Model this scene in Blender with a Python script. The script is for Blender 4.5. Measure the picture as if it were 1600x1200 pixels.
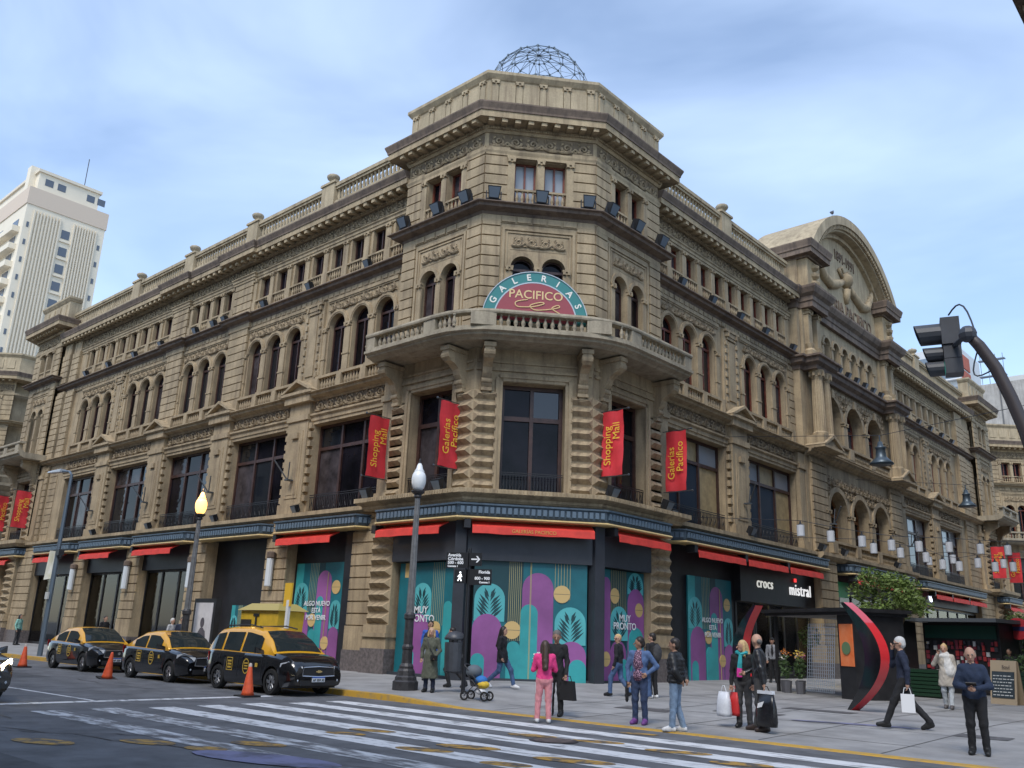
import bpy, bmesh, math, random
import numpy as np
from mathutils import Vector, Matrix
random.seed(7); np.random.seed(7)
for _o in list(bpy.data.objects): bpy.data.objects.remove(_o)
SC=bpy.context.scene; COL=SC.collection
R=math.radians
# ------------------------------------------------------------- camera
cam=bpy.data.cameras.new('camera'); cam_o=bpy.data.objects.new('camera',cam); COL.objects.link(cam_o)
cam.sensor_width=36.0; cam.lens=36.0*1366.3/1600.0; cam.clip_end=3000; cam.clip_start=.1
def cam_matrix(yaw,pitch,roll,loc):
    f=Vector((math.sin(yaw)*math.cos(pitch),math.cos(yaw)*math.cos(pitch),math.sin(pitch)))
    r=Vector((math.cos(yaw),-math.sin(yaw),0)); u=r.cross(f)
    r2=r*math.cos(roll)+u*math.sin(roll); u2=-r*math.sin(roll)+u*math.cos(roll)
    m=Matrix((r2,u2,-f)).transposed().to_4x4(); m.translation=loc; return m
cam_o.matrix_world=cam_matrix(-.7402,.2821,.0375,(19.234,-22.104,1.65))
SC.camera=cam_o
SC.render.resolution_x=1024; SC.render.resolution_y=768
# ------------------------------------------------------------- light
SUN_EL,SUN_AZ=52.0,158.0          # azimuth of the sun measured from +y towards +x
SKY_STRENGTH=.15; SUN_STRENGTH=1.5; EXPOSURE=.70
W=bpy.data.worlds.new('World'); SC.world=W; W.use_nodes=True
nt=W.node_tree; nt.nodes.clear()
def N(t,ty,**k):
    n=t.nodes.new(ty)
    for a,b in k.items(): setattr(n,a,b)
    return n
_out=N(nt,'ShaderNodeOutputWorld'); _bg=N(nt,'ShaderNodeBackground'); _sky=N(nt,'ShaderNodeTexSky')
_sky.sky_type='NISHITA'; _sky.sun_disc=False; _sky.sun_elevation=R(SUN_EL); _sky.sun_rotation=R(SUN_AZ)
_sky.air_density=1.0; _sky.dust_density=.6; _sky.ozone_density=1.6
_tc=N(nt,'ShaderNodeTexCoord'); _mp=N(nt,'ShaderNodeMapping'); _mp.inputs['Scale'].default_value=(1.0,1.4,3.2); _mp.inputs['Rotation'].default_value=(.3,.2,.9)
_n1=N(nt,'ShaderNodeTexNoise'); _n1.inputs['Scale'].default_value=1.7; _n1.inputs['Detail'].default_value=5; _n1.inputs['Roughness'].default_value=.5; _n1.inputs['Distortion'].default_value=.5
_cr=N(nt,'ShaderNodeValToRGB'); _cr.color_ramp.elements[0].position=.36; _cr.color_ramp.elements[0].color=(.09,.09,.09,1); _cr.color_ramp.elements[1].position=.80; _cr.color_ramp.elements[1].color=(.42,.42,.42,1)
_mx=N(nt,'ShaderNodeMixRGB'); _mx.inputs['Color2'].default_value=(6.3,7.6,9.6,1)
L_=nt.links.new
L_(_tc.outputs['Generated'],_mp.inputs['Vector']); L_(_mp.outputs['Vector'],_n1.inputs['Vector']); L_(_n1.outputs['Fac'],_cr.inputs['Fac'])
L_(_cr.outputs['Color'],_mx.inputs['Fac']); L_(_sky.outputs['Color'],_mx.inputs['Color1']); L_(_mx.outputs['Color'],_bg.inputs['Color'])
_bg.inputs['Strength'].default_value=SKY_STRENGTH; L_(_bg.outputs['Background'],_out.inputs['Surface'])
_sl=bpy.data.lights.new('sun','SUN'); _sl.energy=SUN_STRENGTH; _sl.angle=R(22); _sl.color=(1,.95,.88)
_so=bpy.data.objects.new('sun',_sl); COL.objects.link(_so)
_sd=Vector((math.sin(R(SUN_AZ))*math.cos(R(SUN_EL)),math.cos(R(SUN_AZ))*math.cos(R(SUN_EL)),math.sin(R(SUN_EL))))
_so.rotation_euler=_sd.to_track_quat('Z','Y').to_euler(); _so.location=_sd*80
vs=SC.view_settings; vs.view_transform='Standard'; vs.look='None'; vs.exposure=EXPOSURE; vs.gamma=1.0; vs.use_curve_mapping=False
# ------------------------------------------------------------- materials
MATS={}
def mat(name,col,rough=.7,metal=0.0,var=0.0,scale=3.0,bump=0.0,bscale=40.0,spec=.5,emit=None,estr=0.0,col2=None,contrast=(.35,.65),alpha=None,coat=0.0,stretch=None):
    if name in MATS: return MATS[name]
    m=bpy.data.materials.new(name); m.use_nodes=True; t=m.node_tree; b=t.nodes['Principled BSDF']
    b.inputs['Base Color'].default_value=(*col,1); b.inputs['Roughness'].default_value=rough; b.inputs['Metallic'].default_value=metal
    b.inputs['Specular IOR Level'].default_value=spec
    if coat: b.inputs['Coat Weight'].default_value=coat; b.inputs['Coat Roughness'].default_value=.05
    if emit: b.inputs['Emission Color'].default_value=(*emit,1); b.inputs['Emission Strength'].default_value=estr
    if var or col2:
        tc=N(t,'ShaderNodeTexCoord'); nz=N(t,'ShaderNodeTexNoise'); nz.inputs['Scale'].default_value=scale; nz.inputs['Detail'].default_value=6; nz.inputs['Roughness'].default_value=.62
        src=tc.outputs['Object']
        if stretch:
            mp=N(t,'ShaderNodeMapping'); mp.inputs['Scale'].default_value=stretch; t.links.new(src,mp.inputs['Vector']); src=mp.outputs['Vector']
        t.links.new(src,nz.inputs['Vector'])
        cr=N(t,'ShaderNodeValToRGB'); cr.color_ramp.elements[0].position=contrast[0]; cr.color_ramp.elements[1].position=contrast[1]
        c2=col2 if col2 else tuple(min(1,c*(1+var)) for c in col); c1=col if col2 else tuple(c*(1-var) for c in col)
        cr.color_ramp.elements[0].color=(*c1,1); cr.color_ramp.elements[1].color=(*c2,1)
        t.links.new(nz.outputs['Fac'],cr.inputs['Fac']); t.links.new(cr.outputs['Color'],b.inputs['Base Color'])
    if bump:
        tc=N(t,'ShaderNodeTexCoord'); nb=N(t,'ShaderNodeTexNoise'); nb.inputs['Scale'].default_value=bscale; nb.inputs['Detail'].default_value=5
        t.links.new(tc.outputs['Object'],nb.inputs['Vector']); bp=N(t,'ShaderNodeBump'); bp.inputs['Strength'].default_value=bump; bp.inputs['Distance'].default_value=.02
        t.links.new(nb.outputs['Fac'],bp.inputs['Height']); t.links.new(bp.outputs['Normal'],b.inputs['Normal'])
    MATS[name]=m; return m
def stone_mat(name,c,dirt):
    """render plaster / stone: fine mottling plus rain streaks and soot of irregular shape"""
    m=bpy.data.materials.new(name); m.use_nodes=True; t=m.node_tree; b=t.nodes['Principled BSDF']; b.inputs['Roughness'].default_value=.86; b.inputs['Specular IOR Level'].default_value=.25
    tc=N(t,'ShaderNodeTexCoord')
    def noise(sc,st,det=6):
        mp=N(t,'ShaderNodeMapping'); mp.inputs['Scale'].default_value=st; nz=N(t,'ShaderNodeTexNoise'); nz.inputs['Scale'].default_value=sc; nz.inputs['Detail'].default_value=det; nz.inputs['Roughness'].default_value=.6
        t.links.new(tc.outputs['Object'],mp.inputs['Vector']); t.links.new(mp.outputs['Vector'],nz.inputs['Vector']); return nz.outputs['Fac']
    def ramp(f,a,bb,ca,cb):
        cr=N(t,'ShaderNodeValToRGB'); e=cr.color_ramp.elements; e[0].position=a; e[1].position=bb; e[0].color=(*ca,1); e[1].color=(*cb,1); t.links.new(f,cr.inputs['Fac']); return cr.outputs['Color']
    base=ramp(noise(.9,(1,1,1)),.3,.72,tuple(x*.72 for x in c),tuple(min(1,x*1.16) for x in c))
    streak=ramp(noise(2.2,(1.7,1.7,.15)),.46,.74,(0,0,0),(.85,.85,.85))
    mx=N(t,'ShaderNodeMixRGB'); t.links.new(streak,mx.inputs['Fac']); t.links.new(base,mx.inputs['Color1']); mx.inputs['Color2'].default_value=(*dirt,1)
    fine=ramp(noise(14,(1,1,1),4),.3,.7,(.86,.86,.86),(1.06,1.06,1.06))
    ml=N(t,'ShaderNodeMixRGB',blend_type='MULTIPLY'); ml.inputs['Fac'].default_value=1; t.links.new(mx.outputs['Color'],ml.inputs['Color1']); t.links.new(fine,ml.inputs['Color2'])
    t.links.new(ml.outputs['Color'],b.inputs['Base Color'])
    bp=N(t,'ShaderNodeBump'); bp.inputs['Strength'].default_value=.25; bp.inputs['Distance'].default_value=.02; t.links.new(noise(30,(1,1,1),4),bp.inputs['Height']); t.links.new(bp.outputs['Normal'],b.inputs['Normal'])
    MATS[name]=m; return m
STONE=stone_mat('ochre_render',(.43,.335,.21),(.18,.134,.09))
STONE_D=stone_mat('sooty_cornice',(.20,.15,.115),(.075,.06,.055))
STONE_L=stone_mat('pale_render',(.44,.36,.24),(.22,.17,.115))
BALC=stone_mat('grey_balcony_stone',(.40,.345,.25),(.21,.175,.13))
GRANITE=mat('granite_plinth',(.13,.11,.105),.55,var=.35,scale=9)
WOOD=mat('dark_window_wood',(.055,.026,.02),.45,var=.3,scale=5)
FRZ=stone_mat('dark_frieze_ground',(.21,.16,.105),(.11,.085,.065))  # frieze background, set darker than the scrolls in front of it
REDWOOD=mat('red_brown_window_wood',(.16,.042,.024),.45,var=.3,scale=5)
GLASS=mat('dark_glass',(.007,.006,.009),.06,spec=.16,var=.7,scale=.7)
GLASS_B=mat('reflecting_glass',(.01,.012,.016),.04,spec=.6); GLASS_C=mat('curtained_dark_glass',(.05,.042,.045),.12,spec=.25,var=.5,scale=1.5)
GLASS_L=mat('curtained_glass',(.10,.10,.11),.10,spec=.6)
IRON=mat('black_iron',(.012,.012,.014),.5)
BLUEGREY=mat('blue_grey_canopy',(.055,.085,.115),.5,var=.25,scale=6)
GOLD=mat('gold_trim',(.50,.36,.15),.45,var=.15)
RED=mat('red_awning_canvas',(.66,.05,.035),.7,var=.16,scale=2.5)
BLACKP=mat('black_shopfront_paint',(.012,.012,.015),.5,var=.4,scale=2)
CHARC=mat('charcoal_shopfront_panel',(.035,.040,.05),.5,var=.15,scale=1.5)
# ------------------------------------------------------------- mesh helpers
class B:
    def __init__(s): s.v=[]; s.f=[]; s.m=[]
    def add(s,vs,fs,mi=0):
        o=len(s.v); s.v+= [tuple(p) for p in vs]; s.f+=[tuple(i+o for i in f) for f in fs]; s.m+=[mi]*len(fs); return s
    def quad(s,a,b,c,d,mi=0): return s.add([a,b,c,d],[(0,1,2,3)],mi)
    def hexa(s,p,mi=0):   # 8 points: bottom 0-3, top 4-7
        return s.add(p,[(3,2,1,0),(4,5,6,7),(0,1,5,4),(1,2,6,5),(2,3,7,6),(3,0,4,7)],mi)
    def box(s,x0,x1,y0,y1,z0,z1,mi=0):
        return s.hexa([(x0,y0,z0),(x1,y0,z0),(x1,y1,z0),(x0,y1,z0),(x0,y0,z1),(x1,y0,z1),(x1,y1,z1),(x0,y1,z1)],mi)
    def fbox(s,F,u0,u1,w0,w1,z0,z1,mi=0):
        return s.hexa([F(u0,w1,z0),F(u1,w1,z0),F(u1,w0,z0),F(u0,w0,z0),F(u0,w1,z1),F(u1,w1,z1),F(u1,w0,z1),F(u0,w0,z1)],mi)
    def lathe(s,prof,c=(0,0,0),n=10,mi=0,cap=True):
        vs=[];fs=[]
        for r,z in prof:
            for k in range(n):
                a=2*math.pi*k/n; vs.append((c[0]+r*math.cos(a),c[1]+r*math.sin(a),c[2]+z))
        for i in range(len(prof)-1):
            for k in range(n): fs.append((i*n+k,i*n+(k+1)%n,(i+1)*n+(k+1)%n,(i+1)*n+k))
        if cap: fs.append(tuple(range(n-1,-1,-1))); fs.append(tuple((len(prof)-1)*n+k for k in range(n)))
        return s.add(vs,fs,mi)
    def tube(s,pts,rad,n=6,mi=0,cap=True):
        pts=[Vector(p) for p in pts]; rads=rad if isinstance(rad,(list,tuple)) else [rad]*len(pts)
        vs=[];fs=[]; prev=None
        for i,p in enumerate(pts):
            t=(pts[min(i+1,len(pts)-1)]-pts[max(i-1,0)]).normalized()
            if prev is None:
                a=Vector((0,0,1)) if abs(t.z)<.9 else Vector((1,0,0)); x=t.cross(a).normalized()
            else: x=(prev-t*prev.dot(t)).normalized()
            prev=x; y=t.cross(x)
            for k in range(n):
                a=2*math.pi*k/n; vs.append(p+(x*math.cos(a)+y*math.sin(a))*rads[i])
        for i in range(len(pts)-1):
            for k in range(n): fs.append((i*n+k,i*n+(k+1)%n,(i+1)*n+(k+1)%n,(i+1)*n+k))
        if cap: fs.append(tuple(range(n-1,-1,-1))); fs.append(tuple((len(pts)-1)*n+k for k in range(n)))
        return s.add(vs,fs,mi)
    def sphere(s,c,r,n=8,m=6,mi=0,sz=1.0):
        prof=[(max(.001,r*math.sin(math.pi*i/m)),-r*sz*math.cos(math.pi*i/m)) for i in range(m+1)]
        return s.lathe(prof,c,n,mi,cap=False)
    def prism(s,poly,F,w0,w1,mi=0):
        """poly of (u,z) extruded from w0 (back) to w1 (front) in frame F"""
        n=len(poly); vs=[F(u,w0,z) for u,z in poly]+[F(u,w1,z) for u,z in poly]
        fs=[tuple(range(n-1,-1,-1)),tuple(range(n,2*n))]+[(i,(i+1)%n,n+(i+1)%n,n+i) for i in range(n)]
        return s.add(vs,fs,mi)
    def mesh(s,name,mats,smooth=False):
        me=bpy.data.meshes.new(name); me.from_pydata(s.v,[],s.f)
        for mm in (mats if isinstance(mats,(list,tuple)) else [mats]): me.materials.append(mm)
        if any(s.m): me.polygons.foreach_set('material_index',s.m)
        bm=bmesh.new(); bm.from_mesh(me); bmesh.ops.recalc_face_normals(bm,faces=bm.faces); bm.to_mesh(me); bm.free()
        if smooth: me.polygons.foreach_set('use_smooth',[True]*len(me.polygons))
        me.update(); return me
def put(name,me,parent=None,loc=(0,0,0),rot=(0,0,0),scale=(1,1,1),**tags):
    o=bpy.data.objects.new(name,me); COL.objects.link(o); o.location=loc; o.rotation_euler=rot; o.scale=scale
    if parent is not None: o.parent=parent
    for k,v in tags.items(): o[k]=v
    return o
def obj(name,b,mats,parent=None,smooth=False,**tags): return put(name,b.mesh(name,mats,smooth),parent,**tags)
def thing(name,label,cat,loc=(0,0,0),rotz=0,group=None,scale=1):
    o=bpy.data.objects.new(name,None); COL.objects.link(o); o.location=loc; o.rotation_euler=(0,0,rotz); o.scale=(scale,)*3; o.empty_display_size=.3
    o['label']=label; o['category']=cat
    if group: o['group']=group
    return o
def smooth_by_angle(o,ang=40):
    me=o.data
    me.polygons.foreach_set('use_smooth',[True]*len(me.polygons))
    bm=bmesh.new(); bm.from_mesh(me)
    for e in bm.edges:
        if len(e.link_faces)==2: e.smooth=e.calc_face_angle(0)<R(ang)
    bm.to_mesh(me); bm.free(); return o
def copy_tree(o,parent=None):
    c=o.copy(); COL.objects.link(c)
    if parent is not None: c.parent=parent
    for ch in o.children: copy_tree(ch,c)
    return c
class Frame:
    """facade frame: u along the wall, w outwards, z up; n = (ty,-tx)"""
    def __init__(s,ox,oy,tx,ty): s.o=(ox,oy); s.t=(tx,ty); s.n=(ty,-tx); s.rz=math.atan2(ty,tx)
    def __call__(s,u,w,z): return (s.o[0]+u*s.t[0]+w*s.n[0], s.o[1]+u*s.t[1]+w*s.n[1], z)
def offset_path(path,w):
    P=[Vector(p) for p in path]; out=[]
    for i,p in enumerate(P):
        ns=[]
        for a,b in ((i-1,i),(i,i+1)):
            if a>=0 and b<len(P):
                t=(P[b]-P[a]).normalized(); ns.append(Vector((t.y,-t.x)))
        if len(ns)==1: out.append(p+ns[0]*w)
        else:
            m=(ns[0]+ns[1]); d=1+ns[0].dot(ns[1]); out.append(p+m*(w/max(d,.15)))
    return out
def sweep(b,path,prof,mi=0,cap=True):
    """closed profile of (w,z) swept along a plan path (list of (x,y)), mitred"""
    n=len(prof); rows=[offset_path(path,w) for w,z in prof]; vs=[];fs=[]
    for i in range(len(path)):
        for j in range(n): vs.append((rows[j][i].x,rows[j][i].y,prof[j][1]))
    for i in range(len(path)-1):
        for j in range(n): fs.append((i*n+j,i*n+(j+1)%n,(i+1)*n+(j+1)%n,(i+1)*n+j))
    if cap: fs.append(tuple(range(n))); fs.append(tuple((len(path)-1)*n+j for j in range(n-1,-1,-1)))
    return b.add(vs,fs,mi)
def wall(b,F,u0,u1,z0,z1,ops,w=0.0,depth=.5,mi=0):
    """wall face with real openings and reveals. ops: (ua,ub,za,zb,arched); arched: zb is the springing height"""
    ops=sorted(ops); cur=u0
    q=lambda a,c,za,zb: b.quad(F(a,w,za),F(c,w,za),F(c,w,zb),F(a,w,zb),mi) if c-a>1e-4 and zb-za>1e-4 else None
    for (a,c,za,zb,ar) in ops:
        q(cur,a,z0,z1); q(a,c,z0,za)
        if ar:
            r=(c-a)/2; k=12; arc=[(a+r-r*math.cos(math.pi*i/k),zb+r*math.sin(math.pi*i/k)) for i in range(k+1)]
            for i in range(k):
                (p,zp),(s_,zs)=arc[i],arc[i+1]; b.quad(F(p,w,zp),F(s_,w,zs),F(s_,w,z1),F(p,w,z1),mi)
            edge=[(a,za)]+arc+[(c,za)]
        else:
            q(a,c,zb,z1); edge=[(a,za),(a,zb),(c,zb),(c,za)]
        for i in range(len(edge)):
            (p,zp),(s_,zs)=edge[i],edge[(i+1)%len(edge)]
            b.quad(F(p,w,zp),F(s_,w,zs),F(s_,w-depth,zs),F(p,w-depth,zp),mi)
        cur=c
    q(cur,u1,z0,z1)
TXT={}
def text_mesh(s,size,extr=.004,align='CENTER',space=1.0,bold=0.0):
    key=(s,size,extr,align,space,bold)
    if key in TXT: return TXT[key]
    cu=bpy.data.curves.new('txt','FONT'); cu.body=s; cu.size=size; cu.extrude=extr; cu.align_x=align; cu.align_y='CENTER'; cu.resolution_u=3; cu.space_character=space; cu.offset=bold; cu.space_line=.85
    o=bpy.data.objects.new('txt',cu); COL.objects.link(o); dg=bpy.context.evaluated_depsgraph_get(); dg.update()
    me=bpy.data.meshes.new_from_object(o.evaluated_get(dg)); bpy.data.objects.remove(o); bpy.data.curves.remove(cu); me.materials.clear(); TXT[key]=me; return me
def text(name,s,size,m,F,u,w,z,parent,roll=0.0,space=1.0,extr=.004,bold=0.0,align='CENTER',sx=1.0):
    """lettering lying on facade frame F at (u,w,z), reading along u"""
    me=text_mesh(s,size,extr,align,space,bold).copy(); me.materials.append(m)
    o=bpy.data.objects.new(name,me); COL.objects.link(o)
    mx=Matrix(((F.t[0],0,F.n[0]),(F.t[1],0,F.n[1]),(0,1,0))).to_4x4(); mx.translation=F(u,w,z)
    if parent is not None: o.parent=parent
    o.matrix_basis=mx@Matrix.Rotation(roll,4,'Z')@Matrix.Diagonal((sx,1,1,1))
    return o
# ============================================================= ground sheets
ASPH=mat('asphalt',(.12,.122,.128),.85,var=.3,scale=1.3,bump=.5,bscale=70)
PAVE=mat('pavement_concrete',(.27,.265,.26),.85,var=.2,scale=.9,bump=.2,bscale=50)
b=B(); b.quad((-900,-900,-.012),(900,-900,-.012),(900,900,-.012),(-900,900,-.012)); obj('ground',b,PAVE,kind='structure')
b=B(); b.quad((-400,-20.3,0),(400,-20.3,0),(400,-6.6,0),(-400,-6.6,0)); ROAD=obj('road',b,ASPH,kind='structure')
def zwalk(x): return .14 if x<1.2 else (.14-.12*min(1,(x-1.2)/2.6))
b=B(); xs=[-300,-60,-30,-10,0,1.2,1.8,2.4,3.0,3.8,6,10,16,30,300]
def zg(x,y): return zwalk(x)+.02*max(0,min(7.0,y+6.42)) if y>-6.5 else 0.0
for a,c in zip(xs[:-1],xs[1:]):
    for y0,y1 in ((-6.42,.58),(.58,90)): b.quad((a,y0,zg(a,y0)),(c,y0,zg(c,y0)),(c,y1,zg(c,y1)),(a,y1,zg(a,y1)))
SIDEWALK=obj('sidewalk',b,PAVE,kind='structure')
YEL=mat('worn_yellow_kerb_paint',(.50,.29,.035),.75,col2=(.24,.19,.12),scale=5,contrast=(.45,.75))
b=B()
for a,c in zip(xs[:-1],xs[1:]):
    za,zc=zwalk(a)+.004,zwalk(c)+.004
    b.quad((a,-6.42,za),(c,-6.42,zc),(c,-6.62,zc-.006),(a,-6.62,za-.006)); b.quad((a,-6.62,za-.006),(c,-6.62,zc-.006),(c,-6.64,0),(a,-6.64,0))
obj('kerb',b,YEL,SIDEWALK)
b=B(); b.quad((-300,-60,.10),(300,-60,.10),(300,-20.5,.10),(-300,-20.5,.10)); b.quad((-300,-20.5,.10),(300,-20.5,.10),(300,-20.5,0),(-300,-20.5,0)); obj('opposite_sidewalk',b,PAVE,kind='structure')
# paving joints on the pedestrian street (thin dark grooves as strips)
JOINT=mat('paving_joint',(.09,.088,.085),.9)
b=B()
for k in range(14):
    y=-4.9+k*2.4; z=zg(9,y)+.004; b.quad((3.8,y,z),(13.6,y,z),(13.6,y+.03,z),(3.8,y+.03,z))
for k in range(5):
    x=4.6+k*2.2; z0,z1=zg(9,-6.3)+.0045,zg(9,5)+.0045; b.quad((x,-6.3,z0),(x+.03,-6.3,z0),(x+.03,.58,z1),(x,.58,z1)); b.quad((x,.58,z1),(x+.03,.58,z1),(x+.03,40,z1),(x,40,z1))
obj('paving_joints',b,JOINT,SIDEWALK)
def disc(b,cx,cy,rx,ry,z,n=20,rot=0,mi=0):
    p=[(cx+rx*math.cos(t)*math.cos(rot)-ry*math.sin(t)*math.sin(rot),cy+rx*math.cos(t)*math.sin(rot)+ry*math.sin(t)*math.cos(rot),z) for t in [2*math.pi*i/n for i in range(n)]]
    b.add(p,[tuple(range(n))],mi)
WPAINT=mat('worn_white_road_paint',(.68,.68,.68),.7,col2=(.15,.15,.155),scale=3.4,contrast=(.50,.66),stretch=(.5,1.7,1))
WPAINT2=mat('heavily_worn_white_road_paint',(.60,.61,.62),.7,col2=(.13,.13,.135),scale=3.0,contrast=(.40,.56),stretch=(.5,1.7,1))
YPAINT=mat('worn_yellow_road_paint',(.46,.26,.045),.75,col2=(.085,.08,.075),scale=4.2,contrast=(.42,.6))
LPAINT=mat('worn_lilac_road_paint',(.20,.20,.32),.8,col2=(.07,.07,.08),scale=2.0,contrast=(.45,.7))
for k in range(7):
    y=-7.75-k*1.13; x0=.9+.12*math.sin(k*2.1); b=B(); wp=WPAINT if k<5 else WPAINT2
    b.quad((x0,y-.56,.004),(26,y-.56,.004),(26,y,.004),(x0,y,.004)); obj('crosswalk_stripe',b,wp,ROAD)
b=B(); b.quad((-.75,-20,.004),(-.42,-20,.004),(-.85,-8.6,.004),(-1.18,-8.6,.004)); obj('stop_line',b,WPAINT,ROAD)
b=B(); b.quad((-14,-13.6,.004),(-.9,-13.1,.004),(-.9,-13.0,.004),(-14,-13.45,.004)); obj('lane_line',b,WPAINT,ROAD)
for (x,y,rx,ry) in ((6.24,-15.43,.62,.3),(5.5,-16.6,.7,.32),(7.3,-15.1,.45,.26),(7.2,-14.2,.62,.28),(6.56,-11.5,.6,.25),(6.7,-12.2,.5,.22),(8.97,-12.5,.62,.28),(9.1,-11.7,.7,.3),(8.52,-9.5,.6,.25),(10.7,-12.6,.5,.24),(11.0,-11.5,.8,.3),(9.34,-7.4,.5,.2),(11.3,-9.2,.7,.28),(9.73,-9.2,.6,.25),(12.6,-9.6,.6,.28)):
    b=B(); disc(b,x,y,rx*.78,ry*.8,.008,18,.35); obj('painted_dot',b,YPAINT,ROAD)
for (x,y,rx,ry) in ((8.6,-15.0,1.2,.42),(11.4,-14.1,1.2,.4),(11.5,-1.9,1.6,.2)):
    b=B(); disc(b,x,y,rx,ry,.012 if y<-6 else zg(x,y)+.006,18,.3); obj('lilac_paint_patch',b,LPAINT,ROAD if y<-6 else SIDEWALK)
PATCH=mat('asphalt_patch',(.075,.076,.08),.9,var=.3,scale=2,bump=.4,bscale=60); TAR=mat('tar_seam',(.02,.02,.022),.6)
for i,(x0,x1,y0,y1) in enumerate(((-16,-9.5,-12.6,-10.6),(2.5,9,-19.6,-17.4),(13,19,-17.2,-15.9))):
    b=B(); b.quad((x0,y0,.003),(x1,y0+.2,.003),(x1-.2,y1,.003),(x0+.1,y1-.1,.003)); obj('asphalt_patch',b,PATCH,ROAD)
random.seed(11)
for (xa,ya,xb,yb) in ((-12,-14.5,2,-15.8),(3,-16.6,14,-13.0),(-4,-10.2,-20,-10.9),(12,-16.5,17,-8),(1.5,-19,6,-14.5)):
    n=24; pts=[(xa+(xb-xa)*i/n+random.gauss(0,.06),ya+(yb-ya)*i/n+random.gauss(0,.06)) for i in range(n+1)]; b=B()
    for (p,q),(r_,t_) in zip(pts[:-1],pts[1:]): w_=random.uniform(.008,.022); b.quad((p,q-w_,.0062),(r_,t_-w_,.0062),(r_,t_+w_,.0062),(p,q+w_,.0062))
    obj('tar_seam',b,TAR,ROAD)
b=B(); disc(b,9.25,-9.8,.42,.42,.0125,24); MANH=thing('manhole_cover','round iron manhole cover among the crosswalk stripes','manhole cover',(0,0,0)); obj('rim',b,mat('manhole_iron',(.045,.04,.04),.6,var=.3),MANH)
b=B(); disc(b,9.25,-9.8,.34,.34,.0165,24); obj('lid',b,mat('manhole_lid',(.11,.085,.075),.7,var=.4,scale=8),MANH)
for (x,y,sx,sy) in ((6.6,-3.0,.75,.32),(8.6,-1.6,.8,.35),(9.4,.6,.9,.3),(13.9,-2.2,.5,.3)):
    b=B(); b.quad(*[(x+a*sx,y+c*sy,zg(x,y+c*sy)+.008) for a,c in ((-1,-1),(1,-1),(1,1),(-1,1))]); obj('utility_cover',b,mat('utility_cover_iron',(.09,.085,.085),.7,var=.3,scale=7),SIDEWALK)

# ============================================================= the arcade building
BLD=thing('arcade_building','ochre stone nineteenth-century shopping arcade with chamfered corner tower, arched windows and red awnings','building')
FL=Frame(0,0,1,0); FR=Frame(0,0,0,1)
LV=(-2.35,-.5); RV=(.5,2.85); CLEN=math.hypot(RV[0]-LV[0],RV[1]-LV[1]); FC=Frame(*LV,(RV[0]-LV[0])/CLEN,(RV[1]-LV[1])/CLEN)
PAV=[(-6.85,.2),(-6.85,-.5),LV,RV,(.5,7.4),(-.2,7.4)]
PCORE=[(-6.85,-.5),LV,RV,(.5,7.4)]
def part(name,b,m,parent=None,smooth=False,**t): return obj(name,b,m,parent or BLD,smooth,**t)
# shared little meshes -------------------------------------------------
def baluster_mesh(h,r,n=7):
    p=[(.75*r,0),(.75*r,.08*h),(.45*r,.12*h),(.95*r,.30*h),(r,.38*h),(.8*r,.52*h),(.42*r,.78*h),(.4*r,.86*h),(.75*r,.90*h),(.75*r,h)]
    return B().lathe(p,n=n)
def scroll_unit(L=.62,h=.5):
    b=B()
    pts=[]
    for i in range(15):
        a=i/14*2*math.pi*1.35; rr=h*.42*(1-i/14*.78); pts.append((L*.5+rr*math.cos(a+math.pi),-.03,h*.5+rr*math.sin(a+math.pi)))
    b.tube(pts,[.058-.0022*i for i in range(15)],5)
    b.tube([(0,-.03,h*.15),(L*.2,-.035,h*.08),(L*.5,-.03,h*.06),(L*.8,-.03,h*.2),(L,-.03,h*.5)],[.04,.052,.045,.045,.03],5)
    for (x,z,a,l) in ((L*.15,h*.7,.9,.16),(L*.82,h*.78,2.0,.17),(L*.92,h*.25,-.5,.15),(L*.5,h*.5,.3,.1)):
        d=(math.cos(a),math.sin(a)); b.add([(x,-.01,z),(x+d[0]*l*.5-d[1]*.05,-.06,z+d[1]*l*.5+d[0]*.05),(x+d[0]*l,-.02,z+d[1]*l),(x+d[0]*l*.5+d[1]*.05,-.06,z+d[1]*l*.5-d[0]*.05)],[(0,1,2,3)])
    return b
SCROLL=scroll_unit().mesh('scroll_relief',STONE)
SCROLL_S=scroll_unit(.5,.36).mesh('scroll_relief_small',STONE)
MODIL=B().box(-.11,.11,-.50,0,-.13,0).box(-.11,.11,-.50,-.34,-.19,-.13).mesh('modillion',STONE)
BAL_L=baluster_mesh(.48,.085).mesh('baluster',BALC,True); BAL_M=baluster_mesh(.56,.08).mesh('baluster_m',STONE,True)
def quoin_mesh(w,h,d):
    i=min(w*.2,.16); b=B()
    b.add([(0,0,0),(w,0,0),(w,0,h),(0,0,h),(i,-d,h*.5),(w-i,-d,h*.5)],[(0,1,5,4),(1,2,5),(2,3,4,5),(3,0,4),(3,2,1,0)])
    return b.mesh('quoin_stone',STONE)
QC={}
def quoins(F,u0,u1,w,z0,z1,parent,pitch=.415,d=.17):
    k=(round(u1-u0,2),round(d,2),pitch)
    if k not in QC: QC[k]=quoin_mesh(u1-u0,pitch*.82,d)
    z=z0
    while z+pitch*.82<=z1+.02: put('quoin_stone',QC[k],parent,F(u0,w,z),(0,0,F.rz)); z+=pitch
def frieze(F,u0,u1,w,z,parent,me=SCROLL,L=.62):
    n=max(1,int((u1-u0)/L)); s=(u1-u0)/n/L
    for i in range(n):
        fl=1 if i%2==0 else -1
        o=put('scroll_relief',me,parent,F(u0+(i if fl>0 else i+1)*L*s,w,z),(0,0,F.rz),(s*fl,1,1))
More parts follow.
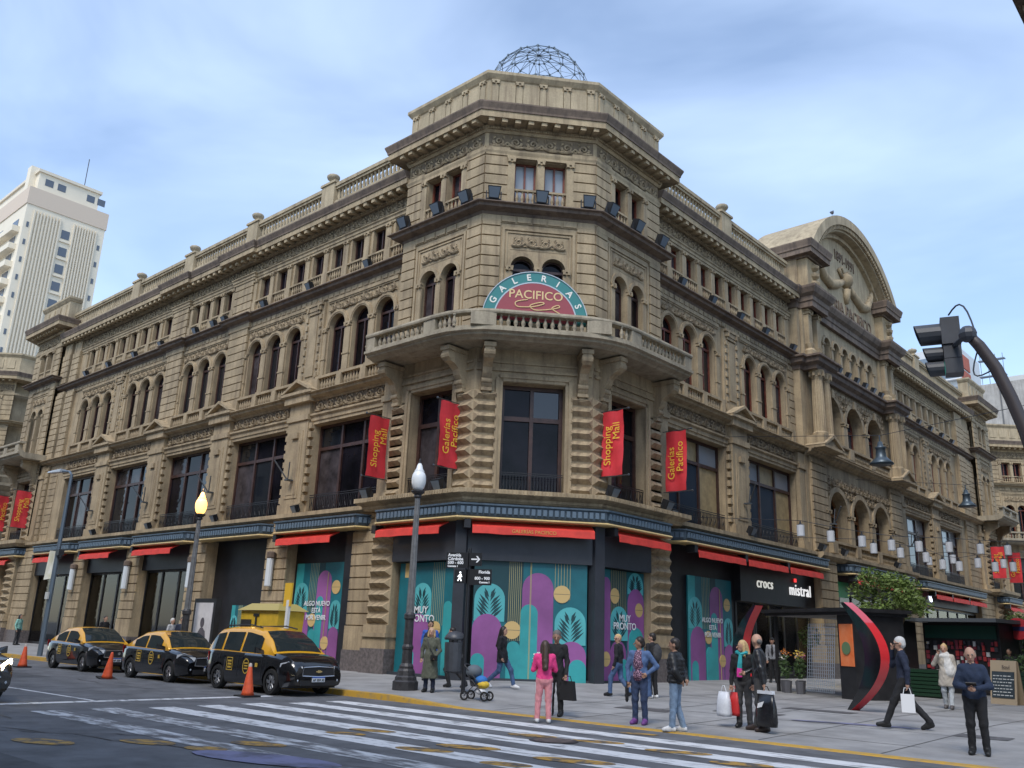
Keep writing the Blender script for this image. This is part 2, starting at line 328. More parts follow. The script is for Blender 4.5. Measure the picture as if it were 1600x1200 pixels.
def courses(b,F,u0,u1,w,z0,z1,pitch=.415,d=.07,gap=.055):
    z=z0
    while z<z1-.1: b.fbox(F,u0,u1,w-.02,w+d,z,min(z+pitch-gap,z1)); z+=pitch
def balusters(F,us,w,z,me,parent):
    for u in us: put('baluster',me,parent,F(u,w,z),(0,0,F.rz))
def spaced(a,c,step):
    n=max(1,int(round((c-a)/step))); return [a+(i+.5)*(c-a)/n for i in range(n)]
def arch_ring(b,F,c,z,r0,r1,w0,w1,k=14,mi=0):
    for i in range(k):
        a0,a1=math.pi*i/k,math.pi*(i+1)/k
        P=lambda r,a,w:F(c-r*math.cos(a),w,z+r*math.sin(a))
        b.quad(P(r0,a0,w1),P(r0,a1,w1),P(r1,a1,w1),P(r1,a0,w1),mi); b.quad(P(r1,a0,w1),P(r1,a1,w1),P(r1,a1,w0),P(r1,a0,w0),mi); b.quad(P(r0,a0,w0),P(r0,a1,w0),P(r0,a1,w1),P(r0,a0,w1),mi)
GV=random.Random(3)
def rect_window(F,u0,u1,z0,z1,w,cols,tz,parent,fm=WOOD,gm=GLASS,t=.09,gms=None):
    b=B(); b.fbox(F,u0,u0+t,w-.08,w+.05,z0,z1); b.fbox(F,u1-t,u1,w-.08,w+.05,z0,z1); b.fbox(F,u0+t,u1-t,w-.08,w+.05,z1-t,z1); b.fbox(F,u0+t,u1-t,w-.08,w+.05,z0,z0+t)
    xs=[u0+t+(u1-u0-2*t)*i/cols for i in range(cols+1)]
    for x in xs[1:-1]: b.fbox(F,x-t*.5,x+t*.5,w-.075,w+.06,z0+t,z1-t)
    zs=[z0+t,z1-t]
    if tz:
        zs=[z0+t,tz,z1-t]
        for i in range(cols): b.fbox(F,xs[i]+(t*.5 if i else 0),xs[i+1]-(t*.5 if i<cols-1 else 0),w-.07,w+.05,tz-t*.6,tz+t*.6)
    o=part('window',b,fm,parent)
    j=0
    for i in range(cols):
        for k in range(len(zs)-1):
            p=B(); p.fbox(F,xs[i]-.02,xs[i+1]+.02,w-.05,w-.03,zs[k]-.02,zs[k+1]+.02)
            obj('pane',p,(gms[j%len(gms)] if gms else (GV.choice((GLASS,GLASS,GLASS,GLASS_B,GLASS_C)) if gm is GLASS else gm)),o); j+=1
    return o
def arch_window(F,c,hw,z0,zs,w,parent,fm=WOOD,gm=GLASS,t=.075):
    b=B(); b.fbox(F,c-hw,c-hw+t,w-.06,w+.04,z0,zs); b.fbox(F,c+hw-t,c+hw,w-.06,w+.04,z0,zs); arch_ring(b,F,c,zs,hw-t,hw,w-.06,w+.04)
    b.fbox(F,c-hw+t,c+hw-t,w-.055,w+.045,zs-t*.7,zs+t*.7); b.fbox(F,c-hw+t,c+hw-t,w-.055,w+.04,z0,z0+t*1.4); b.fbox(F,c-t*.4,c+t*.4,w-.05,w+.05,z0+t*1.4,zs-t*.7)
    o=part('window',b,fm,parent); gm=GV.choice((GLASS,GLASS,GLASS,GLASS_B,GLASS_C)) if gm is GLASS else gm
    for s in (0,1):
        p=B(); p.fbox(F,c-hw+t*.6 if s==0 else c+t*.2,c-t*.2 if s==0 else c+hw-t*.6,w-.04,w-.02,z0+t,zs-t*.4); obj('pane',p,gm,o)
    k=10; r=hw-t*.5; p=B(); poly=[(c-r*math.cos(math.pi*i/k),zs+t*.4+(r-t*.4)*math.sin(math.pi*i/k)) for i in range(k+1)]
    p.prism(poly,F,w-.04,w-.02); obj('pane',p,gm,o)
    return o
def capital(b,F,u,w0,w1,z,hw,h=.22):
    b.fbox(F,u-hw*.8,u+hw*.8,w0,w1-.03,z,z+h*.25); b.fbox(F,u-hw,u+hw,w0,w1,z+h*.28,z+h*.7); b.fbox(F,u-hw*1.2,u+hw*1.2,w0,w1+.04,z+h*.74,z+h)
    for s in (-1,1): b.fbox(F,u+s*hw*.7-.05,u+s*hw*.7+.05,w1-.01,w1+.06,z+h*.3,z+h*.72)
# ------------------------------------------------------------- cornice profiles
def prof_main(z0,z1,p,back=-.4):   # main cornice: bed mould, soffit, fascia, cyma
    h=z1-z0; return [(back,z0),(.12,z0),(.14,z0+.12*h),(p-.16,z0+.16*h),(p-.14,z0+.14*h),(p-.14,z0+.46*h),(p-.08,z0+.5*h),(p-.07,z0+.62*h),(p,z0+.92*h),(p,z1),(back,z1)]
def prof_low(z0,z1,p,back=-.4):
    h=z1-z0; return [(back,z0),(.12,z0),(.14,z0+.12*h),(p-.16,z0+.16*h),(p-.14,z0+.12*h),(p-.14,z0+.5*h),(back,z0+.5*h)]
def prof_top(z0,z1,p,back=-.4):
    h=z1-z0; return [(back,z0+.505*h),(p-.10,z0+.505*h),(p-.09,z0+.62*h),(p,z0+.92*h),(p,z1),(back,z1)]
def prof_mid(z0,z1,p,back=-.3):
    h=z1-z0; return [(back,z0),(.06,z0),(.10,z0+.25*h),(p-.15,z0+.45*h),(p-.12,z0+.72*h),(p,z0+.8*h),(p,z1-.04),(p*.5,z1),(back,z1)]
# levels: pavilion P and wings
def wing(F,u0,u1,bays,kinds,hb,fm,fgl,acols,tag_ind=True,wcols=3,first=True,jog=None):
    """one wing of the palace between pavilions. bays: centres, kinds: the piers between bays ('panel'/'rust'), hb: half bay"""
    sgn=1
    piers=[(bays[i]+bays[i+1])/2 for i in range(len(bays)-1)]
    ends=[u0,u1]
    # path with the breaks at rusticated piers
    def path(w=0):
        pts=[(u0,0)]
        for p,k in zip(piers,kinds):
            if k=='rust': pts+=[(p-.95,0),(p-.95,.16),(p+.95,.16),(p+.95,0)]
        pts.append((u1,0)); return [F(u,ww+w,0)[:2] for u,ww in pts]
    straight=[F(u0,0,0)[:2],F(u1,0,0)[:2]]
    # walls
    b=B(); wall(b,F,u0,u1,6.0,11.75,[(c-hb+.95,c+hb-.95,6.38,10.3,False) for c in bays],.2,.5)
    if tag_ind: wl=part('first_floor_wall',b,STONE)
    else: wl=part('first_floor_wall',b,STONE)
    b=B(); wall(b,F,u0,u1,11.75,16.95,[(c+k*1.66-.58,c+k*1.66+.58,11.9,14.86,True) for c in bays for k in (-1,0,1)],0,.42); w2=part('second_floor_wall',b,STONE)
    att=[]
    for g0,g1,n in acols:
        st=(g1-g0)/n
        att+=[(g0+(i+.5)*st-.42,g0+(i+.5)*st+.42,17.2,18.92,False) for i in range(n)]
    b=B(); wall(b,F,u0,u1,16.95,20.7,att,0,.5); w3=part('attic_wall',b,STONE)
    # first floor piers, lintels
    for p in piers+[u0+.35,u1-.35]:
        b=B(); e=p in (u0+.35,u1-.35); hw=.75 if not e else .35
        b.fbox(F,p-hw,p+hw,.18,.42,6.38,10.55); b.fbox(F,p-hw-.06,p+hw+.06,.18,.50,6.38,6.85); b.fbox(F,p-hw-.05,p+hw+.05,.18,.5,10.55,10.8); b.fbox(F,p-hw,p+hw,.18,.40,10.8,11.4)
        if not e:
            b.fbox(F,p-.48,p+.48,.40,.45,7.1,10.1); b.fbox(F,p-.36,p+.36,.44,.47,7.25,9.6)
            b.fbox(F,p-.22,p+.22,.44,.56,9.75,10.0)
        part('first_floor_pier',b,STONE)
    b=B()
    for p in piers:
        for s in (-1,1):
            z=6.95
            while z<10.4: b.fbox(F,p+s*.86-.1,p+s*.86+.1,.18,.36,z,z+.25); z+=.4
    part('notched_jamb_strips',b,STONE,kind='stuff')
    for c in bays:
        b=B(); sweep(b,[F(c-hb+.8,.2,0)[:2],F(c+hb-.8,.2,0)[:2]],[(-.1,10.32),(.06,10.32),(.06,10.45),(.11,10.47),(.11,10.62),(.2,10.7),(.2,10.78),(-.1,10.78)]); part('window_architrave',b,STONE)
    for c in bays:
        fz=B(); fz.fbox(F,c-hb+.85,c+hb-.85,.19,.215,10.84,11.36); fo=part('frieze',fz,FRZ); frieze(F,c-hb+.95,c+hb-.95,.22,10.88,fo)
        if first:
            rect_window(F,c-hb+.95,c+hb-.95,6.38,10.3,-.18,wcols,9.25,BLD,WOOD,GLASS,.12,fgl)
            rb=B(); a,e=c-hb+1.1,c+hb-1.1
            for z in (6.42,7.08,7.16): rb.fbox(F,a,e,.18,.21,z,z+.03)
            for u in spaced(a,e,.12): rb.fbox(F,u-.011,u+.011,.185,.207,6.45,7.08)
            for u in spaced(a,e,.36): rb.tube([F(u-.12,.196,6.6),F(u,.196,6.95),F(u+.12,.196,6.6)],.012,4)
            part('iron_railing',rb,IRON)
    # ledge under first floor, string cornice S
    b=B(); sweep(b,straight,[(-.2,6.02),(.55,6.02),(.62,6.12),(.86,6.2),(.86,6.36),(-.2,6.38)]); part('ledge',b,STONE)
    b=B(); sweep(b,[F(u0,.2,0)[:2],F(u1,.2,0)[:2]],prof_mid(11.38,11.76,.5)); part('string_cornice',b,STONE)
    for p in piers:
        b=B(); b.fbox(F,p-1.15,p+1.15,.1,.74,11.72,11.85); b.prism([(p-1.0,11.85),(p+1.0,11.85),(p,12.34)],F,.1,.5)
        for s_ in (-1,1): b.prism([(p+s_*1.17,11.85),(p+s_*.95,11.85),(p,12.30),(p,12.44)],F,.1,.76)
        b.fbox(F,p-.95,p+.95,.19,.62,11.36,11.745)
        part('pediment',b,STONE)
    # second floor: balustrade, archivolts, colonnettes
    for c in bays:
        a,e=c-hb+.75,c+hb-.75; b=B()
        b.fbox(F,a,e,.06,.3,11.76,11.86); b.fbox(F,a,e,.05,.31,12.40,12.52)
        for k in (-1.5,-.5,.5,1.5): b.fbox(F,c+k*1.66-.17,c+k*1.66+.17,.04,.32,11.86,12.40)
        part('balustrade_rail',b,STONE)
        for k in (-1,0,1):
            rings=B(); arch_ring(rings,F,c+k*1.66,14.86,.58,.78,-.02,.07); arch_ring(rings,F,c+k*1.66,14.86,.64,.70,.0,.1); part('archivolt',rings,STONE)
            arch_window(F,c+k*1.66,.58,11.9,14.86,-.27,BLD,fm,GLASS)
        for k in (-1.5,-.5,.5,1.5):
            u=c+k*1.66; hw=.2 if abs(k)<1 else .14; col=B()
            col.fbox(F,u-hw,u+hw,-.01,.08,12.5,14.6); capital(col,F,u,-.01,.09,14.58,hw,.28); col.fbox(F,u-hw-.03,u+hw+.03,-.01,.11,13.35,13.42); col.fbox(F,u-hw-.04,u+hw+.04,-.01,.12,12.5,12.66); part('window_colonnette',col,STONE)
        balusters(F,[u for k in (-1,0,1) for u in spaced(c+k*1.66-.6,c+k*1.66+.6,.2)],.18,11.85,BAL_M,w2)
        go=B(); go.fbox(F,c-2.3,c+2.3,-.01,.03,15.66,15.7); g=part('garland_relief',go,STONE); frieze(F,c-2.3,c+2.3,.03,15.42 if False else 15.62,g,SCROLL_S,.5)
    for c in bays:
        b=B(); b.fbox(F,c-hb+.9,c+hb-.9,-.02,.05,16.05,16.12); b.fbox(F,c-hb+.9,c+hb-.9,-.02,.09,16.12,16.27); part('string_moulding',b,STONE)
    for p,k in zip(piers,kinds):
        b=B()
        if k=='rust': courses(b,F,p-.85,p+.85,.1,11.8,16.3); b.fbox(F,p-.82,p+.82,-.02,.09,11.76,16.5); courses(b,F,p-.85,p+.85,.1,17.0,19.2); b.fbox(F,p-.82,p+.82,-.02,.09,16.9,19.3)
        else:
            b.fbox(F,p-.72,p+.72,-.02,.12,11.9,16.2); b.fbox(F,p-.3,p+.3,.11,.17,12.7,15.6); b.fbox(F,p-.7,p+.7,.0,.2,11.9,12.5); capital(b,F,p,0,.22,15.7,.55,.5)
            for s in (-1,1):
                z=12.6
                while z<15.6: b.fbox(F,p+s*.52-.08,p+s*.52+.08,.11,.19,z,z+.22); z+=.4
        part('pier_facing',b,STONE)
    for e,s in ((u0,1),(u1,-1)):
        b=B(); courses(b,F,min(e,e+s*.6),max(e,e+s*.6),0,11.8,16.2); part('pier_facing',b,STONE)
    # mid cornice and fascia
    pm=path(); b=B(); sweep(b,pm,[(-.1,16.3),(.05,16.3),(.05,16.56),(-.1,16.56)]); 
    part('fascia_band',b,STONE)
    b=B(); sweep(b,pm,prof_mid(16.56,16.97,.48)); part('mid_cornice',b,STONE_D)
    b=B()
    for u in spaced(u0+.2,u1-.2,.42): b.fbox(F,u-.15,u+.15,.03,.085,16.33,16.52)
    part('notched_band',b,STONE,kind='stuff')
    # attic
    ba=B(); k=0
    for g0,g1,n in acols:
        st=(g1-g0)/n
        part('attic_rail',B().fbox(F,g0+.05,g1-.05,.02,.14,17.12,17.2),STONE); part('attic_rail',B().fbox(F,g0+.05,g1-.05,.0,.12,17.66,17.74),STONE)
        for i in range(n+1):
            u=g0+i*st; hw=.17 if 0<i<n else .13; b=B()
            b.fbox(F,u-hw,u+hw,-.02,.10,17.2,18.72); capital(b,F,u,-.02,.11,18.7,hw,.24); b.fbox(F,u-hw-.03,u+hw+.03,-.02,.14,17.2,17.66); part('attic_colonnette',b,STONE)
        for i in range(n):
            cu=g0+(i+.5)*st; rect_window(F,cu-.42,cu+.42,17.2,18.92,-.25,2,None,BLD,fm,GLASS,.06)
            for u in spaced(cu-.42,cu+.42,.17): ba.lathe([(.05,17.2),(.02,17.26),(.055,17.4),(.02,17.58),(.05,17.66)],F(u,.06,0)[:2]+(0,),6,cap=False)
    part('attic_balusters',ba,STONE,kind='stuff')
    b=B(); sweep(b,pm,[(-.1,18.94),(.05,18.94),(.05,19.06),(.09,19.08),(.09,19.2),(.15,19.25),(.15,19.3),(-.1,19.3)]); part('attic_architrave',b,STONE)
    g=[]; cur=u0
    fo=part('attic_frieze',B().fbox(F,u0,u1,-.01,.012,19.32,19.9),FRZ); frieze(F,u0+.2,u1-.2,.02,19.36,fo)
    b=B(); sweep(b,pm,[(-.1,19.9),(.12,19.9),(.2,20.0),(-.1,20.0)])
    for u in spaced(u0,u1,.16): b.fbox(F,u-.05,u+.05,.1,.2,19.92,19.985)
    part('dentil_course',b,STONE)
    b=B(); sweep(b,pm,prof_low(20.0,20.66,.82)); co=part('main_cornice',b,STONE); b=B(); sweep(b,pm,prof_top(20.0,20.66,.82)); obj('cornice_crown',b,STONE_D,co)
    for u in spaced(u0+.3,u1-.3,.56): put('modillion',MODIL,co,F(u,.14,20.1),(0,0,F.rz))
    # roof balustrade
    b=B(); b.fbox(F,u0,u1,-.3,.06,20.64,21.45); b.fbox(F,u0,u1,-.26,.04,22.08,22.2); b.fbox(F,u0,u1,-.32,.1,22.2,22.38)
    ped=piers+[]
    part('roof_parapet',b,STONE_L)
    for p in ped: part('parapet_pedestal',B().fbox(F,p-.5,p+.5,-.36,.14,21.1,22.42).fbox(F,p-.58,p+.58,-.42,.2,22.42,22.54),STONE_L)
    ba=B()
    for u in spaced(u0+.1,u1-.1,.27):
        if min([abs(u-p) for p in ped]+[9])>.6: ba.lathe([(.09,21.45),(.05,21.55),(.09,21.7),(.045,21.95),(.09,22.08)],F(u,-.1,0)[:2]+(0,),6,cap=False)
    part('roof_balusters',ba,STONE_L,smooth=True,kind='stuff')
    for p in ped:
        ub=B().lathe([(.14,0),(.16,.05),(.07,.1),(.1,.16),(.28,.28),(.33,.4),(.28,.48),(.12,.54),(.03,.6)],F(p,-.1,22.54),10); part('parapet_urn',ub,BALC,smooth=True)
# left and right wings
wing(FL,-42.7,-6.85,[-36.6,-29.95,-23.3,-16.7,-10.05],['panel','rust','rust','panel'],3.32,WOOD,None,[(-39.2,-27.6,8),(-25.5,-21.1,4),(-19.0,-7.0,8)])
LIGHTP=mat('reflective_light_pane',(.30,.32,.34),.15); OCHP=mat('papered_pane',(.36,.27,.14),.5,var=.2); GREYP=mat('bluish_pane',(.03,.045,.065),.08)
wing(FR,7.4,21.3,[10.6,18.0],['panel'],3.55,REDWOOD,[GREYP,LIGHTP,GREYP,OCHP,OCHP,LIGHTP],[(7.6,20.6,10)])
wing(FR,35.6,53.9,[38.9,46.1],['panel'],3.55,REDWOOD,[GREYP,LIGHTP],[(36.3,49.0,10)])
# ------------------------------------------------------------- corner pavilion, three faces
def pav_face(F,c,ln,w,fm,gms):
    a,e=c-ln/2,c+ln/2
    b=B(); wall(b,F,a,e,6.1,12.1,[(c-1.16,c+1.16,6.55,10.6,False)],w,.85)
    wall(b,F,a,e,12.1,17.3,[(c+k*.6-.46,c+k*.6+.46,12.15,15.15,True) for k in (-1,1)],w,.42)
    wall(b,F,a,e,17.3,21.6,[(c+k*.59-.43,c+k*.59+.43,17.85,19.72,False) for k in (-1,1)],w,.5)
    part('pavilion_wall',b,STONE)
    # first floor window, architrave, railing
    rect_window(F,c-1.16,c+1.16,6.55,10.6,w-.5,2,9.35,BLD,WOOD,GLASS,.14,gms)
    b=B(); 
    for d,p in ((.0,.05),(.12,.09)): 
        b.fbox(F,c-1.3-d,c-1.16-d,w-.02,w+p,6.56,10.62+d); b.fbox(F,c+1.16+d,c+1.3+d,w-.02,w+p,6.56,10.62+d); b.fbox(F,c-1.16-d,c+1.16+d,w-.02,w+p,10.62+d,10.75+d)
    b.fbox(F,a+.05,e-.05,w-.02,w+.07,11.0,11.12); b.fbox(F,a+.05,e-.05,w-.02,w+.05,11.3,11.4); part('window_architrave',b,STONE)
    rb=B()
    for z in (6.6,7.2,7.27): rb.fbox(F,c-1.14,c+1.14,w-.1,w-.07,z,z+.03)
    for u in spaced(c-1.14,c+1.14,.11): rb.fbox(F,u-.011,u+.011,w-.096,w-.074,6.62,7.2)
    for u in spaced(c-1.1,c+1.1,.3): rb.tube([F(u-.1,w-.085,6.75),F(u,w-.085,7.1),F(u+.1,w-.085,6.75)],.012,4)
    part('iron_railing',rb,IRON)
    # second floor: frame panel, archivolts, rustication either side
    b=B()
    for d,p,t in ((0,.06,.1),(-.16,.04,.06)):
        x0,x1,zt=c-1.42-d,c+1.42+d,16.78+d
        b.fbox(F,x0,x0+t,w-.02,w+p,12.1,zt); b.fbox(F,x1-t,x1,w-.02,w+p,12.1,zt); b.fbox(F,x0+t,x1-t,w-.02,w+p,zt-t,zt)
    part('panel_frame',b,STONE)
    for k in (-1,1): b=B(); arch_ring(b,F,c+k*.6,15.15,.46,.6,w-.02,w+.07); part('archivolt',b,STONE); arch_window(F,c+k*.6,.46,12.15,15.15,w-.28,BLD,fm,GLASS)
    for k in (-1,0,1):
        u=c+k*1.2*(.92 if k else 0); hw=.13; b=B(); b.fbox(F,u-hw,u+hw,w-.02,w+.06,12.15,14.95); capital(b,F,u,w-.02,w+.08,14.9,hw,.28); b.fbox(F,u-hw-.03,u+hw+.03,w-.02,w+.09,13.5,13.57); part('window_colonnette',b,STONE)
    g=part('garland_relief',B().fbox(F,c-1.1,c+1.1,w-.01,w+.012,15.88,16.5),STONE); frieze(F,c-1.05,c+1.05,w+.02,16.0,g,SCROLL_S,.5)
    for x0,x1 in ((a,c-1.5),(c+1.5,e)):
        z=12.2
        while z<16.85:
            s=B(); s.fbox(F,x0,x1,w-.02,w+.075,z,z+.365); part('rustication_course',s,STONE); z+=.42
        z=17.75
        while z<20.0:
            s=B(); s.fbox(F,x0,x1+(.25 if x1<c else 0),w-.02,w+.07,z,z+.365) if x1<c else s.fbox(F,x0-.25,x1,w-.02,w+.07,z,z+.365); part('rustication_course',s,STONE); z+=.42
    # attic window pilasters and balusters
    for k in (-1,0,1):
        b=B(); u=c+k*1.17; hw=.14; b.fbox(F,u-hw,u+hw,w-.02,w+.09,17.84,19.5); capital(b,F,u,w-.02,w+.11,19.48,hw,.27); part('attic_pilaster',b,STONE)
    b=B(); b.fbox(F,c-1.03,c+1.03,w-.05,w+.07,17.8,17.88); b.fbox(F,c-1.03,c+1.03,w-.06,w+.07,18.36,18.44); b.fbox(F,c-1.35,c+1.35,w-.02,w+.12,19.75,19.86)
    part('attic_rail',b,STONE)
    for k in (-1,1):
        rect_window(F,c+k*.59-.43,c+k*.59+.43,17.85,19.72,w-.32,2,None,BLD,REDWOOD,(LIGHTP if F is FC else GLASS),.07)
        balusters(F,spaced(c+k*.59-.42,c+k*.59+.42,.19),w+.0,17.87,BAL_M if False else BAL_S,BLD)
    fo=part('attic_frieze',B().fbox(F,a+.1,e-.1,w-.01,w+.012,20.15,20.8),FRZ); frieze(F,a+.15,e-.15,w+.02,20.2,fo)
    for x in spaced(a+.1,e-.1,.58):
        s=B(); s.fbox(F,x-.26,x+.26,w+.02,w+.08,17.0,17.24); part('fascia_block',s,STONE)
BAL_S=baluster_mesh(.5,.07).mesh('baluster_s',STONE,True)
CL=CLEN/2
pav_face(FL,-4.6,4.5,.5,WOOD,None); pav_face(FC,CL,CLEN,0,WOOD,None); pav_face(FR,5.125,4.55,.5,WOOD,None)
# returns of the pavilion back to the wings
b=B(); b.quad((-6.85,-.5,6.1),(-6.85,.3,6.1),(-6.85,.3,21.6),(-6.85,-.5,21.6)); b.quad((.5,7.4,6.1),(-.3,7.4,6.1),(-.3,7.4,21.6),(.5,7.4,21.6)); part('pavilion_return_wall',b,STONE)
b=B(); sweep(b,PAV,[(-.1,16.96),(.04,16.96),(.04,17.27),(-.1,17.27)]); part('fascia_band',b,STONE)
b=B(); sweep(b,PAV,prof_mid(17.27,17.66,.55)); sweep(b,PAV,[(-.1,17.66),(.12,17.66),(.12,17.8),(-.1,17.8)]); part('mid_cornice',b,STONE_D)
b=B(); sweep(b,PAV,[(-.1,19.9),(.06,19.9),(.1,20.02),(.1,20.1),(-.1,20.1)]); sweep(b,PAV,[(-.1,20.82),(.05,20.82),(.1,20.9),(.16,21.04),(-.1,21.04)]); part('attic_architrave',b,STONE)
b=B()
for F,c,ln,w in ((FL,-4.6,4.5,.5),(FC,CL,CLEN,0),(FR,5.125,4.55,.5)):
    for u in spaced(c-ln/2,c+ln/2,.1): b.fbox(F,u-.03,u+.03,w+.1,w+.19,20.93,21.02)
part('dentil_course',b,STONE,kind='stuff')
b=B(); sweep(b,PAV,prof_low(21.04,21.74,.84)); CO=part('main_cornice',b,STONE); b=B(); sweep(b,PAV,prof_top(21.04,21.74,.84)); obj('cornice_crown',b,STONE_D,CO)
for F,c,ln,w in ((FL,-4.6,4.5,.5),(FC,CL,CLEN,0),(FR,5.125,4.55,.5)):
    for u in spaced(c-ln/2-.15,c+ln/2+.15,.52): put('modillion',MODIL,CO,F(u,w+.14,21.17),(0,0,F.rz))
# parapet with panels
b=B(); sweep(b,PAV,[(-.5,21.7),(.1,21.7),(.1,22.0),(.05,22.02),(.05,23.2),(.1,23.24),(.22,23.42),(.22,23.55),(-.5,23.55)]); PAR=part('tower_parapet',b,STONE_L)
for F,c,ln,w in ((FL,-4.6,4.5,.5),(FC,CL,CLEN,0),(FR,5.125,4.55,.5)):
    n=4; st=(ln-.5)/n
    for i in range(n):
        u=c-ln/2+.25+(i+.5)*st; s=B(); s.fbox(F,u-.33,u+.33,w+.04,w+.1,22.22,23.0); obj('parapet_panel',s,STONE_L,PAR)
    for i in range(n+1):
        u=c-ln/2+.25+i*st; s=B(); s.fbox(F,u-.13,u+.13,w+.04,w+.11,22.05,23.0); capital(s,F,u,w+.04,w+.12,22.95,.14,.24); obj('parapet_pilaster',s,STONE_L,PAR)
# prismatic quoins, first floor
QP=part('quoin_piers',B().fbox(FL,-6.84,-6.0,.4,.5,6.56,10.3).fbox(FR,6.5,7.39,.4,.5,6.56,10.3),STONE)
for F,u0,u1,w in ((FL,-6.84,-5.98,.5),(FL,-3.2,-2.36,.5),(FC,.0,.92,0),(FC,CLEN-.92,CLEN,0),(FR,2.86,3.72,.5),(FR,6.52,7.38,.5)): quoins(F,u0,u1,w,6.58,10.35,QP)
# ------------------------------------------------------------- balcony
def rounded(path,d):
    out=[path[0]]
    for i in range(1,len(path)-1):
        p=Vector(path[i]); a=(Vector(path[i-1])-p).normalized(); c=(Vector(path[i+1])-p).normalized()
        for t in (0,.25,.5,.75,1): q0=p+a*d*(1-t); q1=p+c*d*t; out.append(tuple(q0.lerp(q1,t)))
    out.append(path[-1]); return out
BP=rounded([(-7.0,-.5),LV,RV,(.5,7.5)],.8)
b=B(); sweep(b,BP,[(-.3,11.84),(1.05,11.84),(1.15,11.9),(1.36,11.95),(1.38,12.02),(1.52,12.06),(1.52,12.16),(-.3,12.16)]); BALCONY=part('balcony',b,BALC)
b=B(); sweep(b,BP,[(1.16,12.16),(1.46,12.16),(1.46,12.25),(1.16,12.25)]); sweep(b,BP,[(1.14,12.72),(1.48,12.72),(1.5,12.78),(1.48,12.86),(1.14,12.86)])
for F,us,w in ((FC,[(-.35,.55),(CLEN-.55,CLEN+.35)],0),(FL,[(-6.97,-6.5),(-3.7,-3.1)],.5),(FR,[(3.3,3.9),(7.0,7.47)],.5)):
    for x0,x1 in us: b.fbox(F,x0,x1,w+1.18,w+1.44,12.25,12.72)
for F,u,w in ((FL,-6.99,.5),(FR,7.49,.5)): b.fbox(F,u-.01,u+.01,w-.5,w+1.46,12.16,12.8)
obj('balustrade_rail',b,BALC,BALCONY)
def bal_run(F,a,e,w): balusters(F,spaced(a,e,.26),w+1.31,12.25,BAL_L,BALCONY)
bal_run(FC,.6,CLEN-.6,0); bal_run(FL,-6.45,-3.75,.5); bal_run(FR,3.95,6.95,.5); bal_run(FL,-3.05,-2.1,.5); bal_run(FR,2.65,3.25,.5)
def console(F,u,w):
    b=B(); pr=[(0,10.35),(.14,10.3),(.22,10.42),(.2,10.62),(.34,10.8),(.42,11.0),(.62,11.15),(.85,11.22),(.98,11.35),(.98,11.6),(.9,11.78),(0,11.78)]
    n=len(pr)
    for (x0,x1) in ((u-.17,u+.17),): b.add([F(x0,w+p,z) for p,z in pr]+[F(x1,w+p,z) for p,z in pr],[tuple(range(n)),tuple(range(2*n-1,n-1,-1))]+[(i,n+i,n+(i+1)%n,(i+1)%n) for i in range(n)])
    b.tube([F(u-.2,w+.86,11.42),F(u+.2,w+.86,11.42)],.15,10); b.tube([F(u-.19,w+.2,10.55),F(u+.19,w+.2,10.55)],.1,10); b.fbox(F,u-.22,u+.22,w,w+1.02,11.6,11.76); b.fbox(F,u-.2,u+.2,w,w+.22,10.18,10.3); b.fbox(F,u-.12,u+.12,w,w+.14,10.02,10.18)
    part('balcony_bracket',b,STONE)
for F,u,w in ((FC,.42,0),(FC,CLEN-.42,0),(FL,-2.95,.5),(FL,-6.5,.5),(FR,3.4,.5),(FR,7.05,.5)): console(F,u,w)
# ------------------------------------------------------------- semicircular sign
TEAL=mat('teal_sign_paint',(.035,.20,.19),.4); MAROON=mat('maroon_sign_paint',(.30,.055,.065),.45); CREAM=mat('cream_lettering',(.78,.76,.68),.5); YEL2=mat('pale_gold_lettering',(.72,.52,.25),.5)
SIGN=thing('semicircular_sign','half-round teal and maroon sign standing on the corner balcony','sign'); sc=CL-.2; sz=12.62; sw=1.05
b=B(); k=30; b.prism([(sc+1.95*math.cos(math.pi*i/k),sz+1.95*math.sin(math.pi*i/k)) for i in range(k+1)],FC,sw-.12,sw); obj('sign_board',b,TEAL,SIGN)
b=B(); b.prism([(sc+1.5*math.cos(math.pi*i/k),sz+1.5*math.sin(math.pi*i/k)) for i in range(k+1)],FC,sw,sw+.02); obj('centre_field',b,MAROON,SIGN)
b=B(); arch_ring(b,FC,sc,sz,1.5,1.545,sw-.01,sw+.025,30); obj('inner_rim',b,mat('pale_rim',(.45,.52,.56),.4),SIGN); b=B(); arch_ring(b,FC,sc,sz,1.93,1.96,sw-.12,sw+.03,30); obj('outer_rim',b,MATS['pale_rim'],SIGN)
for i,ch in enumerate('GALERIAS'):
    a=math.pi*(.86-.72*i/7); text('lettering',ch,.34,CREAM,FC,sc+1.72*math.cos(a),sw+.01,sz+1.72*math.sin(a),SIGN,roll=a-math.pi/2,bold=.008)
text('lettering','PACIFICO',.46,YEL2,FC,sc,sw+.03,sz+1.02,SIGN,bold=.004)
fl_=[(-.3,.84),(-.72,.72),(-.66,.54),(-.1,.58),(.3,.72),(.16,.76),(-.2,.62),(-.05,.46),(.4,.5),(.86,.62),(.8,.7),(.6,.56),(.9,.38)]
def cr_(p,n=6):
    out=[]
    for i in range(len(p)-1):
        a,b_,c,d=[np.array(p[max(0,min(len(p)-1,i+k))]) for k in (-1,0,1,2)]
        for t in [j/n for j in range(n)]: out.append(tuple(.5*((2*b_)+(c-a)*t+(2*a-5*b_+4*c-d)*t*t+(3*b_-a-3*c+d)*t**3)))
    return out+[p[-1]]
b=B(); b.tube([FC(sc+x,sw+.03,sz+z) for x,z in cr_(fl_)],.024,5); obj('flourish',b,YEL2,SIGN)
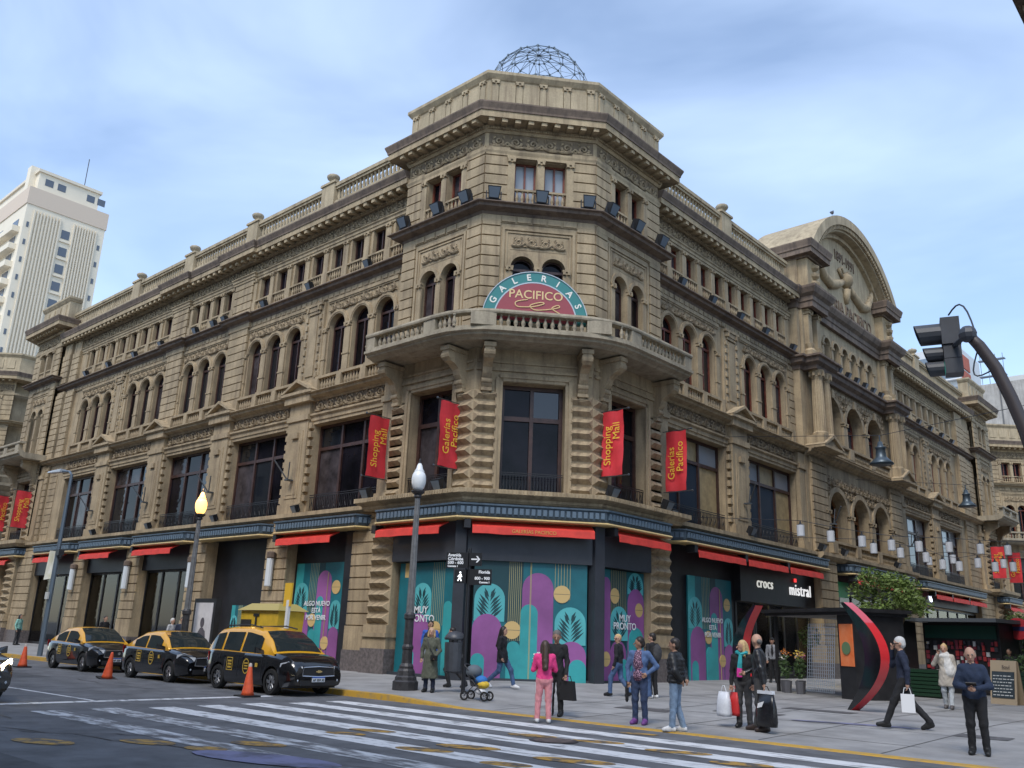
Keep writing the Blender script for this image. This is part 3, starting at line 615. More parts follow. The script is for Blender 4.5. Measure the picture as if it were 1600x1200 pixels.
# ------------------------------------------------------------- wire dome on the tower roof
b=B(); b.add([(-6.9,.2,21.7),(-6.85,-.4,21.7),LV+(21.7,),RV+(21.7,),(.4,7.4,21.7),(-.3,7.5,21.7),(-.3,48,20.66),(-14,48,20.66),(-46,14,20.66),(-46,.4,20.66)],[(0,1,2,3,4,5,6,7,8,9)]); part('roof',b,mat('roof_felt',(.16,.15,.14),.9))
DOME=thing('wire_dome','open wire-frame dome of thin rods on top of the corner tower','dome',(-2.9,3.1,23.4)); rd=2.42; zc=.62
DW=mat('weathered_wire',(.12,.16,.2),.5); nseg=14; lv=[0,.28,.55,.82,1.1,1.35]
def dpt(i,a): e=lv[i]; return (rd*math.cos(e)*math.cos(a),rd*math.cos(e)*math.sin(a),zc+rd*1.12*math.sin(e))
for j in range(nseg):
    b=B(); a=2*math.pi*j/nseg; b.tube([(rd*math.cos(a),rd*math.sin(a),-1.7)]+[dpt(i,a) for i in range(len(lv))]+[(0,0,zc+rd*1.12)],.017,4); obj('rib',b,DW,DOME)
for i in range(len(lv)):
    b=B(); b.tube([dpt(i,2*math.pi*j/nseg) for j in range(nseg+1)],.016,4,cap=False); obj('hoop',b,DW,DOME)
b=B()
for i in range(len(lv)-1):
    for j in range(nseg): b.tube([dpt(i,2*math.pi*j/nseg),dpt(i+1,2*math.pi*(j+1)/nseg)],.010,3)
for i in range(len(lv)):
    for j in range(nseg): b.sphere(dpt(i,2*math.pi*j/nseg),.06,5,4)
obj('diagonal_wires',b,DW,DOME)
# ============================================================= far end pavilions of the block
def far_pavilion(path,face,balc_path,cons):
    F,c,ln,w=face
    pav_face(F,c,ln,w,WOOD,None)
    b=B(); sweep(b,path,prof_mid(17.27,17.66,.55)); part('mid_cornice',b,STONE_D)
    b=B(); sweep(b,path,[(-.1,16.96),(.04,16.96),(.04,17.27),(-.1,17.27)]); sweep(b,path,[(-.1,19.9),(.1,19.9),(.1,20.1),(-.1,20.1)]); sweep(b,path,[(-.1,20.82),(.16,20.85),(.16,21.04),(-.1,21.04)]); part('attic_architrave',b,STONE)
    b=B(); sweep(b,path,prof_low(21.04,21.74,1.0)); co=part('main_cornice',b,STONE); b=B(); sweep(b,path,prof_top(21.04,21.74,1.0)); obj('cornice_crown',b,STONE_D,co)
    for u in spaced(c-ln/2,c+ln/2,.52): put('modillion',MODIL,co,F(u,w+.14,21.17),(0,0,F.rz))
    b=B(); sweep(b,path,[(-.5,21.7),(.1,21.7),(.1,22.0),(.05,22.02),(.05,23.2),(.1,23.24),(.22,23.42),(.22,23.55),(-.5,23.55)]); par=part('tower_parapet',b,STONE_L)
    for i in range(4):
        u=c-ln/2+.25+(i+.5)*(ln-.5)/4; s=B(); s.fbox(F,u-.33,u+.33,w+.04,w+.1,22.22,23.0); obj('parapet_panel',s,STONE_L,par)
    b=B(); sweep(b,path,[(-.6,.1),(0,.1),(0,21.1),(-.6,21.1)] if False else [(-.9,6.0),(-.02-.86,6.0),(-.88,21.7),(-.9,21.7)]); part('inner_wall',b,STONE)
    qp=part('quoin_piers',B().fbox(F,c-ln/2,c-ln/2+.8,w-.1,w,6.56,10.3),STONE)
    quoins(F,c-ln/2+.02,c-ln/2+.88,w,6.58,10.35,qp); quoins(F,c+ln/2-.88,c+ln/2-.02,w,6.58,10.35,qp)
    b=B(); sweep(b,path,[(-.2,6.1),(.7,6.1),(.8,6.2),(.95,6.3),(.95,6.52),(-.2,6.55)]); part('ledge',b,STONE)
    if balc_path:
        bp=rounded(balc_path,.8); b=B(); sweep(b,bp,[(-.3,11.78),(1.2,11.78),(1.5,11.9),(1.52,12.0),(1.66,12.04),(1.66,12.16),(-.3,12.16)]); bo=part('balcony',b,BALC)
        b=B(); sweep(b,bp,[(1.3,12.16),(1.6,12.16),(1.6,12.25),(1.3,12.25)]); sweep(b,bp,[(1.28,12.72),(1.62,12.72),(1.64,12.78),(1.62,12.86),(1.28,12.86)])
        for x0 in (c-ln/2-.2,c+ln/2-.5,c-.3): b.fbox(F,x0,x0+.6,w+1.32,w+1.58,12.25,12.72)
        obj('balustrade_rail',b,BALC,bo)
        ba=B()
        for u in spaced(c-ln/2+.4,c+ln/2-.5,.26): ba.lathe([(.07,12.25),(.04,12.33),(.085,12.45),(.035,12.64),(.07,12.72)],F(u,w+1.45,0)[:2]+(0,),6,cap=False)
        obj('balusters',ba,BALC,bo,kind='stuff')
    for u in cons: console(F,u,w)
def ground_pier(F,u0,u1,w,side=0):
    """ground floor pier: granite plinth, base block, prismatic stones"""
    pr=part('ground_floor_pier',B().fbox(F,u0,u1,.1,w-.1,.1,6.1).fbox(F,u0-.05,u1+.05,.1,w+.02,1.1,1.92).fbox(F,u0-.1,u1+.1,.1,w+.1,1.5,1.64),STONE)
    obj('plinth',B().fbox(F,u0-.08,u1+.08,.0,w+.08,0,1.1),GRANITE,pr)
    quoins(F,u0+.02,u1-.02,w-.1,1.98,6.0,pr,d=.2)
def flat_pier(F,u0,u1,w):
    b=B(); b.fbox(F,u0,u1,0,w-.05,.1,6.05); courses(b,F,u0-.02,u1+.02,w-.06,1.9,6.0,.44,.06); b.fbox(F,u0-.03,u1+.03,0,w+.04,1.0,1.86)
    pr=part('ground_floor_pier',b,STONE); obj('plinth',B().fbox(F,u0-.06,u1+.06,0,w+.08,0,1.0),GRANITE,pr); return pr
PAVL=[(-49.6,2.9),(-47.2,-.5),(-42.7,-.5),(-42.7,.2)]; PAVR=[(-.2,53.9),(.5,53.9),(.5,58.4),(-2.9,61.0)]
far_pavilion(PAVL,(FL,-44.95,4.5,.5),[(-49.6,2.9),(-47.2,-.5),(-42.3,-.5)],(-46.6,-43.2))
far_pavilion(PAVR,(FR,56.15,4.5,.5),[(.5,53.5),(.5,58.4),(-2.9,61)],(54.4,57.9))
for F,a,e in ((FL,-42.65,-40.2),(FR,49.9,53.85)):
    b=B(); m=(a+e)/2
    for x0,x1,w in ((a,m-.1,.28),(m+.1,e,.16)):
        courses(b,F,x0,x1,w,6.5,11.3); b.fbox(F,x0+.02,x1-.02,0,w+.01,6.4,11.4); courses(b,F,x0,x1,w,11.9,16.3); b.fbox(F,x0+.02,x1-.02,0,w+.01,11.8,16.5); courses(b,F,x0,x1,w,17.1,19.2); b.fbox(F,x0+.02,x1-.02,0,w+.01,17.0,19.9)
    part('pier_facing',b,STONE)
flat_pier(FL,-42.6,-40.3,.7); ground_pier(FL,-47.1,-45.9,.95); ground_pier(FL,-44.0,-42.75,.95); flat_pier(FR,50.2,53.8,.7); ground_pier(FR,54.0,55.2,.95); ground_pier(FR,57.2,58.4,.95)
b=B(); b.fbox(FL,-46,-44,.1,.3,.1,6.1); b.fbox(FR,55.2,57.2,.1,.3,.1,6.1); b.quad((-49.6,2.9,0),(-47.2,-.4,0),(-47.2,-.4,22),(-49.6,2.9,22)); b.quad((.4,58.4,0),(-2.9,61,0),(-2.9,61,22),(.4,58.4,22)); b.quad((-49.6,2.9,0),(-49.6,40,0),(-49.6,40,22),(-49.6,2.9,22)); b.quad((-2.9,61,0),(-40,61,0),(-40,61,22),(-2.9,61,22)); part('side_wall',b,STONE)
# ============================================================= central pavilion on the pedestrian street
YC=28.4; CW=.45
b=B(); wall(b,FR,21.3,35.6,6.0,11.75,[(YC+k*3.2-1.2,YC+k*3.2+1.2,6.4,8.75,True) for k in (-1,0,1)],CW,.8); wall(b,FR,21.3,35.6,11.75,16.2,[(YC+k*3.2-1.25,YC+k*3.2+1.25,11.9,14.1,True) for k in (-1,0,1)],CW,.8)
wall(b,FR,21.3,35.6,16.2,20.7,[(YC+(k-2.5)*1.3-.45,YC+(k-2.5)*1.3+.45,17.1,18.45,True) for k in range(6)],CW,.6)
b.quad((0,21.3,6),(CW,21.3,6),(CW,21.3,20.7),(0,21.3,20.7)); b.quad((0,35.6,6),(CW,35.6,6),(CW,35.6,20.7),(0,35.6,20.7)); part('central_bay_wall',b,STONE)
for k in (-1,0,1):
    u=YC+k*3.2; rg=B()
    arch_ring(rg,FR,u,8.75,1.2,1.48,CW-.02,CW+.1,18); part('archivolt',rg,STONE); rg=B(); arch_ring(rg,FR,u,14.1,1.25,1.55,CW-.02,CW+.1,18); rg.fbox(FR,u-.16,u+.16,CW,CW+.2,15.3,15.75); part('archivolt',rg,STONE)
    arch_window(FR,u,1.2,6.4,8.75,CW-.6,BLD,mat('orange_brown_door_wood',(.24,.10,.035),.45,var=.3) if k<1 else WOOD,GLASS,.12); arch_window(FR,u,1.25,11.9,14.1,CW-.6,BLD,REDWOOD,GREYP,.12)  # the two arches nearer the corner get a lighter orange-brown wood
    g=part('spandrel_relief',B().fbox(FR,u-1.5,u+1.5,CW-.01,CW+.01,15.6,15.7),STONE); frieze(FR,u-1.55,u+1.55,CW+.04,15.35,g); frieze(FR,u-1.55,u-.9,CW+.04,14.9,g); frieze(FR,u+.9,u+1.55,CW+.04,14.9,g)
    g=part('spandrel_relief',B().fbox(FR,u-1.5,u+1.5,CW-.01,CW+.01,10.5,10.6),STONE); frieze(FR,u-1.55,u+1.55,CW+.04,10.2,g); frieze(FR,u-1.55,u-.9,CW+.04,9.7,g); frieze(FR,u+.9,u+1.55,CW+.04,9.7,g)
for k in (-1.5,-.5,.5,1.5):
    u=YC+k*3.2
    for z0,z1 in ((6.4,8.5),(11.9,13.85)): cc=B(); cc.fbox(FR,u-.28,u+.28,CW-.02,CW+.14,z0,z1); capital(cc,FR,u,CW-.02,CW+.17,z1,.3,.3); part('window_colonnette',cc,STONE)
for k in range(6): u=YC+(k-2.5)*1.3; rg=B(); arch_ring(rg,FR,u,18.45,.45,.6,CW-.02,CW+.08); part('archivolt',rg,STONE); arch_window(FR,u,.45,17.1,18.45,CW-.5,BLD,WOOD,GLASS,.06)
for k in range(7): u=YC+(k-3)*1.3; b=B(); b.fbox(FR,u-.13,u+.13,CW-.02,CW+.08,17.1,18.3); capital(b,FR,u,CW-.02,CW+.1,18.25,.14,.22); part('attic_colonnette',b,STONE)
for z0,z1,bl in ((6.4,7.15,0),(11.85,12.6,1)):
    b=B(); b.fbox(FR,YC-4.9,YC+4.9,CW+.1,CW+.4,z1-.12,z1); b.fbox(FR,YC-4.9,YC+4.9,CW+.1,CW+.4,z0,z0+.1)
    for k in (-1.5,-.5,.5,1.5): b.fbox(FR,YC+k*3.2-.3,YC+k*3.2+.3,CW+.08,CW+.42,z0+.1,z1-.12)
    for k in (-1,0,1):
        for u in spaced(YC+k*3.2-1.3,YC+k*3.2+1.3,.24): b.lathe([(.07,z0+.1),(.04,z0+.2),(.085,z0+.32),(.035,z0+.54),(.07,z1-.12)],FR(u,CW+.25,0)[:2]+(0,),6,cap=False)
    part('balustrade',b,STONE)
# side piers with paired fluted columns
for s in (-1,1):
    pc=YC+s*5.75
    b=B(); courses(b,FR,pc-.95,pc+.95,CW+.1,6.5,11.3); b.fbox(FR,pc-.93,pc+.93,CW,CW+.11,6.4,11.4); b.fbox(FR,pc-1.0,pc+1.0,CW,CW+.95,11.75,12.45); part('pier_facing',b,STONE)
    b=B(); b.fbox(FR,pc-1.3,pc+1.3,CW,CW+1.1,11.72,11.86); b.prism([(pc-1.1,11.86),(pc+1.1,11.86),(pc,12.42)],FR,CW,CW+.98)
    for s_ in (-1,1): b.prism([(pc+s_*1.32,11.86),(pc+s_*1.08,11.86),(pc,12.38),(pc,12.54)],FR,CW,CW+1.12)
    part('pediment',b,STONE)
    oc=pc-s*-0.0
    for q in (-.48,.48):
        b=B(); n=16
        prof=[]; vs=[];fs=[]
        for i,(r,z) in enumerate(((.40,12.45),(.40,12.6),(.33,12.68),(.33,13.2),(.31,14.5),(.27,15.55))):
            for k in range(n*2): a=math.pi*k/n; rr=r*(1 if k%2==0 or i<2 else .9); vs.append(FR(pc+q+rr*math.cos(a),CW+.55+rr*math.sin(a),z))
        m=n*2
        for i in range(5):
            for k in range(m): fs.append((i*m+k,i*m+(k+1)%m,(i+1)*m+(k+1)%m,(i+1)*m+k))
        b.add(vs,fs); b.lathe([(.27,15.55),(.33,15.7),(.3,15.75),(.4,15.98),(.42,16.05)],FR(pc+q,CW+.55,0)[:2]+(0,),12)
        for k in range(8): a=math.pi*k/4; b.box(*(lambda p:(p[0]-.06,p[0]+.06,p[1]-.06,p[1]+.06))(FR(pc+q+.36*math.cos(a),CW+.55+.36*math.sin(a),0)),15.72,15.96)
        part('fluted_column',b,STONE)
    b=B(); b.fbox(FR,pc-1.0,pc+1.0,CW-.02,CW+.15,16.9,19.6); 
    for q in (-.55,.55): b.fbox(FR,pc+q-.22,pc+q+.22,CW+.1,CW+.4,17.6,19.3); capital(b,FR,pc+q,CW+.1,CW+.45,19.2,.26,.4); b.lathe([(.34,16.95),(.36,17.2),(.2,17.35),(.28,17.6)],FR(pc+q,CW+.3,0)[:2]+(0,),8)
    part('attic_pilasters',b,STONE)
CP=[FR(21.3,0,0)[:2],FR(21.3,CW,0)[:2],FR(21.65,CW,0)[:2],FR(21.65,CW+.75,0)[:2],FR(23.65,CW+.75,0)[:2],FR(23.65,CW+.15,0)[:2],FR(33.15,CW+.15,0)[:2],FR(33.15,CW+.75,0)[:2],FR(35.15,CW+.75,0)[:2],FR(35.15,CW,0)[:2],FR(35.6,CW,0)[:2],FR(35.6,0,0)[:2]]
b=B(); sweep(b,CP,prof_mid(16.05,16.8,.45)); part('mid_cornice',b,STONE_D)
b=B(); sweep(b,[FR(21.3,CW,0)[:2],FR(35.6,CW,0)[:2]],prof_mid(11.38,11.76,.5)); sweep(b,[FR(21.3,CW,0)[:2],FR(35.6,CW,0)[:2]],[(-.2,6.02),(.5,6.02),(.7,6.2),(.7,6.36),(-.2,6.38)]); part('string_cornice',b,STONE)
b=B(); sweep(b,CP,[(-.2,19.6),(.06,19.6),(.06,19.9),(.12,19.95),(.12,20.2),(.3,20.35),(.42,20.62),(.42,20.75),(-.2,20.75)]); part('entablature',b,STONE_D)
# curved gable
Rg=7.9; zgab=27.1-Rg; hw=6.6; a0=math.asin(hw/Rg); k=28
arc=lambda r,i:(YC+r*math.sin(-a0+2*a0*i/k),zgab+r*math.cos(-a0+2*a0*i/k))
b=B(); b.prism([(YC-5.6,20.7),(YC+5.6,20.7)]+[(YC+5.6,23.2)]+[arc(Rg-.9,i) for i in range(k-2,1,-1)]+[(YC-5.6,23.2)],FR,CW-.3,CW+.05); TY=part('tympanum',b,STONE_L)
b=B()
for i in range(k):
    for (r0,r1,w0,w1) in ((Rg-.55,Rg,-2.6,CW+1.0),(Rg-.9,Rg-.55,CW-.1,CW+.75),(Rg-1.15,Rg-.9,CW-.1,CW+.3)):
        p=[arc(r0,i),arc(r0,i+1),arc(r1,i+1),arc(r1,i)]; b.prism(p,FR,w0,w1)
GB=part('arched_gable_cornice',b,STONE_L)
for i in range(k*2):
    a=-a0*.93+2*a0*.93*i/(k*2-1); r=Rg-.66; s=B(); 
    c_=(YC+r*math.sin(a),zgab+r*math.cos(a)); d=(math.sin(a),math.cos(a)); t=(math.cos(a),-math.sin(a))
    s.prism([(c_[0]+d[0]*p+t[0]*q,c_[1]+d[1]*p+t[1]*q) for p,q in ((-.14,-.07),(-.14,.07),(.1,.07),(.1,-.07))],FR,CW+.7,CW+.92); obj('gable_dentil',s,STONE,GB)
for s in (-1,1):
    pc=YC+s*5.75; b=B(); b.fbox(FR,pc-.85,pc+.85,-1.2,CW+.55,20.7,22.6); path=[FR(pc-.85,-1,0)[:2],FR(pc-.85,CW+.55,0)[:2],FR(pc+.85,CW+.55,0)[:2],FR(pc+.85,-1,0)[:2]]
    part('gable_block',b,STONE); b=B(); sweep(b,path,prof_main(22.6,23.45,.6,-.3)); part('gable_block_cornice',b,STONE_D)
    b=B(); 
    for z in (21.0,21.5,22.0): b.lathe([(.1,z),(.3,z+.15),(.34,z+.3),(.12,z+.45)],FR(pc,CW+.55,0)[:2]+(0,),8)
    part('gable_ornament',b,STONE)
b=B(); b.add([FR(21.9,-2.6,20.6),FR(34.9,-2.6,20.6),FR(34.9,-2.6,23.5),FR(YC,-2.6,26.5),FR(21.9,-2.6,23.5)],[(0,1,2,3,4)]); b.fbox(FR,21.7,21.9,-2.6,CW,20.6,23.4); b.fbox(FR,34.9,35.1,-2.6,CW,20.6,23.4); part('gable_back',b,STONE)
LETD=mat('dark_relief_lettering',(.17,.12,.08),.8)
text('gable_lettering','1891-1991',.95,LETD,FR,YC+.3,CW+.06,24.9,TY,extr=.05,sx=.8); text('gable_lettering','GALERIA PACIFICO',1.1,LETD,FR,YC,CW+.06,21.45,TY,extr=.05,sx=.86)
b=B()
for s in (-1,1):
    pts=[FR(YC+s*x,CW+.12,z) for x,z in ((.4,23.3),(1.2,22.9),(2.4,22.5),(3.4,22.75),(4.2,23.6),(4.6,24.3))]; b.tube(pts,[.2,.28,.33,.3,.2,.1],7)
    b.tube([FR(YC+s*x,CW+.15,z) for x,z in ((.3,23.5),(.9,24.0),(.5,24.2),(.2,23.8))],.12,6)
b.sphere(FR(YC,CW+.15,23.5),.5,10,7); b.lathe([(.12,22.0),(.25,22.4),(.3,22.9)],FR(YC,CW+.15,0)[:2]+(0,),8); part('garland',b,STONE,smooth=True)
for i,dx in enumerate((-.5,.35)):
    PB=thing('pigeon',('grey pigeon perched on the curved gable, nearer the corner tower','grey pigeon perched on the curved gable, farther along the ridge')[i],'pigeon',(.9,YC-1.6+dx,27.0),group='pigeons on the gable')
    b=B(); b.tube([(0,-.2,.16),(0,-.1,.2),(0,.06,.24),(0,.14,.3),(0,.17,.36)],[.02,.09,.1,.06,.05],7); b.sphere((0,.18,.39),.055,7,5); b.tube([(0,.2,.39),(0,.27,.37)],[.02,.004],5); b.tube([(0,-.15,.18),(0,-.36,.1)],[.06,.02],5); b.tube([(.03,.02,.15),(.03,.03,0)],.01,4); b.tube([(-.03,.02,.15),(-.03,.03,0)],.01,4)
    obj('body',b,mat('pigeon_grey',(.08,.085,.1),.7),PB,True)
# ============================================================= ground floor, corner
ground_pier(FL,-6.95,-5.75,.95); flat_pier(FL,-8.35,-7.0,.72); ground_pier(FR,6.05,7.4,.95); flat_pier(FL,-14.3,-12.75,.72); flat_pier(FL,-20.9,-19.4,.72); flat_pier(FL,-27.5,-26.0,.72); flat_pier(FL,-34.2,-32.7,.72)
flat_pier(FR,21.3,23.3,.95); flat_pier(FR,33.6,35.6,.95); flat_pier(FR,36.2,37.2,.7)
b=B(); sweep(b,PAV,[(-.2,6.08),(.55,6.08),(.62,6.16),(.62,6.24),(.85,6.36),(.85,6.52),(-.2,6.56)]); LG=part('ledge',b,STONE)
b=B()
for F,c,ln,w in ((FL,-4.6,4.7,.5),(FC,CL,CLEN+.5,0),(FR,5.125,4.75,.5)):
    for u in spaced(c-ln/2,c+ln/2,.13): b.fbox(F,u-.045,u+.045,w+.84,w+.875,6.37,6.5)
obj('ledge_dentils',b,STONE,LG,kind='stuff')
GP=[(-5.7,-.95),tuple(offset_path(PCORE,.45)[1]),tuple(offset_path(PCORE,.45)[2]),(.95,6.0)]
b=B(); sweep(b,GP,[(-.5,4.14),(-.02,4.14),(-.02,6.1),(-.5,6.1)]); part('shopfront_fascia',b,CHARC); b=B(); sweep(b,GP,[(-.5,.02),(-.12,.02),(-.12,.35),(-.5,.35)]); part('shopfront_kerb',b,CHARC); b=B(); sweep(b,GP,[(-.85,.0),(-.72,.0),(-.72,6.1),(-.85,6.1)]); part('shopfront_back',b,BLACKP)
b=B()
for p,rz in ((offset_path(PCORE,.33)[1],FC.rz*.5),(offset_path(PCORE,.33)[2],FC.rz*1.5-.05)):
    s=B().box(-.2,.2,-.2,.2,.05,5.5); put('shopfront_column',s.mesh('shopfront_column',CHARC),BLD,(p.x,p.y,0),(0,0,rz))
# canopies ------------------------------------------------------
def canopy(path,awn,closed_top=None,letters=None):
    """path: plan line of the canopy edge; awn: list of (F,u0,u1,w) red awnings under it"""
    b=B(); sweep(b,path,[(-.5,5.56),(-.03,5.56),(0,5.62),(.04,5.9),(.1,5.93),(.1,5.99),(-.5,6.02)]); co=part('canopy',b,BLUEGREY)
    g=B(); sweep(g,path,[(-.5,5.45),(.06,5.45),(.1,5.49),(.06,5.54),(-.5,5.54)]); obj('gold_trim',g,GOLD,co)
    d=B()
    for i in range(len(path)-1):
        a,e=Vector(path[i]),Vector(path[i+1]); ln=(e-a).length; t=(e-a)/ln; F=Frame(a.x,a.y,t.x,t.y)
        for u in spaced(.05,ln-.05,.2): d.fbox(F,u-.065,u+.065,-.01,.075,5.66,5.87)
    obj('canopy_blocks',d,mat('pale_blue_grey_canopy',(.10,.145,.19),.5),co,kind='stuff')
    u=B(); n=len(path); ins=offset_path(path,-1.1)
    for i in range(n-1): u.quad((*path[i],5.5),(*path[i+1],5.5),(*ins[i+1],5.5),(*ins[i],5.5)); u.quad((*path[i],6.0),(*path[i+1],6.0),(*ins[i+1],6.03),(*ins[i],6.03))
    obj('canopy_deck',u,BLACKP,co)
    for F,u0,u1,w in awn:
        s=B(); m=8
        pr=[(w-.35,5.44),(w-.05,5.30),(w+.12,5.22),(w+.14,4.98),(w+.11,4.97),(w+.09,5.19),(w-.06,5.26),(w-.35,5.40)]
        n_=len(pr); vs=[];fs=[]
        for i in range(m+1):
            for p,z in pr: vs.append(F(u0+(u1-u0)*i/m,p,z+.012*math.sin(i*2.3)*(1 if z<5.1 else 0)))
        for i in range(m):
            for j in range(n_): fs.append((i*n_+j,i*n_+(j+1)%n_,(i+1)*n_+(j+1)%n_,(i+1)*n_+j))
        fs.append(tuple(range(n_))); fs.append(tuple(m*n_+j for j in range(n_))); s.add(vs,fs); part('awning',s,RED,co)
        if letters and F is FC: text('awning_lettering','GALERÍAS PACÍFICO',.17,mat('gold_awning_lettering',(.6,.36,.08),.6),F,(u0+u1)/2,w+.146,5.09,co)
        h=B(); h.fbox(F,u0-.28,u0-.06,w-.3,w+.1,5.15,5.44); obj('awning_motor_box',h,BLACKP,co)
    return co
off=offset_path(PCORE,.9); CP0=[(-6.2,-1.4),tuple(off[1]),tuple(off[2]),(1.4,6.6)]
canopy(CP0,[(FL,-6.1,-2.75,1.35),(FC,.1,CLEN-.1,.85),(FR,3.2,6.5,1.35)],letters=True)
def can(F,u0,u1,awn,wo=1.15): return canopy([F(u0,.25,0)[:2],F(u0+.5,wo,0)[:2],F(u1-.5,wo,0)[:2],F(u1,.25,0)[:2]],[(F,a,e,wo-.05) for a,e in awn])
for c,aw in ((-10.4,(-12.9,-9.2)),(-16.9,None),(-23.4,(-25.9,-21.9)),(-30.0,(-32.3,-28.6)),(-36.6,(-39.0,-35.2)),(-44.9,(-46.6,-43.6))): can(FL,c-3.15 if c!=-10.4 else -13.6,c+3.15 if c!=-10.4 else -7.2,[aw] if aw else [])
can(FR,7.6,22.2,[(9.0,12.9),(13.2,17.0),(17.3,20.9)]); can(FR,24.2,34.4,[(25.0,28.6),(28.9,33.4)],1.3); can(FR,36.2,50.4,[(38.4,41.6),(41.9,45.4),(45.7,49.6)]); can(FR,53.9,58.8,[(54.6,58.2)],1.6)
# shop fronts, murals ------------------------------------------------
TQ=mat('mural_turquoise',(.035,.33,.34),.5,var=.2,scale=.6); CY=mat('mural_cyan',(.09,.42,.44),.5,var=.12,scale=.8); DT=mat('mural_dark_teal',(.008,.05,.06),.5); MT=mat('mural_mid_teal',(.008,.13,.16),.5,var=.25,scale=.6); PU=mat('mural_purple',(.26,.085,.26),.5,var=.22,scale=.5); GO=mat('mural_gold',(.60,.42,.17),.5); GL=mat('mural_gold_line',(.42,.36,.16),.5); WH=mat('mural_white_text',(.75,.77,.78),.5)
def mural(F,u0,u1,z0,z1,w,shapes,texts=(),base=None):
    W_,H_=u1-u0,z1-z0
    BO=part('mural_board',B().fbox(F,u0,u1,w-.06,w,z0,z1),base or MT); lay=[0]
    X=lambda x:u0+x*W_
    Z=lambda y:z0+y*H_
    def arch(b,x0,x1,top,bot,d):
        a,e=X(x0),X(x1); r=(e-a)/2; zt=max(Z(top)-r,Z(bot)+.001); k=14
        b.prism([(a,Z(bot)),(e,Z(bot))]+[((a+e)/2+r*math.cos(math.pi*i/k),zt+r*math.sin(math.pi*i/k)) for i in range(k+1)],F,w-.01,w+d)
    for sh in shapes:
        lay[0]+=1; d=.002*lay[0]; ty=sh[0]; b=B()
        if ty=='arch': arch(b,*sh[1:5],d); obj('mural_arch',b,sh[5],BO)
        elif ty=='panel': b.fbox(F,X(sh[1]),X(sh[2]),w-.01,w+d,Z(sh[3]),Z(sh[4])); obj('mural_panel',b,sh[5],BO)
        elif ty=='lines':
            n=sh[5]
            for i in range(n): u=X(sh[1]+(sh[2]-sh[1])*(i+.5)/n); b.fbox(F,u-.008,u+.008,w-.01,w+d,Z(sh[3]),Z(sh[4]))
            obj('mural_lines',b,GL,BO)
        elif ty=='circ':
            cx,cz,r=X(sh[1]),Z(sh[2]),sh[3]; b.prism([(cx+r*math.cos(2*math.pi*i/22),cz+r*math.sin(2*math.pi*i/22)) for i in range(22)],F,w-.01,w+d); o=obj('mural_disc',b,GO,BO)
            b=B(); b.fbox(F,cx-r*.95,cx+r*.95,w,w+d+.001,cz-.006,cz+.006); obj('disc_line',b,DT,BO)
        elif ty=='palm':
            arch(b,*sh[1:5],d); obj('mural_arch',b,CY,BO); b=B(); cx=(X(sh[1])+X(sh[2]))/2; hw=(X(sh[2])-X(sh[1]))/2; zb,zt=Z(sh[4]),Z(sh[3])
            for i in range(7):
                zb_=zb+(zt-zb)*(.02+.1*i)
                for s in (-1,1):
                    L_h=hw*(.95-.06*i); L_v=(zt-zb)*(.34-.012*i)
                    p0=(cx+s*.015,zb_); p3=(cx+s*L_h*(.95 if i<5 else .6),min(zb_+L_v,zt-hw*.18)); mid=((p0[0]+p3[0])/2,(p0[1]+p3[1])/2+.0); tx,tz=p3[0]-p0[0],p3[1]-p0[1]; ll=math.hypot(tx,tz); nx,nz=-tz/ll,tx/ll; th=.05+.018*hw
                    m1=(p0[0]+tx*.45-s*nx*-th*.2,p0[1]+tz*.45-nz*th*s*0-.0); q1=(p0[0]+tx*.5+nx*th,p0[1]+tz*.5+nz*th); q2=(p0[0]+tx*.55-nx*th*.6,p0[1]+tz*.55-nz*th*.6)
                    b.prism([p0,q2,p3,q1],F,w-.005,w+d+.002)
            lay[0]+=1; obj('palm_leaves',b,DT,BO)
    lay[0]+=2
    for s,x,y,size in texts: text('mural_lettering',s,size,WH,F,X(x),w+.002*lay[0]+.006,Z(y),BO,bold=.004)
mural(FC,.3,CLEN-.2,.16,4.14,.3,[('panel',.71,1,.4,1,TQ if False else MT),('panel',.29,.43,.3,1,DT),('lines',.30,.42,.35,1,7),('panel',.0,.29,.5,1,DT),('lines',.7,.86,.7,1,6),
 ('palm',.01,.275,.81,.50),('arch',0,.255,.56,0,PU),('arch',0,.115,.24,0,TQ),('arch',.30,.42,.345,0,TQ),('circ',.345,.435,.29),('arch',.425,.70,.915,0,PU),('arch',.415,.565,.65,0,TQ),('lines',.49,.505,0,1,2),('circ',.775,.745,.29),('palm',.715,.99,.64,.33),('arch',.745,.995,.36,0,PU),('arch',.845,.995,.215,0,TQ)])
mural(FL,-5.55,-2.75,.2,4.1,.62,[('lines',.62,.85,.45,1,7),('panel',.1,.22,.87,1,GO),('panel',.85,1,.0,.9,MT),('palm',.28,.62,.82,.5),('arch',.2,.6,.55,0,PU),('arch',.85,1,.66,0,TQ),('arch',.2,.36,.24,0,TQ),('circ',.72,.42,.26)],[('MUY',.45,.58,.34),('PRONTO',.45,.505,.34)])
mural(FR,3.3,5.95,.2,4.1,.62,[('panel',.2,.58,.3,1,DT),('lines',.2,.58,.6,1,9),('palm',.6,.98,1.0,.8),('arch',0,.2,.93,0,PU),('arch',.6,.99,.85,0,PU),('circ',.3,.77,.27),('circ',.87,.66,.25),('palm',.2,.6,.68,.38),('arch',.2,.56,.38,0,PU),('arch',.62,.97,.5,0,TQ),('circ',.1,.22,.25),('arch',.42,.6,.22,0,TQ)],[('MUY',.52,.575,.34),('PRONTO',.52,.505,.34)])
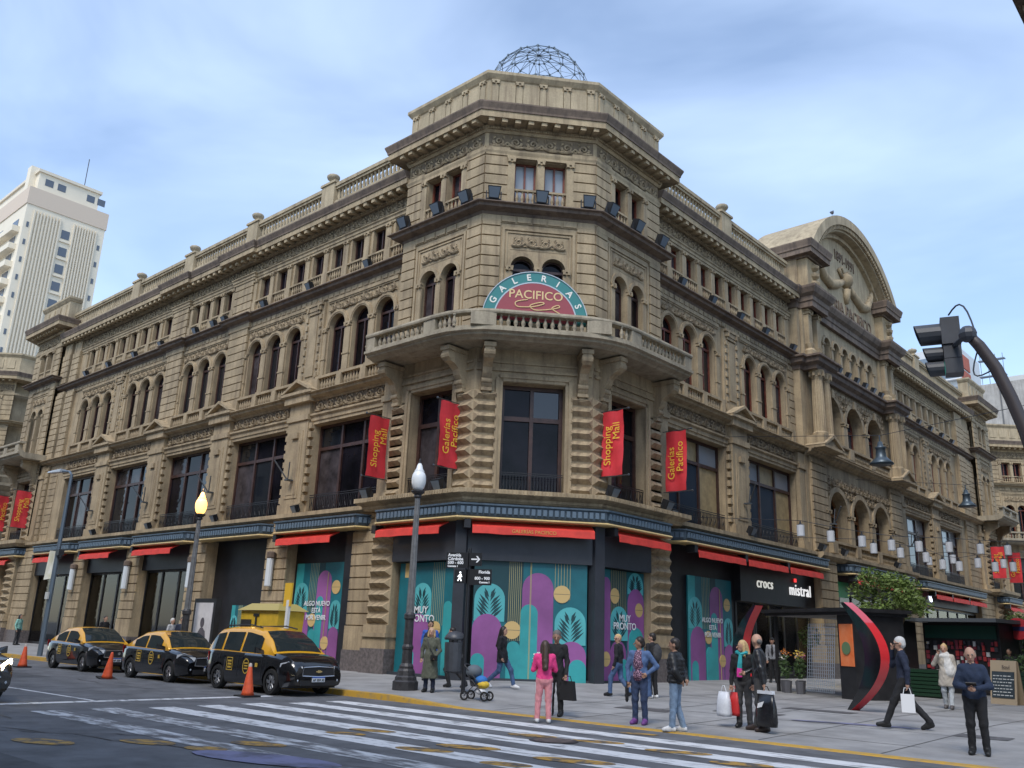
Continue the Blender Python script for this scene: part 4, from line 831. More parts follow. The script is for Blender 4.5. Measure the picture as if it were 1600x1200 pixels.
SH2=[('panel',0,.16,0,1,TQ),('lines',.3,.5,.5,1,6),('panel',.5,.62,.3,1,DT),('arch',.48,.78,.92,0,PU),('palm',0,.3,.8,.5),('arch',.04,.36,.52,0,PU),('arch',.06,.2,.2,0,TQ),('circ',.88,.75,.27),('arch',.5,.64,.66,0,TQ),('palm',.8,1,.62,.34),('arch',.8,1,.36,0,PU),('circ',.43,.42,.26),('arch',.38,.52,.33,0,TQ),('circ',.74,.2,.25),('lines',.69,.72,0,.9,1)]
ALGO=[('ALGO NUEVO',.52,.585,.27),('ESTÁ',.52,.515,.27),('POR VENIR',.52,.445,.27)]
mural(FL,-12.5,-9.35,.4,4.3,.28,SH2,ALGO); mural(FR,9.6,13.2,.2,4.35,.3,SH2,ALGO); mural(FL,-17.4,-15.6,.4,2.6,.18,SH2[:6])
# dark recesses behind the canopies and the shops
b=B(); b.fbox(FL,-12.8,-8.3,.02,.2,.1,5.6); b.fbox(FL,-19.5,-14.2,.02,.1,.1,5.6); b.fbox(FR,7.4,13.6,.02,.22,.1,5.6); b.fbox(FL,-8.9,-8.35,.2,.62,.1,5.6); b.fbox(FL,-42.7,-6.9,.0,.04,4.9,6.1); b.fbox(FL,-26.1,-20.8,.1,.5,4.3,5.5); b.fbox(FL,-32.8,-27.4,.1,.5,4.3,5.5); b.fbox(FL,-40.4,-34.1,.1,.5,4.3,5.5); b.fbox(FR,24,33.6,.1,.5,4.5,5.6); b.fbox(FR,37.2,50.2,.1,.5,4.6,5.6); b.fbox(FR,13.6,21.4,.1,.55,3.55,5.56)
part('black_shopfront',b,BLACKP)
SHOPG=bpy.data.materials.new('shop_window_glass'); SHOPG.use_nodes=True; _t=SHOPG.node_tree; _t.nodes.clear(); _o=N(_t,'ShaderNodeOutputMaterial'); _m=N(_t,'ShaderNodeMixShader'); _tr=N(_t,'ShaderNodeBsdfTransparent'); _tr.inputs['Color'].default_value=(.72,.78,.76,1); _gl=N(_t,'ShaderNodeBsdfGlossy'); _gl.inputs['Roughness'].default_value=.04; _fr=N(_t,'ShaderNodeFresnel'); _fr.inputs['IOR'].default_value=1.5
_t.links.new(_fr.outputs['Fac'],_m.inputs['Fac']); _t.links.new(_tr.outputs['BSDF'],_m.inputs[1]); _t.links.new(_gl.outputs['BSDF'],_m.inputs[2]); _t.links.new(_m.outputs['Shader'],_o.inputs['Surface'])
SHOPW=mat('shop_interior_wall',(.30,.25,.19),.8,var=.2,scale=1.2); SHELF=mat('shop_shelf_goods',(.20,.13,.09),.7,col2=(.5,.45,.4),scale=14); WARM=mat('warm_shop_lamp',(1,.8,.5),.5,emit=(1,.72,.38),estr=16); WARM2=mat('bright_shop_lamp',(1,.85,.6),.5,emit=(1,.76,.42),estr=48)
def shop(F,u0,u1,z1,w,lit,n=3,shelf=True):
    """a real room behind glass"""
    b=B(); d=w-2.4
    b.quad(F(u0,d,.15),F(u1,d,.15),F(u1,d,z1),F(u0,d,z1)); b.quad(F(u0,w,.15),F(u0,d,.15),F(u0,d,z1),F(u0,w,z1)); b.quad(F(u1,w,.15),F(u1,d,.15),F(u1,d,z1),F(u1,w,z1)); b.quad(F(u0,w,.15),F(u1,w,.15),F(u1,d,.15),F(u0,d,.15)); b.quad(F(u0,w,z1),F(u1,w,z1),F(u1,d,z1),F(u0,d,z1))
    ro=part('shop_room',b,SHOPW)
    if shelf:
        for z in (.9,1.5,2.1,2.7): obj('shelf',B().fbox(F,u0+.3,u1-.3,d+.02,d+.35,z,z+.3),SHELF,ro)
    for i in range(lit):
        u=u0+(u1-u0)*(i+.5)/lit; obj('ceiling_lamp',B().fbox(F,u-.35,u+.35,w-1.6,w-.9,z1-.12,z1-.06),WARM2 if lit>2 else WARM,ro)
    f=B(); t=.07; xs=[u0+(u1-u0)*i/n for i in range(n+1)]
    for x in xs: f.fbox(F,x-t,x+t,w-.06,w+.05,.12,z1)
    for i in range(n): f.fbox(F,xs[i]+t,xs[i+1]-t,w-.05,w+.04,z1-.1,z1); f.fbox(F,xs[i]+t,xs[i+1]-t,w-.05,w+.06,.12,.4)
    fo=part('shop_window',f,BLACKP)
    for i in range(n): obj('pane',B().fbox(F,xs[i]+t,xs[i+1]-t,w-.01,w+.0,.4,z1-.1),SHOPG,fo)
for a,e,l in ((-26.0,-20.9,2),(-32.7,-27.5,1),(-40.3,-34.2,1)): shop(FL,a,e,4.3,.15,l)
for a,e,l,n in ((13.7,15.3,1,1),(15.5,21.2,4,4),(23.4,33.5,1,6),(37.3,50.1,2,6)): shop(FR,a,e,3.6 if a<20 else 4.5,.2,l,n)
LIT=mat('lit_white_sign',(.9,.9,.85),.5,emit=(1,1,.92),estr=.3); text('shop_sign_lettering','crocs',.66,LIT,FR,15.9,.57,4.42,BLD,extr=.02,space=1.12); text('shop_sign_lettering','mistral',.78,mat('lit_white_sign2',(.9,.9,.9),.5,emit=(1,1,1),estr=.45),FR,19.6,.57,4.32,BLD,extr=.02,space=1.12)
part('shop_sign_dot',B().fbox(FR,18.95,19.13,.57,.62,4.70,4.86),mat('red_sign_dot',(.7,.02,.03),.5,emit=(1,.05,.05),estr=.8)); text('shop_sign_lettering','lub',.5,mat('blue_white_sign',(.7,.75,.95),.5,emit=(.75,.8,1),estr=2.0),FR,39.3,.53,5.0,BLD,bold=.02)
part('green_shop_panel',B().fbox(FR,24.2,25.6,.5,.6,4.3,5.1),mat('green_sign',(.01,.22,.07),.5))
for u in (-13.5,-20.15,-26.75,-33.45):
    s=B().lathe([(.13,3.35),(.15,3.37),(.15,4.5),(.13,4.52)],FL(u-.1,.92,0)[:2]+(0,),10); so=part('wall_lamp',s,mat('white_lamp_glass',(.62,.66,.68),.35),smooth=False); obj('lamp_cap',B().lathe([(.1,4.52),(.2,4.54),(.2,4.75),(.12,4.8)],FL(u-.1,.9,0)[:2]+(0,),10),STONE_D,so)
# ============================================================= neighbouring blocks of the arcade
def block2(F,path,label,faces):
    global BLD
    old=BLD; BLD=thing('arcade_building',label,'building',(F.o[0],F.o[1],0)); BLD.matrix_world=Matrix()
    BLD.location=(0,0,0)
    for (f,c,ln,w) in faces: pav_face(f,c,ln,w,REDWOOD,None)
    b=B(); sweep(b,path,[(-.8,0),(-.62,0),(-.62,21.5),(-.8,21.5)]); part('inner_wall',b,STONE_L)
    b=B(); sweep(b,path,[(-.6,.0),(.25,.0),(.25,4.6),(-.6,4.6)]); part('dark_shopfront',b,BLACKP); b=B(); sweep(b,path,[(-.4,4.6),(.35,4.6),(.5,6.1),(.8,6.3),(.8,6.5),(-.4,6.5)]); part('ledge',b,STONE)
    b=B(); sweep(b,path,prof_mid(17.27,17.66,.55)); sweep(b,path,[(-.1,19.9),(.1,19.9),(.1,20.1),(-.1,20.1)]); part('mid_cornice',b,STONE)
    b=B(); sweep(b,path,prof_low(21.04,21.74,1.0)); co=part('main_cornice',b,STONE); b=B(); sweep(b,path,prof_top(21.04,21.74,1.0)); obj('cornice_crown',b,STONE_D,co)
    for (f,c,ln,w) in faces:
        for u in spaced(c-ln/2,c+ln/2,.52): put('modillion',MODIL,co,f(u,w+.14,21.17),(0,0,f.rz))
    b=B(); sweep(b,path,[(-.5,21.7),(.1,21.7),(.05,22.02),(.05,23.2),(.22,23.42),(.22,23.55),(-.5,23.55)]); par=part('tower_parapet',b,STONE_L)
    for (f,c,ln,w) in faces:
        for i in range(4): u=c-ln/2+.25+(i+.5)*(ln-.5)/4; obj('parapet_panel',B().fbox(f,u-.33,u+.33,w+.04,w+.1,22.22,23.0),STONE_L,par)
    bp=rounded(path[1:-1] if len(path)>4 else path,.8); b=B(); sweep(b,path,[(-.1,11.78),(1.2,11.78),(1.5,11.95),(1.66,12.04),(1.66,12.16),(-.1,12.16)]); sweep(b,path,[(1.3,12.16),(1.6,12.16),(1.6,12.25),(1.3,12.25)]); sweep(b,path,[(1.28,12.72),(1.62,12.72),(1.62,12.86),(1.28,12.86)]); bo=part('balcony',b,BALC)
    for (f,c,ln,w) in faces: balusters(f,spaced(c-ln/2,c+ln/2,.26),w+1.45,12.25,BAL_L,bo)
    BLD=old
s2=.70711
F2=Frame(-63.6,-.5,s2,s2); block2(F2,[(-80,-.5),(-63.6,-.5),(-60.49,2.61),(-60.49,16)],'farther arcade block at the left edge, pale corner beyond the passage',[(F2,2.2,4.4,0)])
F3=Frame(-2.6,70.9,s2,s2); F3b=Frame(-2.6-9,70.9,1,0); block2(F3,[(-30,70.9),(-2.6,70.9),(.51,74.01),(.51,90)],'farther arcade block at the right edge, pale corner with balcony beyond the passage',[(F3,2.2,4.4,0),(F3b,6.7,4.5,0)])
# ============================================================= pixel -> world helpers (photo pixels, 1600x1200)
_CM=cam_o.matrix_world.copy() if False else cam_matrix(-.7402,.2821,.0375,(19.234,-22.104,1.65)); CAMP=Vector((19.234,-22.104,1.65))
def pray(px,py):
    d=Vector(((px-800)/1366.3,-(py-600)/1366.3,-1)); return (_CM.to_3x3()@d).normalized()
def at_y(px,py,y): d=pray(px,py); return CAMP+d*((y-CAMP.y)/d.y)
def at_d(px,py,dist): return CAMP+pray(px,py)*dist
# ============================================================= banners on the facade
BRED=mat('red_banner_cloth',(.62,.035,.045),.7,var=.12,scale=2); BYEL=mat('yellow_banner_print',(.80,.50,.05),.6)
def banner(F,u0,lines,label,side=1):
    """cloth 0.93 m wide hanging between two rods that stick out of the wall; F faces the viewer"""
    t=thing('banner',label,'banner',group='red facade banners'); 
    cl=B(); n=8; m=6; vs=[];fs=[]
    for i in range(n+1):
        for j in range(m+1):
            u=u0+.93*j/m; z=7.36+2.38*i/n; w=.035*math.sin(j*1.3+i*.7)+.02*math.sin(i*1.9); vs.append(F(u+.03*(1-i/n)*(-1),w,z))
    for i in range(n):
        for j in range(m): fs.append((i*(m+1)+j,i*(m+1)+j+1,(i+1)*(m+1)+j+1,(i+1)*(m+1)+j))
    cl.add(vs,fs); obj('cloth',cl,BRED,t,True)
    for z in (9.77,7.33):
        a,e=(u0-.15,u0+1.15) if side>0 else (u0-.2,u0+1.1)
        p=B(); p.tube([F(a,0,z),F(e,0,z)],.02,6); tip=e if side>0 else a; p.sphere(F(tip,0,z),.045,7,5); obj('rod',p,mat('rod_grey',(.12,.13,.14),.4,.8),t)
    text('lettering',lines[0],.43,BYEL,F,u0+.28,.075,8.45,t,roll=math.pi/2,sx=.92); text('lettering',lines[1],.43,BYEL,F,u0+.67,.075,8.6+(.38 if lines[1]=='Mall' else .1),t,roll=math.pi/2,sx=.92)
    return t
SM=('Shopping','Mall'); GPc=('Galerías','Pacífico')
banner(Frame(-6.95,0,0,1),-1.47,SM,'red banner reading Shopping Mall, leftmost of the four on the corner tower',-1)
banner(Frame(-3.0,0,0,1),-1.46,GPc,'red banner reading Galerías Pacífico beside the tower window left of centre',-1)
banner(Frame(0,3.3,1,0),.62,SM,'red banner reading Shopping Mall right of the central tower window',1)
banner(Frame(0,7.25,1,0),.85,GPc,'red banner reading Galerías Pacífico where the tower meets the right wing',1)
banner(Frame(-43.0,0,0,1),-1.5,SM,'red Shopping Mall banner at the far left end of the building',-1); banner(Frame(-47.0,0,0,1),-1.5,GPc,'red banner cut by the left edge of the picture',-1)
banner(Frame(0,53.7,1,0),.9,SM,'red Shopping Mall banner at the far right end of the building',1); banner(Frame(0,58.6,1,0),.9,GPc,'red Galerías Pacífico banner, rightmost at the far end',1)
# ============================================================= floodlights
ORD=['first','second','third','fourth','fifth','sixth','seventh','eighth','ninth','tenth','eleventh']
FLB=mat('floodlight_black',(.018,.02,.024),.45); FLG=mat('floodlight_lens',(.16,.19,.22),.1)
def floodlight(F,u,w,z,s,label,tilt=.5,grp='floodlights on the facade'):
    p=F(u,w,z); t=thing('floodlight',label,'floodlight',p,F.rz,group=grp)
    def R_(x,y,zz): c,sn=math.cos(tilt),math.sin(tilt); return (x*s,(y*c-zz*sn)*s,(y*sn+zz*c)*s+.32*s)
    b=B(); b.hexa([R_(*q) for q in ((-.2,-.2,-.24),(.2,-.2,-.24),(.14,.16,-.2),(-.14,.16,-.2),(-.26,-.2,.24),(.26,-.2,.24),(.18,.16,.2),(-.18,.16,.2))]); obj('housing',b,FLB,t)
    b=B(); b.hexa([R_(*q) for q in ((-.17,-.215,-.2),(.17,-.215,-.2),(.17,-.205,-.2),(-.17,-.205,-.2),(-.22,-.215,.2),(.22,-.215,.2),(.22,-.205,.2),(-.22,-.205,.2))]); obj('lens',b,FLG,t)
    b=B(); b.box(-.3*s,-.26*s,-.03*s,.03*s,0,.34*s); b.box(.26*s,.3*s,-.03*s,.03*s,0,.34*s); b.box(-.26*s,.26*s,-.03*s,.03*s,0,.04*s); obj('bracket',b,FLB,t)
for u,l in ((.35,'left'),(CL,'middle'),(CLEN-.35,'right')): floodlight(FC,u,.38,17.72,1.0,'large black floodlight on the front tower ledge, %s of three'%l)
for u,l in ((-2.9,'nearest the front corner'),(-4.5,'between the two attic windows'),(-6.5,'at the far end')): floodlight(FL,u,.88,17.72,1.0,'black floodlight on the left side of the tower ledge, '+l)
for u,l in ((3.4,'nearest the front corner'),(5.2,'between the two attic windows'),(7.0,'at the far end')): floodlight(FR,u,.88,17.72,1.0,'black floodlight on the right side of the tower ledge, '+l)
for i,u in enumerate((-9.5,-13.8,-17.6,-21.3,-22.4,-24.3,-28.2,-31.5,-35.0,-38.3)): floodlight(FL,u,.3,16.97,.75,'small floodlight on the left wing ledge, %s from the corner tower'%ORD[i])
for i,u in enumerate((9.6,12.3,15.0,17.7,20.9,22.3)): floodlight(FR,u,.3,16.97,.75,'small floodlight on the right wing ledge, %s from the corner tower'%ORD[i])
for i,u in enumerate((25.6,26.9,28.2,29.5,30.8,32.1)): floodlight(FR,u,.9,16.8,.7,'small floodlight below the gable arches, %s from the tower side'%ORD[i])
for i,u in enumerate((38.5,41,43.5,46,48.5)): floodlight(FR,u,.3,16.97,.75,'small floodlight on the far right wing, %s beyond the gable'%ORD[i])
for F,u,l in ((FL,-7.3,'left of the tower'),(FL,-3.3,'left of the central tower window'),(FR,3.3,'right of the central tower window'),(FR,6.9,'beside the right tower railing'),(FR,7.9,'at the start of the right wing')): floodlight(F,u,1.05 if u!=7.9 else .6,6.5 if u!=7.9 else 6.36,.9,'black floodlight on the ledge above the awnings, '+l)
for i,u in enumerate((-13.5,-20.1,-26.7,-33.4)): floodlight(FL,u+.9,.6,6.38,.7,'small floodlight at the foot of the %s left wing pier from the tower'%ORD[i])
for i,u in enumerate((14.2,21.8,24.6,32.6)): floodlight(FR,u,.85,6.38,.8,'small floodlight low on the right facade, %s from the tower'%ORD[i])
for F,us in ((FL,(-13.3,-19.9,-26.6,-33.3)),(FR,(14.4,22.6,34.2))):
    for i,u in enumerate(us):
        p=F(u,.5 if u<20 else 1.05,7.9); t=thing('flag_holder','iron flagpole holder on the %s facade, on the %s pier from the tower'%('left' if F is FL else 'right',ORD[i]),'flag holder',p,F.rz,group='flagpole holders'); b=B(); b.box(-.12,.12,-.3,0,-.06,.0); b.tube([(0,-.25,0),(-.35,-.75,.8)],.035,6); b.tube([(0,-.2,0),(.1,-.25,.75)],.03,6); obj('bracket',b,mat('grey_iron',(.10,.11,.12),.5,.5),t)
# ============================================================= street lamps with globes
LAMPI=mat('lamp_post_iron',(.045,.043,.045),.5,.3,var=.3,scale=8); GLOBEW=mat('white_globe_glass',(.78,.8,.8),.25); GLOBEL=mat('lit_globe_glass',(1,.75,.35),.3,emit=(1,.50,.12),estr=1.7); POSTG=mat('lamp_post_grey',(.17,.17,.17),.5,.3,var=.2,scale=6)
def globe_lamp(x,y,z0,lit,label):
    t=thing('street_lamp',label,'street lamp',(x,y,z0),group='globe street lamps')
    obj('base',B().lathe([(.36,0),(.36,.22),(.31,.26),(.3,.34),(.26,.38),(.24,.5),(.2,.56),(.2,.62),(.15,.7),(.14,1.05),(.16,1.08),(.16,1.14),(.13,1.2),(.125,1.85),(.16,1.9),(.16,2.0),(.115,2.06)],n=12),LAMPI,t)
    vs=[];fs=[];n=20
    for r,z in ((.115,2.06),(.075,5.3)):
        for k in range(n): a=2*math.pi*k/n; rr=r*(1 if k%2 else .86); vs.append((rr*math.cos(a),rr*math.sin(a),z))
    for k in range(n): fs.append((k,(k+1)%n,n+(k+1)%n,n+k))
    obj('fluted_pole',B().add(vs,fs),POSTG,t); obj('collar',B().lathe([(.08,5.28),(.12,5.32),(.1,5.38),(.17,5.43),(.2,5.47),(.2,5.5),(.1,5.52)],n=12),LAMPI,t)
    obj('globe',B().lathe([(.1,5.5),(.165,5.58),(.205,5.72),(.215,5.84),(.2,5.95),(.165,6.03),(.14,6.05),(.15,6.08),(.1,6.15),(.08,6.24),(.04,6.32)],n=16),GLOBEL if lit else GLOBEW,t,True); obj('finial',B().lathe([(.05,6.31),(.03,6.36),(.035,6.4),(.008,6.46)],n=8),LAMPI,t)
    if lit:
        l=bpy.data.lights.new('globe_bulb','POINT'); l.energy=60; l.color=(1,.6,.25); l.shadow_soft_size=.27; o=bpy.data.objects.new('globe_bulb',l); COL.objects.link(o); o.parent=t; o.location=(0,0,6.6)
globe_lamp(.15,-5.1,.14,False,'tall iron street lamp with unlit white globe before the corner'); globe_lamp(-11.35,-5.6,.14,True,'street lamp with glowing orange globe behind the taxis')
# modern light mast on the left
t=thing('street_light','slim blue-grey street light mast with a short arm at the far left','street light',(-22.6,-6.1,.14)); GM=mat('blue_grey_mast',(.14,.18,.22),.45,.4)
obj('mast',B().tube([(0,0,0),(0,0,3.5),(0,0,8.0)],[.12,.11,.07],8),GM,t); obj('arm',B().tube([(0,0,7.95),(-.3,0,8.15),(-1.2,0,8.25)],.05,6),GM,t); obj('lamp_head',B().hexa([(-2.6,-.14,8.28),(-1.1,-.14,8.2),(-1.1,.14,8.2),(-2.6,.14,8.28),(-2.6,-.1,8.36),(-1.1,-.12,8.34),(-1.1,.12,8.34),(-2.6,.1,8.36)]),mat('pale_lamp_head',(.4,.43,.45),.4),t); obj('camera_box',B().box(.1,.4,-.12,.12,4.3,4.55).sphere((.3,0,4.25),.11,8,6),FLB,t); obj('junction_box',B().box(-.18,.14,-.16,-.1,2.4,2.7),mat('pale_box',(.5,.5,.48),.5),t)
obj('small_flag',B().add([(-.16,-.05,4.5),(-.8,-.05,4.55),(-.95,-.05,3.25),(-.14,-.03,3.3),(-.5,.02,3.9)],[(0,1,4),(1,2,4),(2,3,4),(3,0,4)]),mat('cream_flag_cloth',(.62,.60,.42),.7,col2=(.75,.75,.68),scale=2),t)
# ============================================================= sign post with signals
SGNB=mat('black_sign_plate',(.012,.013,.016),.45); SGW=mat('white_sign_print',(.78,.79,.8),.5)
t=thing('sign_post','dark post carrying street name plates and a pedestrian signal at the corner','sign post',(1.75,-4.45,.06)); FS=Frame(1.75,-4.45,.85,.527); FS0=Frame(1.75,-4.45,.85,.527)
class _SF(Frame):
    def __call__(s,u,w,z): return Frame.__call__(s,u*.74,w,3.8-(3.8-z)*.74)
FS=_SF(1.75,-4.45,.85,.527)
obj('post',B().tube([(0,0,0),(0,0,3.85)],.055,10),SGNB,t)
def local(o):
    o.matrix_basis=Matrix.Translation((-1.75,4.45,-.06))@o.matrix_basis; return o
def plate(u0,u1,z0,z1,w=.1): return local(obj('name_plate',B().fbox(FS,u0,u1,w-.04,w,z0,z1),SGNB,t))
plate(-.86,-.02,3.2,3.78); plate(.02,.5,3.3,3.78); plate(.06,.9,2.6,3.18); local(obj('signal_box',B().fbox(FS,-.5,-.07,-.1,.12,2.66,3.15),SGNB,t))
for i,(s,z,sz) in enumerate((('Avenida',3.68,.115),('Córdoba',3.54,.12),('500 - 600',3.40,.115),('Comuna 1',3.27,.07))): local(text('plate_lettering',s,sz,SGW,FS,-.8,.102,z,t,align='LEFT',bold=.004))
for s,z,sz in (('Florida',3.07,.115),('800 - 900',2.84,.11),('Comuna 1',2.70,.07)): local(text('plate_lettering',s,sz,SGW,FS,.84,.102,z,t,align='RIGHT',bold=.004))
b=B(); b.fbox(FS,.1,.34,.1,.106,3.515,3.565); b.prism([(.28,3.42),(.34,3.42),(.44,3.54),(.34,3.66),(.28,3.66),(.37,3.54)],FS,.1,.107); local(obj('arrow',b,SGW,t))
b=B(); b.prism([(-.31,2.98),(-.25,2.99),(-.21,2.88),(-.24,2.87),(-.27,2.93),(-.27,2.85),(-.22,2.74),(-.25,2.72),(-.30,2.82),(-.36,2.72),(-.39,2.74),(-.33,2.86),(-.33,2.93),(-.37,2.87),(-.39,2.89)],FS,.12,.128); b.prism([(-.29+.035*math.cos(a),3.04+.035*math.sin(a)) for a in [i*math.pi/5 for i in range(10)]],FS,.12,.128); local(obj('walking_figure',b,mat('lit_walk_figure',(.9,.9,.9),.5,emit=(.9,.95,1),estr=1.0),t))
t=thing('litter_bin','dark grey hanging litter bin with a domed hood beside the sign post','bin',(1.4,-4.5,.1)); DB=mat('bin_charcoal',(.05,.055,.065),.45,var=.2)
obj('bucket',B().lathe([(.2,.5),(.26,.55),(.28,1.25),(.28,1.3)],n=14),DB,t); obj('hood',B().lathe([(.29,1.36),(.3,1.42),(.2,1.55),(.04,1.6)],n=14),DB,t,True); obj('bracket',B().tube([(.3,.05,.0),(.3,.05,1.4)],.03,6).box(.2,.34,.0,.1,.9,1.0).tube([(-.2,.1,1.28),(-.2,.1,1.4)],.02,5).tube([(.2,-.1,1.28),(.2,-.1,1.4)],.02,5),DB,t)
# ============================================================= traffic signal on a mast arm, near right
TSG=mat('signal_housing',(.045,.05,.06),.5,var=.15); c0=at_d(1487,541,15.4)
t=thing('traffic_signal','three-lamp traffic signal with hoods at the end of a curved mast','traffic signal',(c0.x+2.6,c0.y+.6,.02)); tl=Vector((c0.x+2.6,c0.y+.6,.02))
def rel(p): return tuple(Vector(p)-tl)
pts=[at_d(1512,522,14.7),at_d(1530,540,14.7),at_d(1556,575,14.6),at_d(1580,622,14.5),at_d(1600,668,14.4),at_d(1625,740,14.3)]; end=pts[-1]; pts+=[Vector((tl.x,tl.y,end.z-2.2)),Vector((tl.x,tl.y,.02))]
obj('mast',B().tube([rel(p) for p in pts],[.07,.085,.09,.09,.09,.095,.11,.13],10),mat('mast_brown',(.05,.04,.04),.5),t,True); obj('mast_cap',B().sphere(rel(pts[0]),.13,8,6),TSG,t)
ux=Vector((.74,.66,0)); uy=Vector((-.66,.74,0))   # signal looks to the left along the street
def sg(o): o.scale=(.84,.84,.84); o.rotation_euler=(0,0,math.atan2(-.30,-.95)); o.location=rel(c0); return o
sg(obj('housing',B().box(-.16,.16,-.2,.2,.0,.52).box(-.15,.15,-.17,.17,-.27,-.01).box(-.15,.15,-.17,.17,-.56,-.28),TSG,t))
def hood(z,r,L):
    b=B(); n=14; vs=[];fs=[]
    for x in (.16,.16+L):
        for k in range(n): a=2*math.pi*k/n; vs.append((x-(.12*L*(1-math.sin(a)) if x>.2 else 0),r*math.cos(a),z+r*math.sin(a)))
    for k in range(n): fs.append((k,(k+1)%n,n+(k+1)%n,n+k))
    sg(obj('hood',b.add(vs,fs),TSG,t))
hood(.26,.2,.46); hood(-.14,.14,.34); hood(-.42,.14,.32)
for z,r,c in ((.26,.18,(.05,.01,.01)),(-.14,.125,(.05,.035,.01)),(-.42,.125,(.02,.35,.28))): sg(obj('lamp_lens',B().tube([(.165,0,z),(.18,0,z)],r,14),mat('lens_%d'%int(z*100),c,.3,emit=c if c[1]>.2 else None,estr=1.5 if c[1]>.2 else 0),t))
b=B(); b.tube([rel(c0+Vector((0,0,-.02))),rel(pts[0])],.04,6); b.tube([*[rel((c0+Vector((0,0,.52))).lerp(pts[1],f)+Vector((.1,0,1))*(.38*math.sin(math.pi*f))) for f in [i/8 for i in range(9)]]],.014,5); b.tube([*[rel(pts[1].lerp(pts[2],f)+Vector((-.2,0,-.24))*math.sin(math.pi*f)) for f in [i/8 for i in range(9)]]],.012,5); obj('bracket_and_cable',b,TSG,t)
# ============================================================= crescent sculpture
CRR=mat('sculpture_red_gloss',(.55,.025,.03),.18,coat=.6); CRB=mat('sculpture_black_gloss',(.008,.008,.009),.12,coat=.5)
dv=Vector((.86,-.51,0)); nv=Vector((-.51,-.86,0))
def crescent(base,s,label):
    """s=+1: bulges to the right (')'), s=-1: '('"""
    t=thing('crescent_sculpture',label,'sculpture',base,group='pair of crescents'); b=B(); n=36; vs=[];fs=[];mi=[]
    H=2.72
    for i in range(n+1):
        f=i/n; z=H*f; a=-.95+1.9*f; bulge=1.28*(math.cos(a)-math.cos(.95))/(1-math.cos(.95)); wd=.14+.46*math.sin(math.pi*min(1,max(0,f)))**.8
        for off,dep in ((bulge,0),(bulge-wd,0),(bulge-wd,.27),(bulge,.27)):
            p=dv*(s*off)+(-nv)*dep; vs.append((p.x,p.y,z))
    for i in range(n):
        for j in range(4): fs.append((i*4+j,i*4+(j+1)%4,(i+1)*4+(j+1)%4,(i+1)*4+j)); mi.append(0 if j in (0,2) else 1)
    fs+= [(0,1,2,3),(n*4+3,n*4+2,n*4+1,n*4)]; mi+=[0,0]
    b.v=vs; b.f=fs; b.m=mi; obj('crescent',b,[CRB,CRR],t)
crescent((9.75,1.75,.02),1,'tall glossy black crescent with red rim, bulging right, beside the flower kiosk'); crescent((6.1,3.75,.02),-1,'tall glossy black and red crescent bulging left, behind the shopping couple')
# ============================================================= flower kiosk
KB=mat('kiosk_black',(.02,.02,.022),.45,var=.3)
t=thing('flower_kiosk','black street kiosk selling flowers with a grille leaning on its front','kiosk',(6.6,8.6,.02)); rz=-.5; t.rotation_euler=(0,0,rz)
obj('roof',B().box(-2.3,2.4,-1.3,1.2,2.68,2.8).box(-2.2,2.3,-1.2,1.1,2.58,2.68),KB,t); obj('back_wall',B().box(.2,2.2,.9,1.0,0,2.6),KB,t); obj('side_panel',B().box(1.45,2.2,-1.0,.9,0,2.6),KB,t); obj('corner_post',B().box(-2.1,-2.0,-.9,-.8,0,2.6),KB,t)
obj('poster',B().box(1.55,2.16,-1.03,-1.0,1.0,2.3),mat('orange_poster',(.75,.16,.04),.5,col2=(.8,.25,.1),scale=2),t); pe_=obj('poster_emblem',B().lathe([(.2,0),(.2,.012)],(0,0,0),16),mat('poster_green',(.12,.2,.1),.6),t)
pe_.location=(1.86,-1.045,1.55); pe_.rotation_euler=(math.pi/2,0,0)
g=B()
for i in range(15): x=.05+1.35*i/14; g.tube([(x,-1.25,.15),(x,-1.05,2.3)],.011,4)
for i in range(20): z=.15+2.15*i/19; y=-1.25+.2*i/19; g.tube([(.05,y,z),(1.4,y,z)],.009,4)
obj('wire_grille',g,mat('galvanised_wire',(.33,.37,.42),.4,.6),t)
LEAF=mat('leaf_green',(.13,.19,.04),.6,var=.45,scale=3); LEAFD=mat('leaf_deep_green',(.055,.10,.028),.6,var=.4,scale=3)
def leaf_cloud(b,c,rx,ry,rz,n,s,mi=0):
    for _ in range(n):
        while True:
            v=Vector((random.uniform(-1,1),random.uniform(-1,1),random.uniform(-1,1)))
            if .35<v.length<1: break
        p=Vector(c)+Vector((v.x*rx,v.y*ry,v.z*rz)); a=Vector((random.gauss(0,1),random.gauss(0,1),random.gauss(0,.6))).normalized(); q=a.orthogonal().normalized(); q=Matrix.Rotation(random.uniform(0,6.3),3,a)@q; k=s*random.uniform(.6,1.3)
        b.add([p-a*k,p+q*k*.38,p+a*k,p-q*k*.38],[(0,1,2,3)],mi)
FLW=[mat('flower_'+n,c,.6) for n,c in (('white',(.75,.72,.66)),('orange',(.65,.22,.04)),('pink',(.6,.16,.25)),('yellow',(.7,.5,.08)))]
for i,(x,y) in enumerate(((-1.6,-.9),(-1.2,-1.1),(-.8,-.85),(-.5,-1.1),(-1.5,-.3))):
    bk=B().lathe([(.13,0),(.17,.4),(.165,.4)],(x,y,0),10); v=obj('flower_bucket',bk,mat('bucket_plastic',(.1,.1,.11),.5),t); f=B(); leaf_cloud(f,(x,y,.85),.2,.2,.4,70,.08); obj('stems',f,LEAFD,v); f=B(); leaf_cloud(f,(x,y,1.2+.1*(i%2)),.2,.2,.18,40,.05); obj('blooms',f,FLW[i%4],v)
f=B(); leaf_cloud(f,(-.9,-.3,1.9),.55,.3,.4,160,.09); obj('hanging_plants',f,LEAF,t)
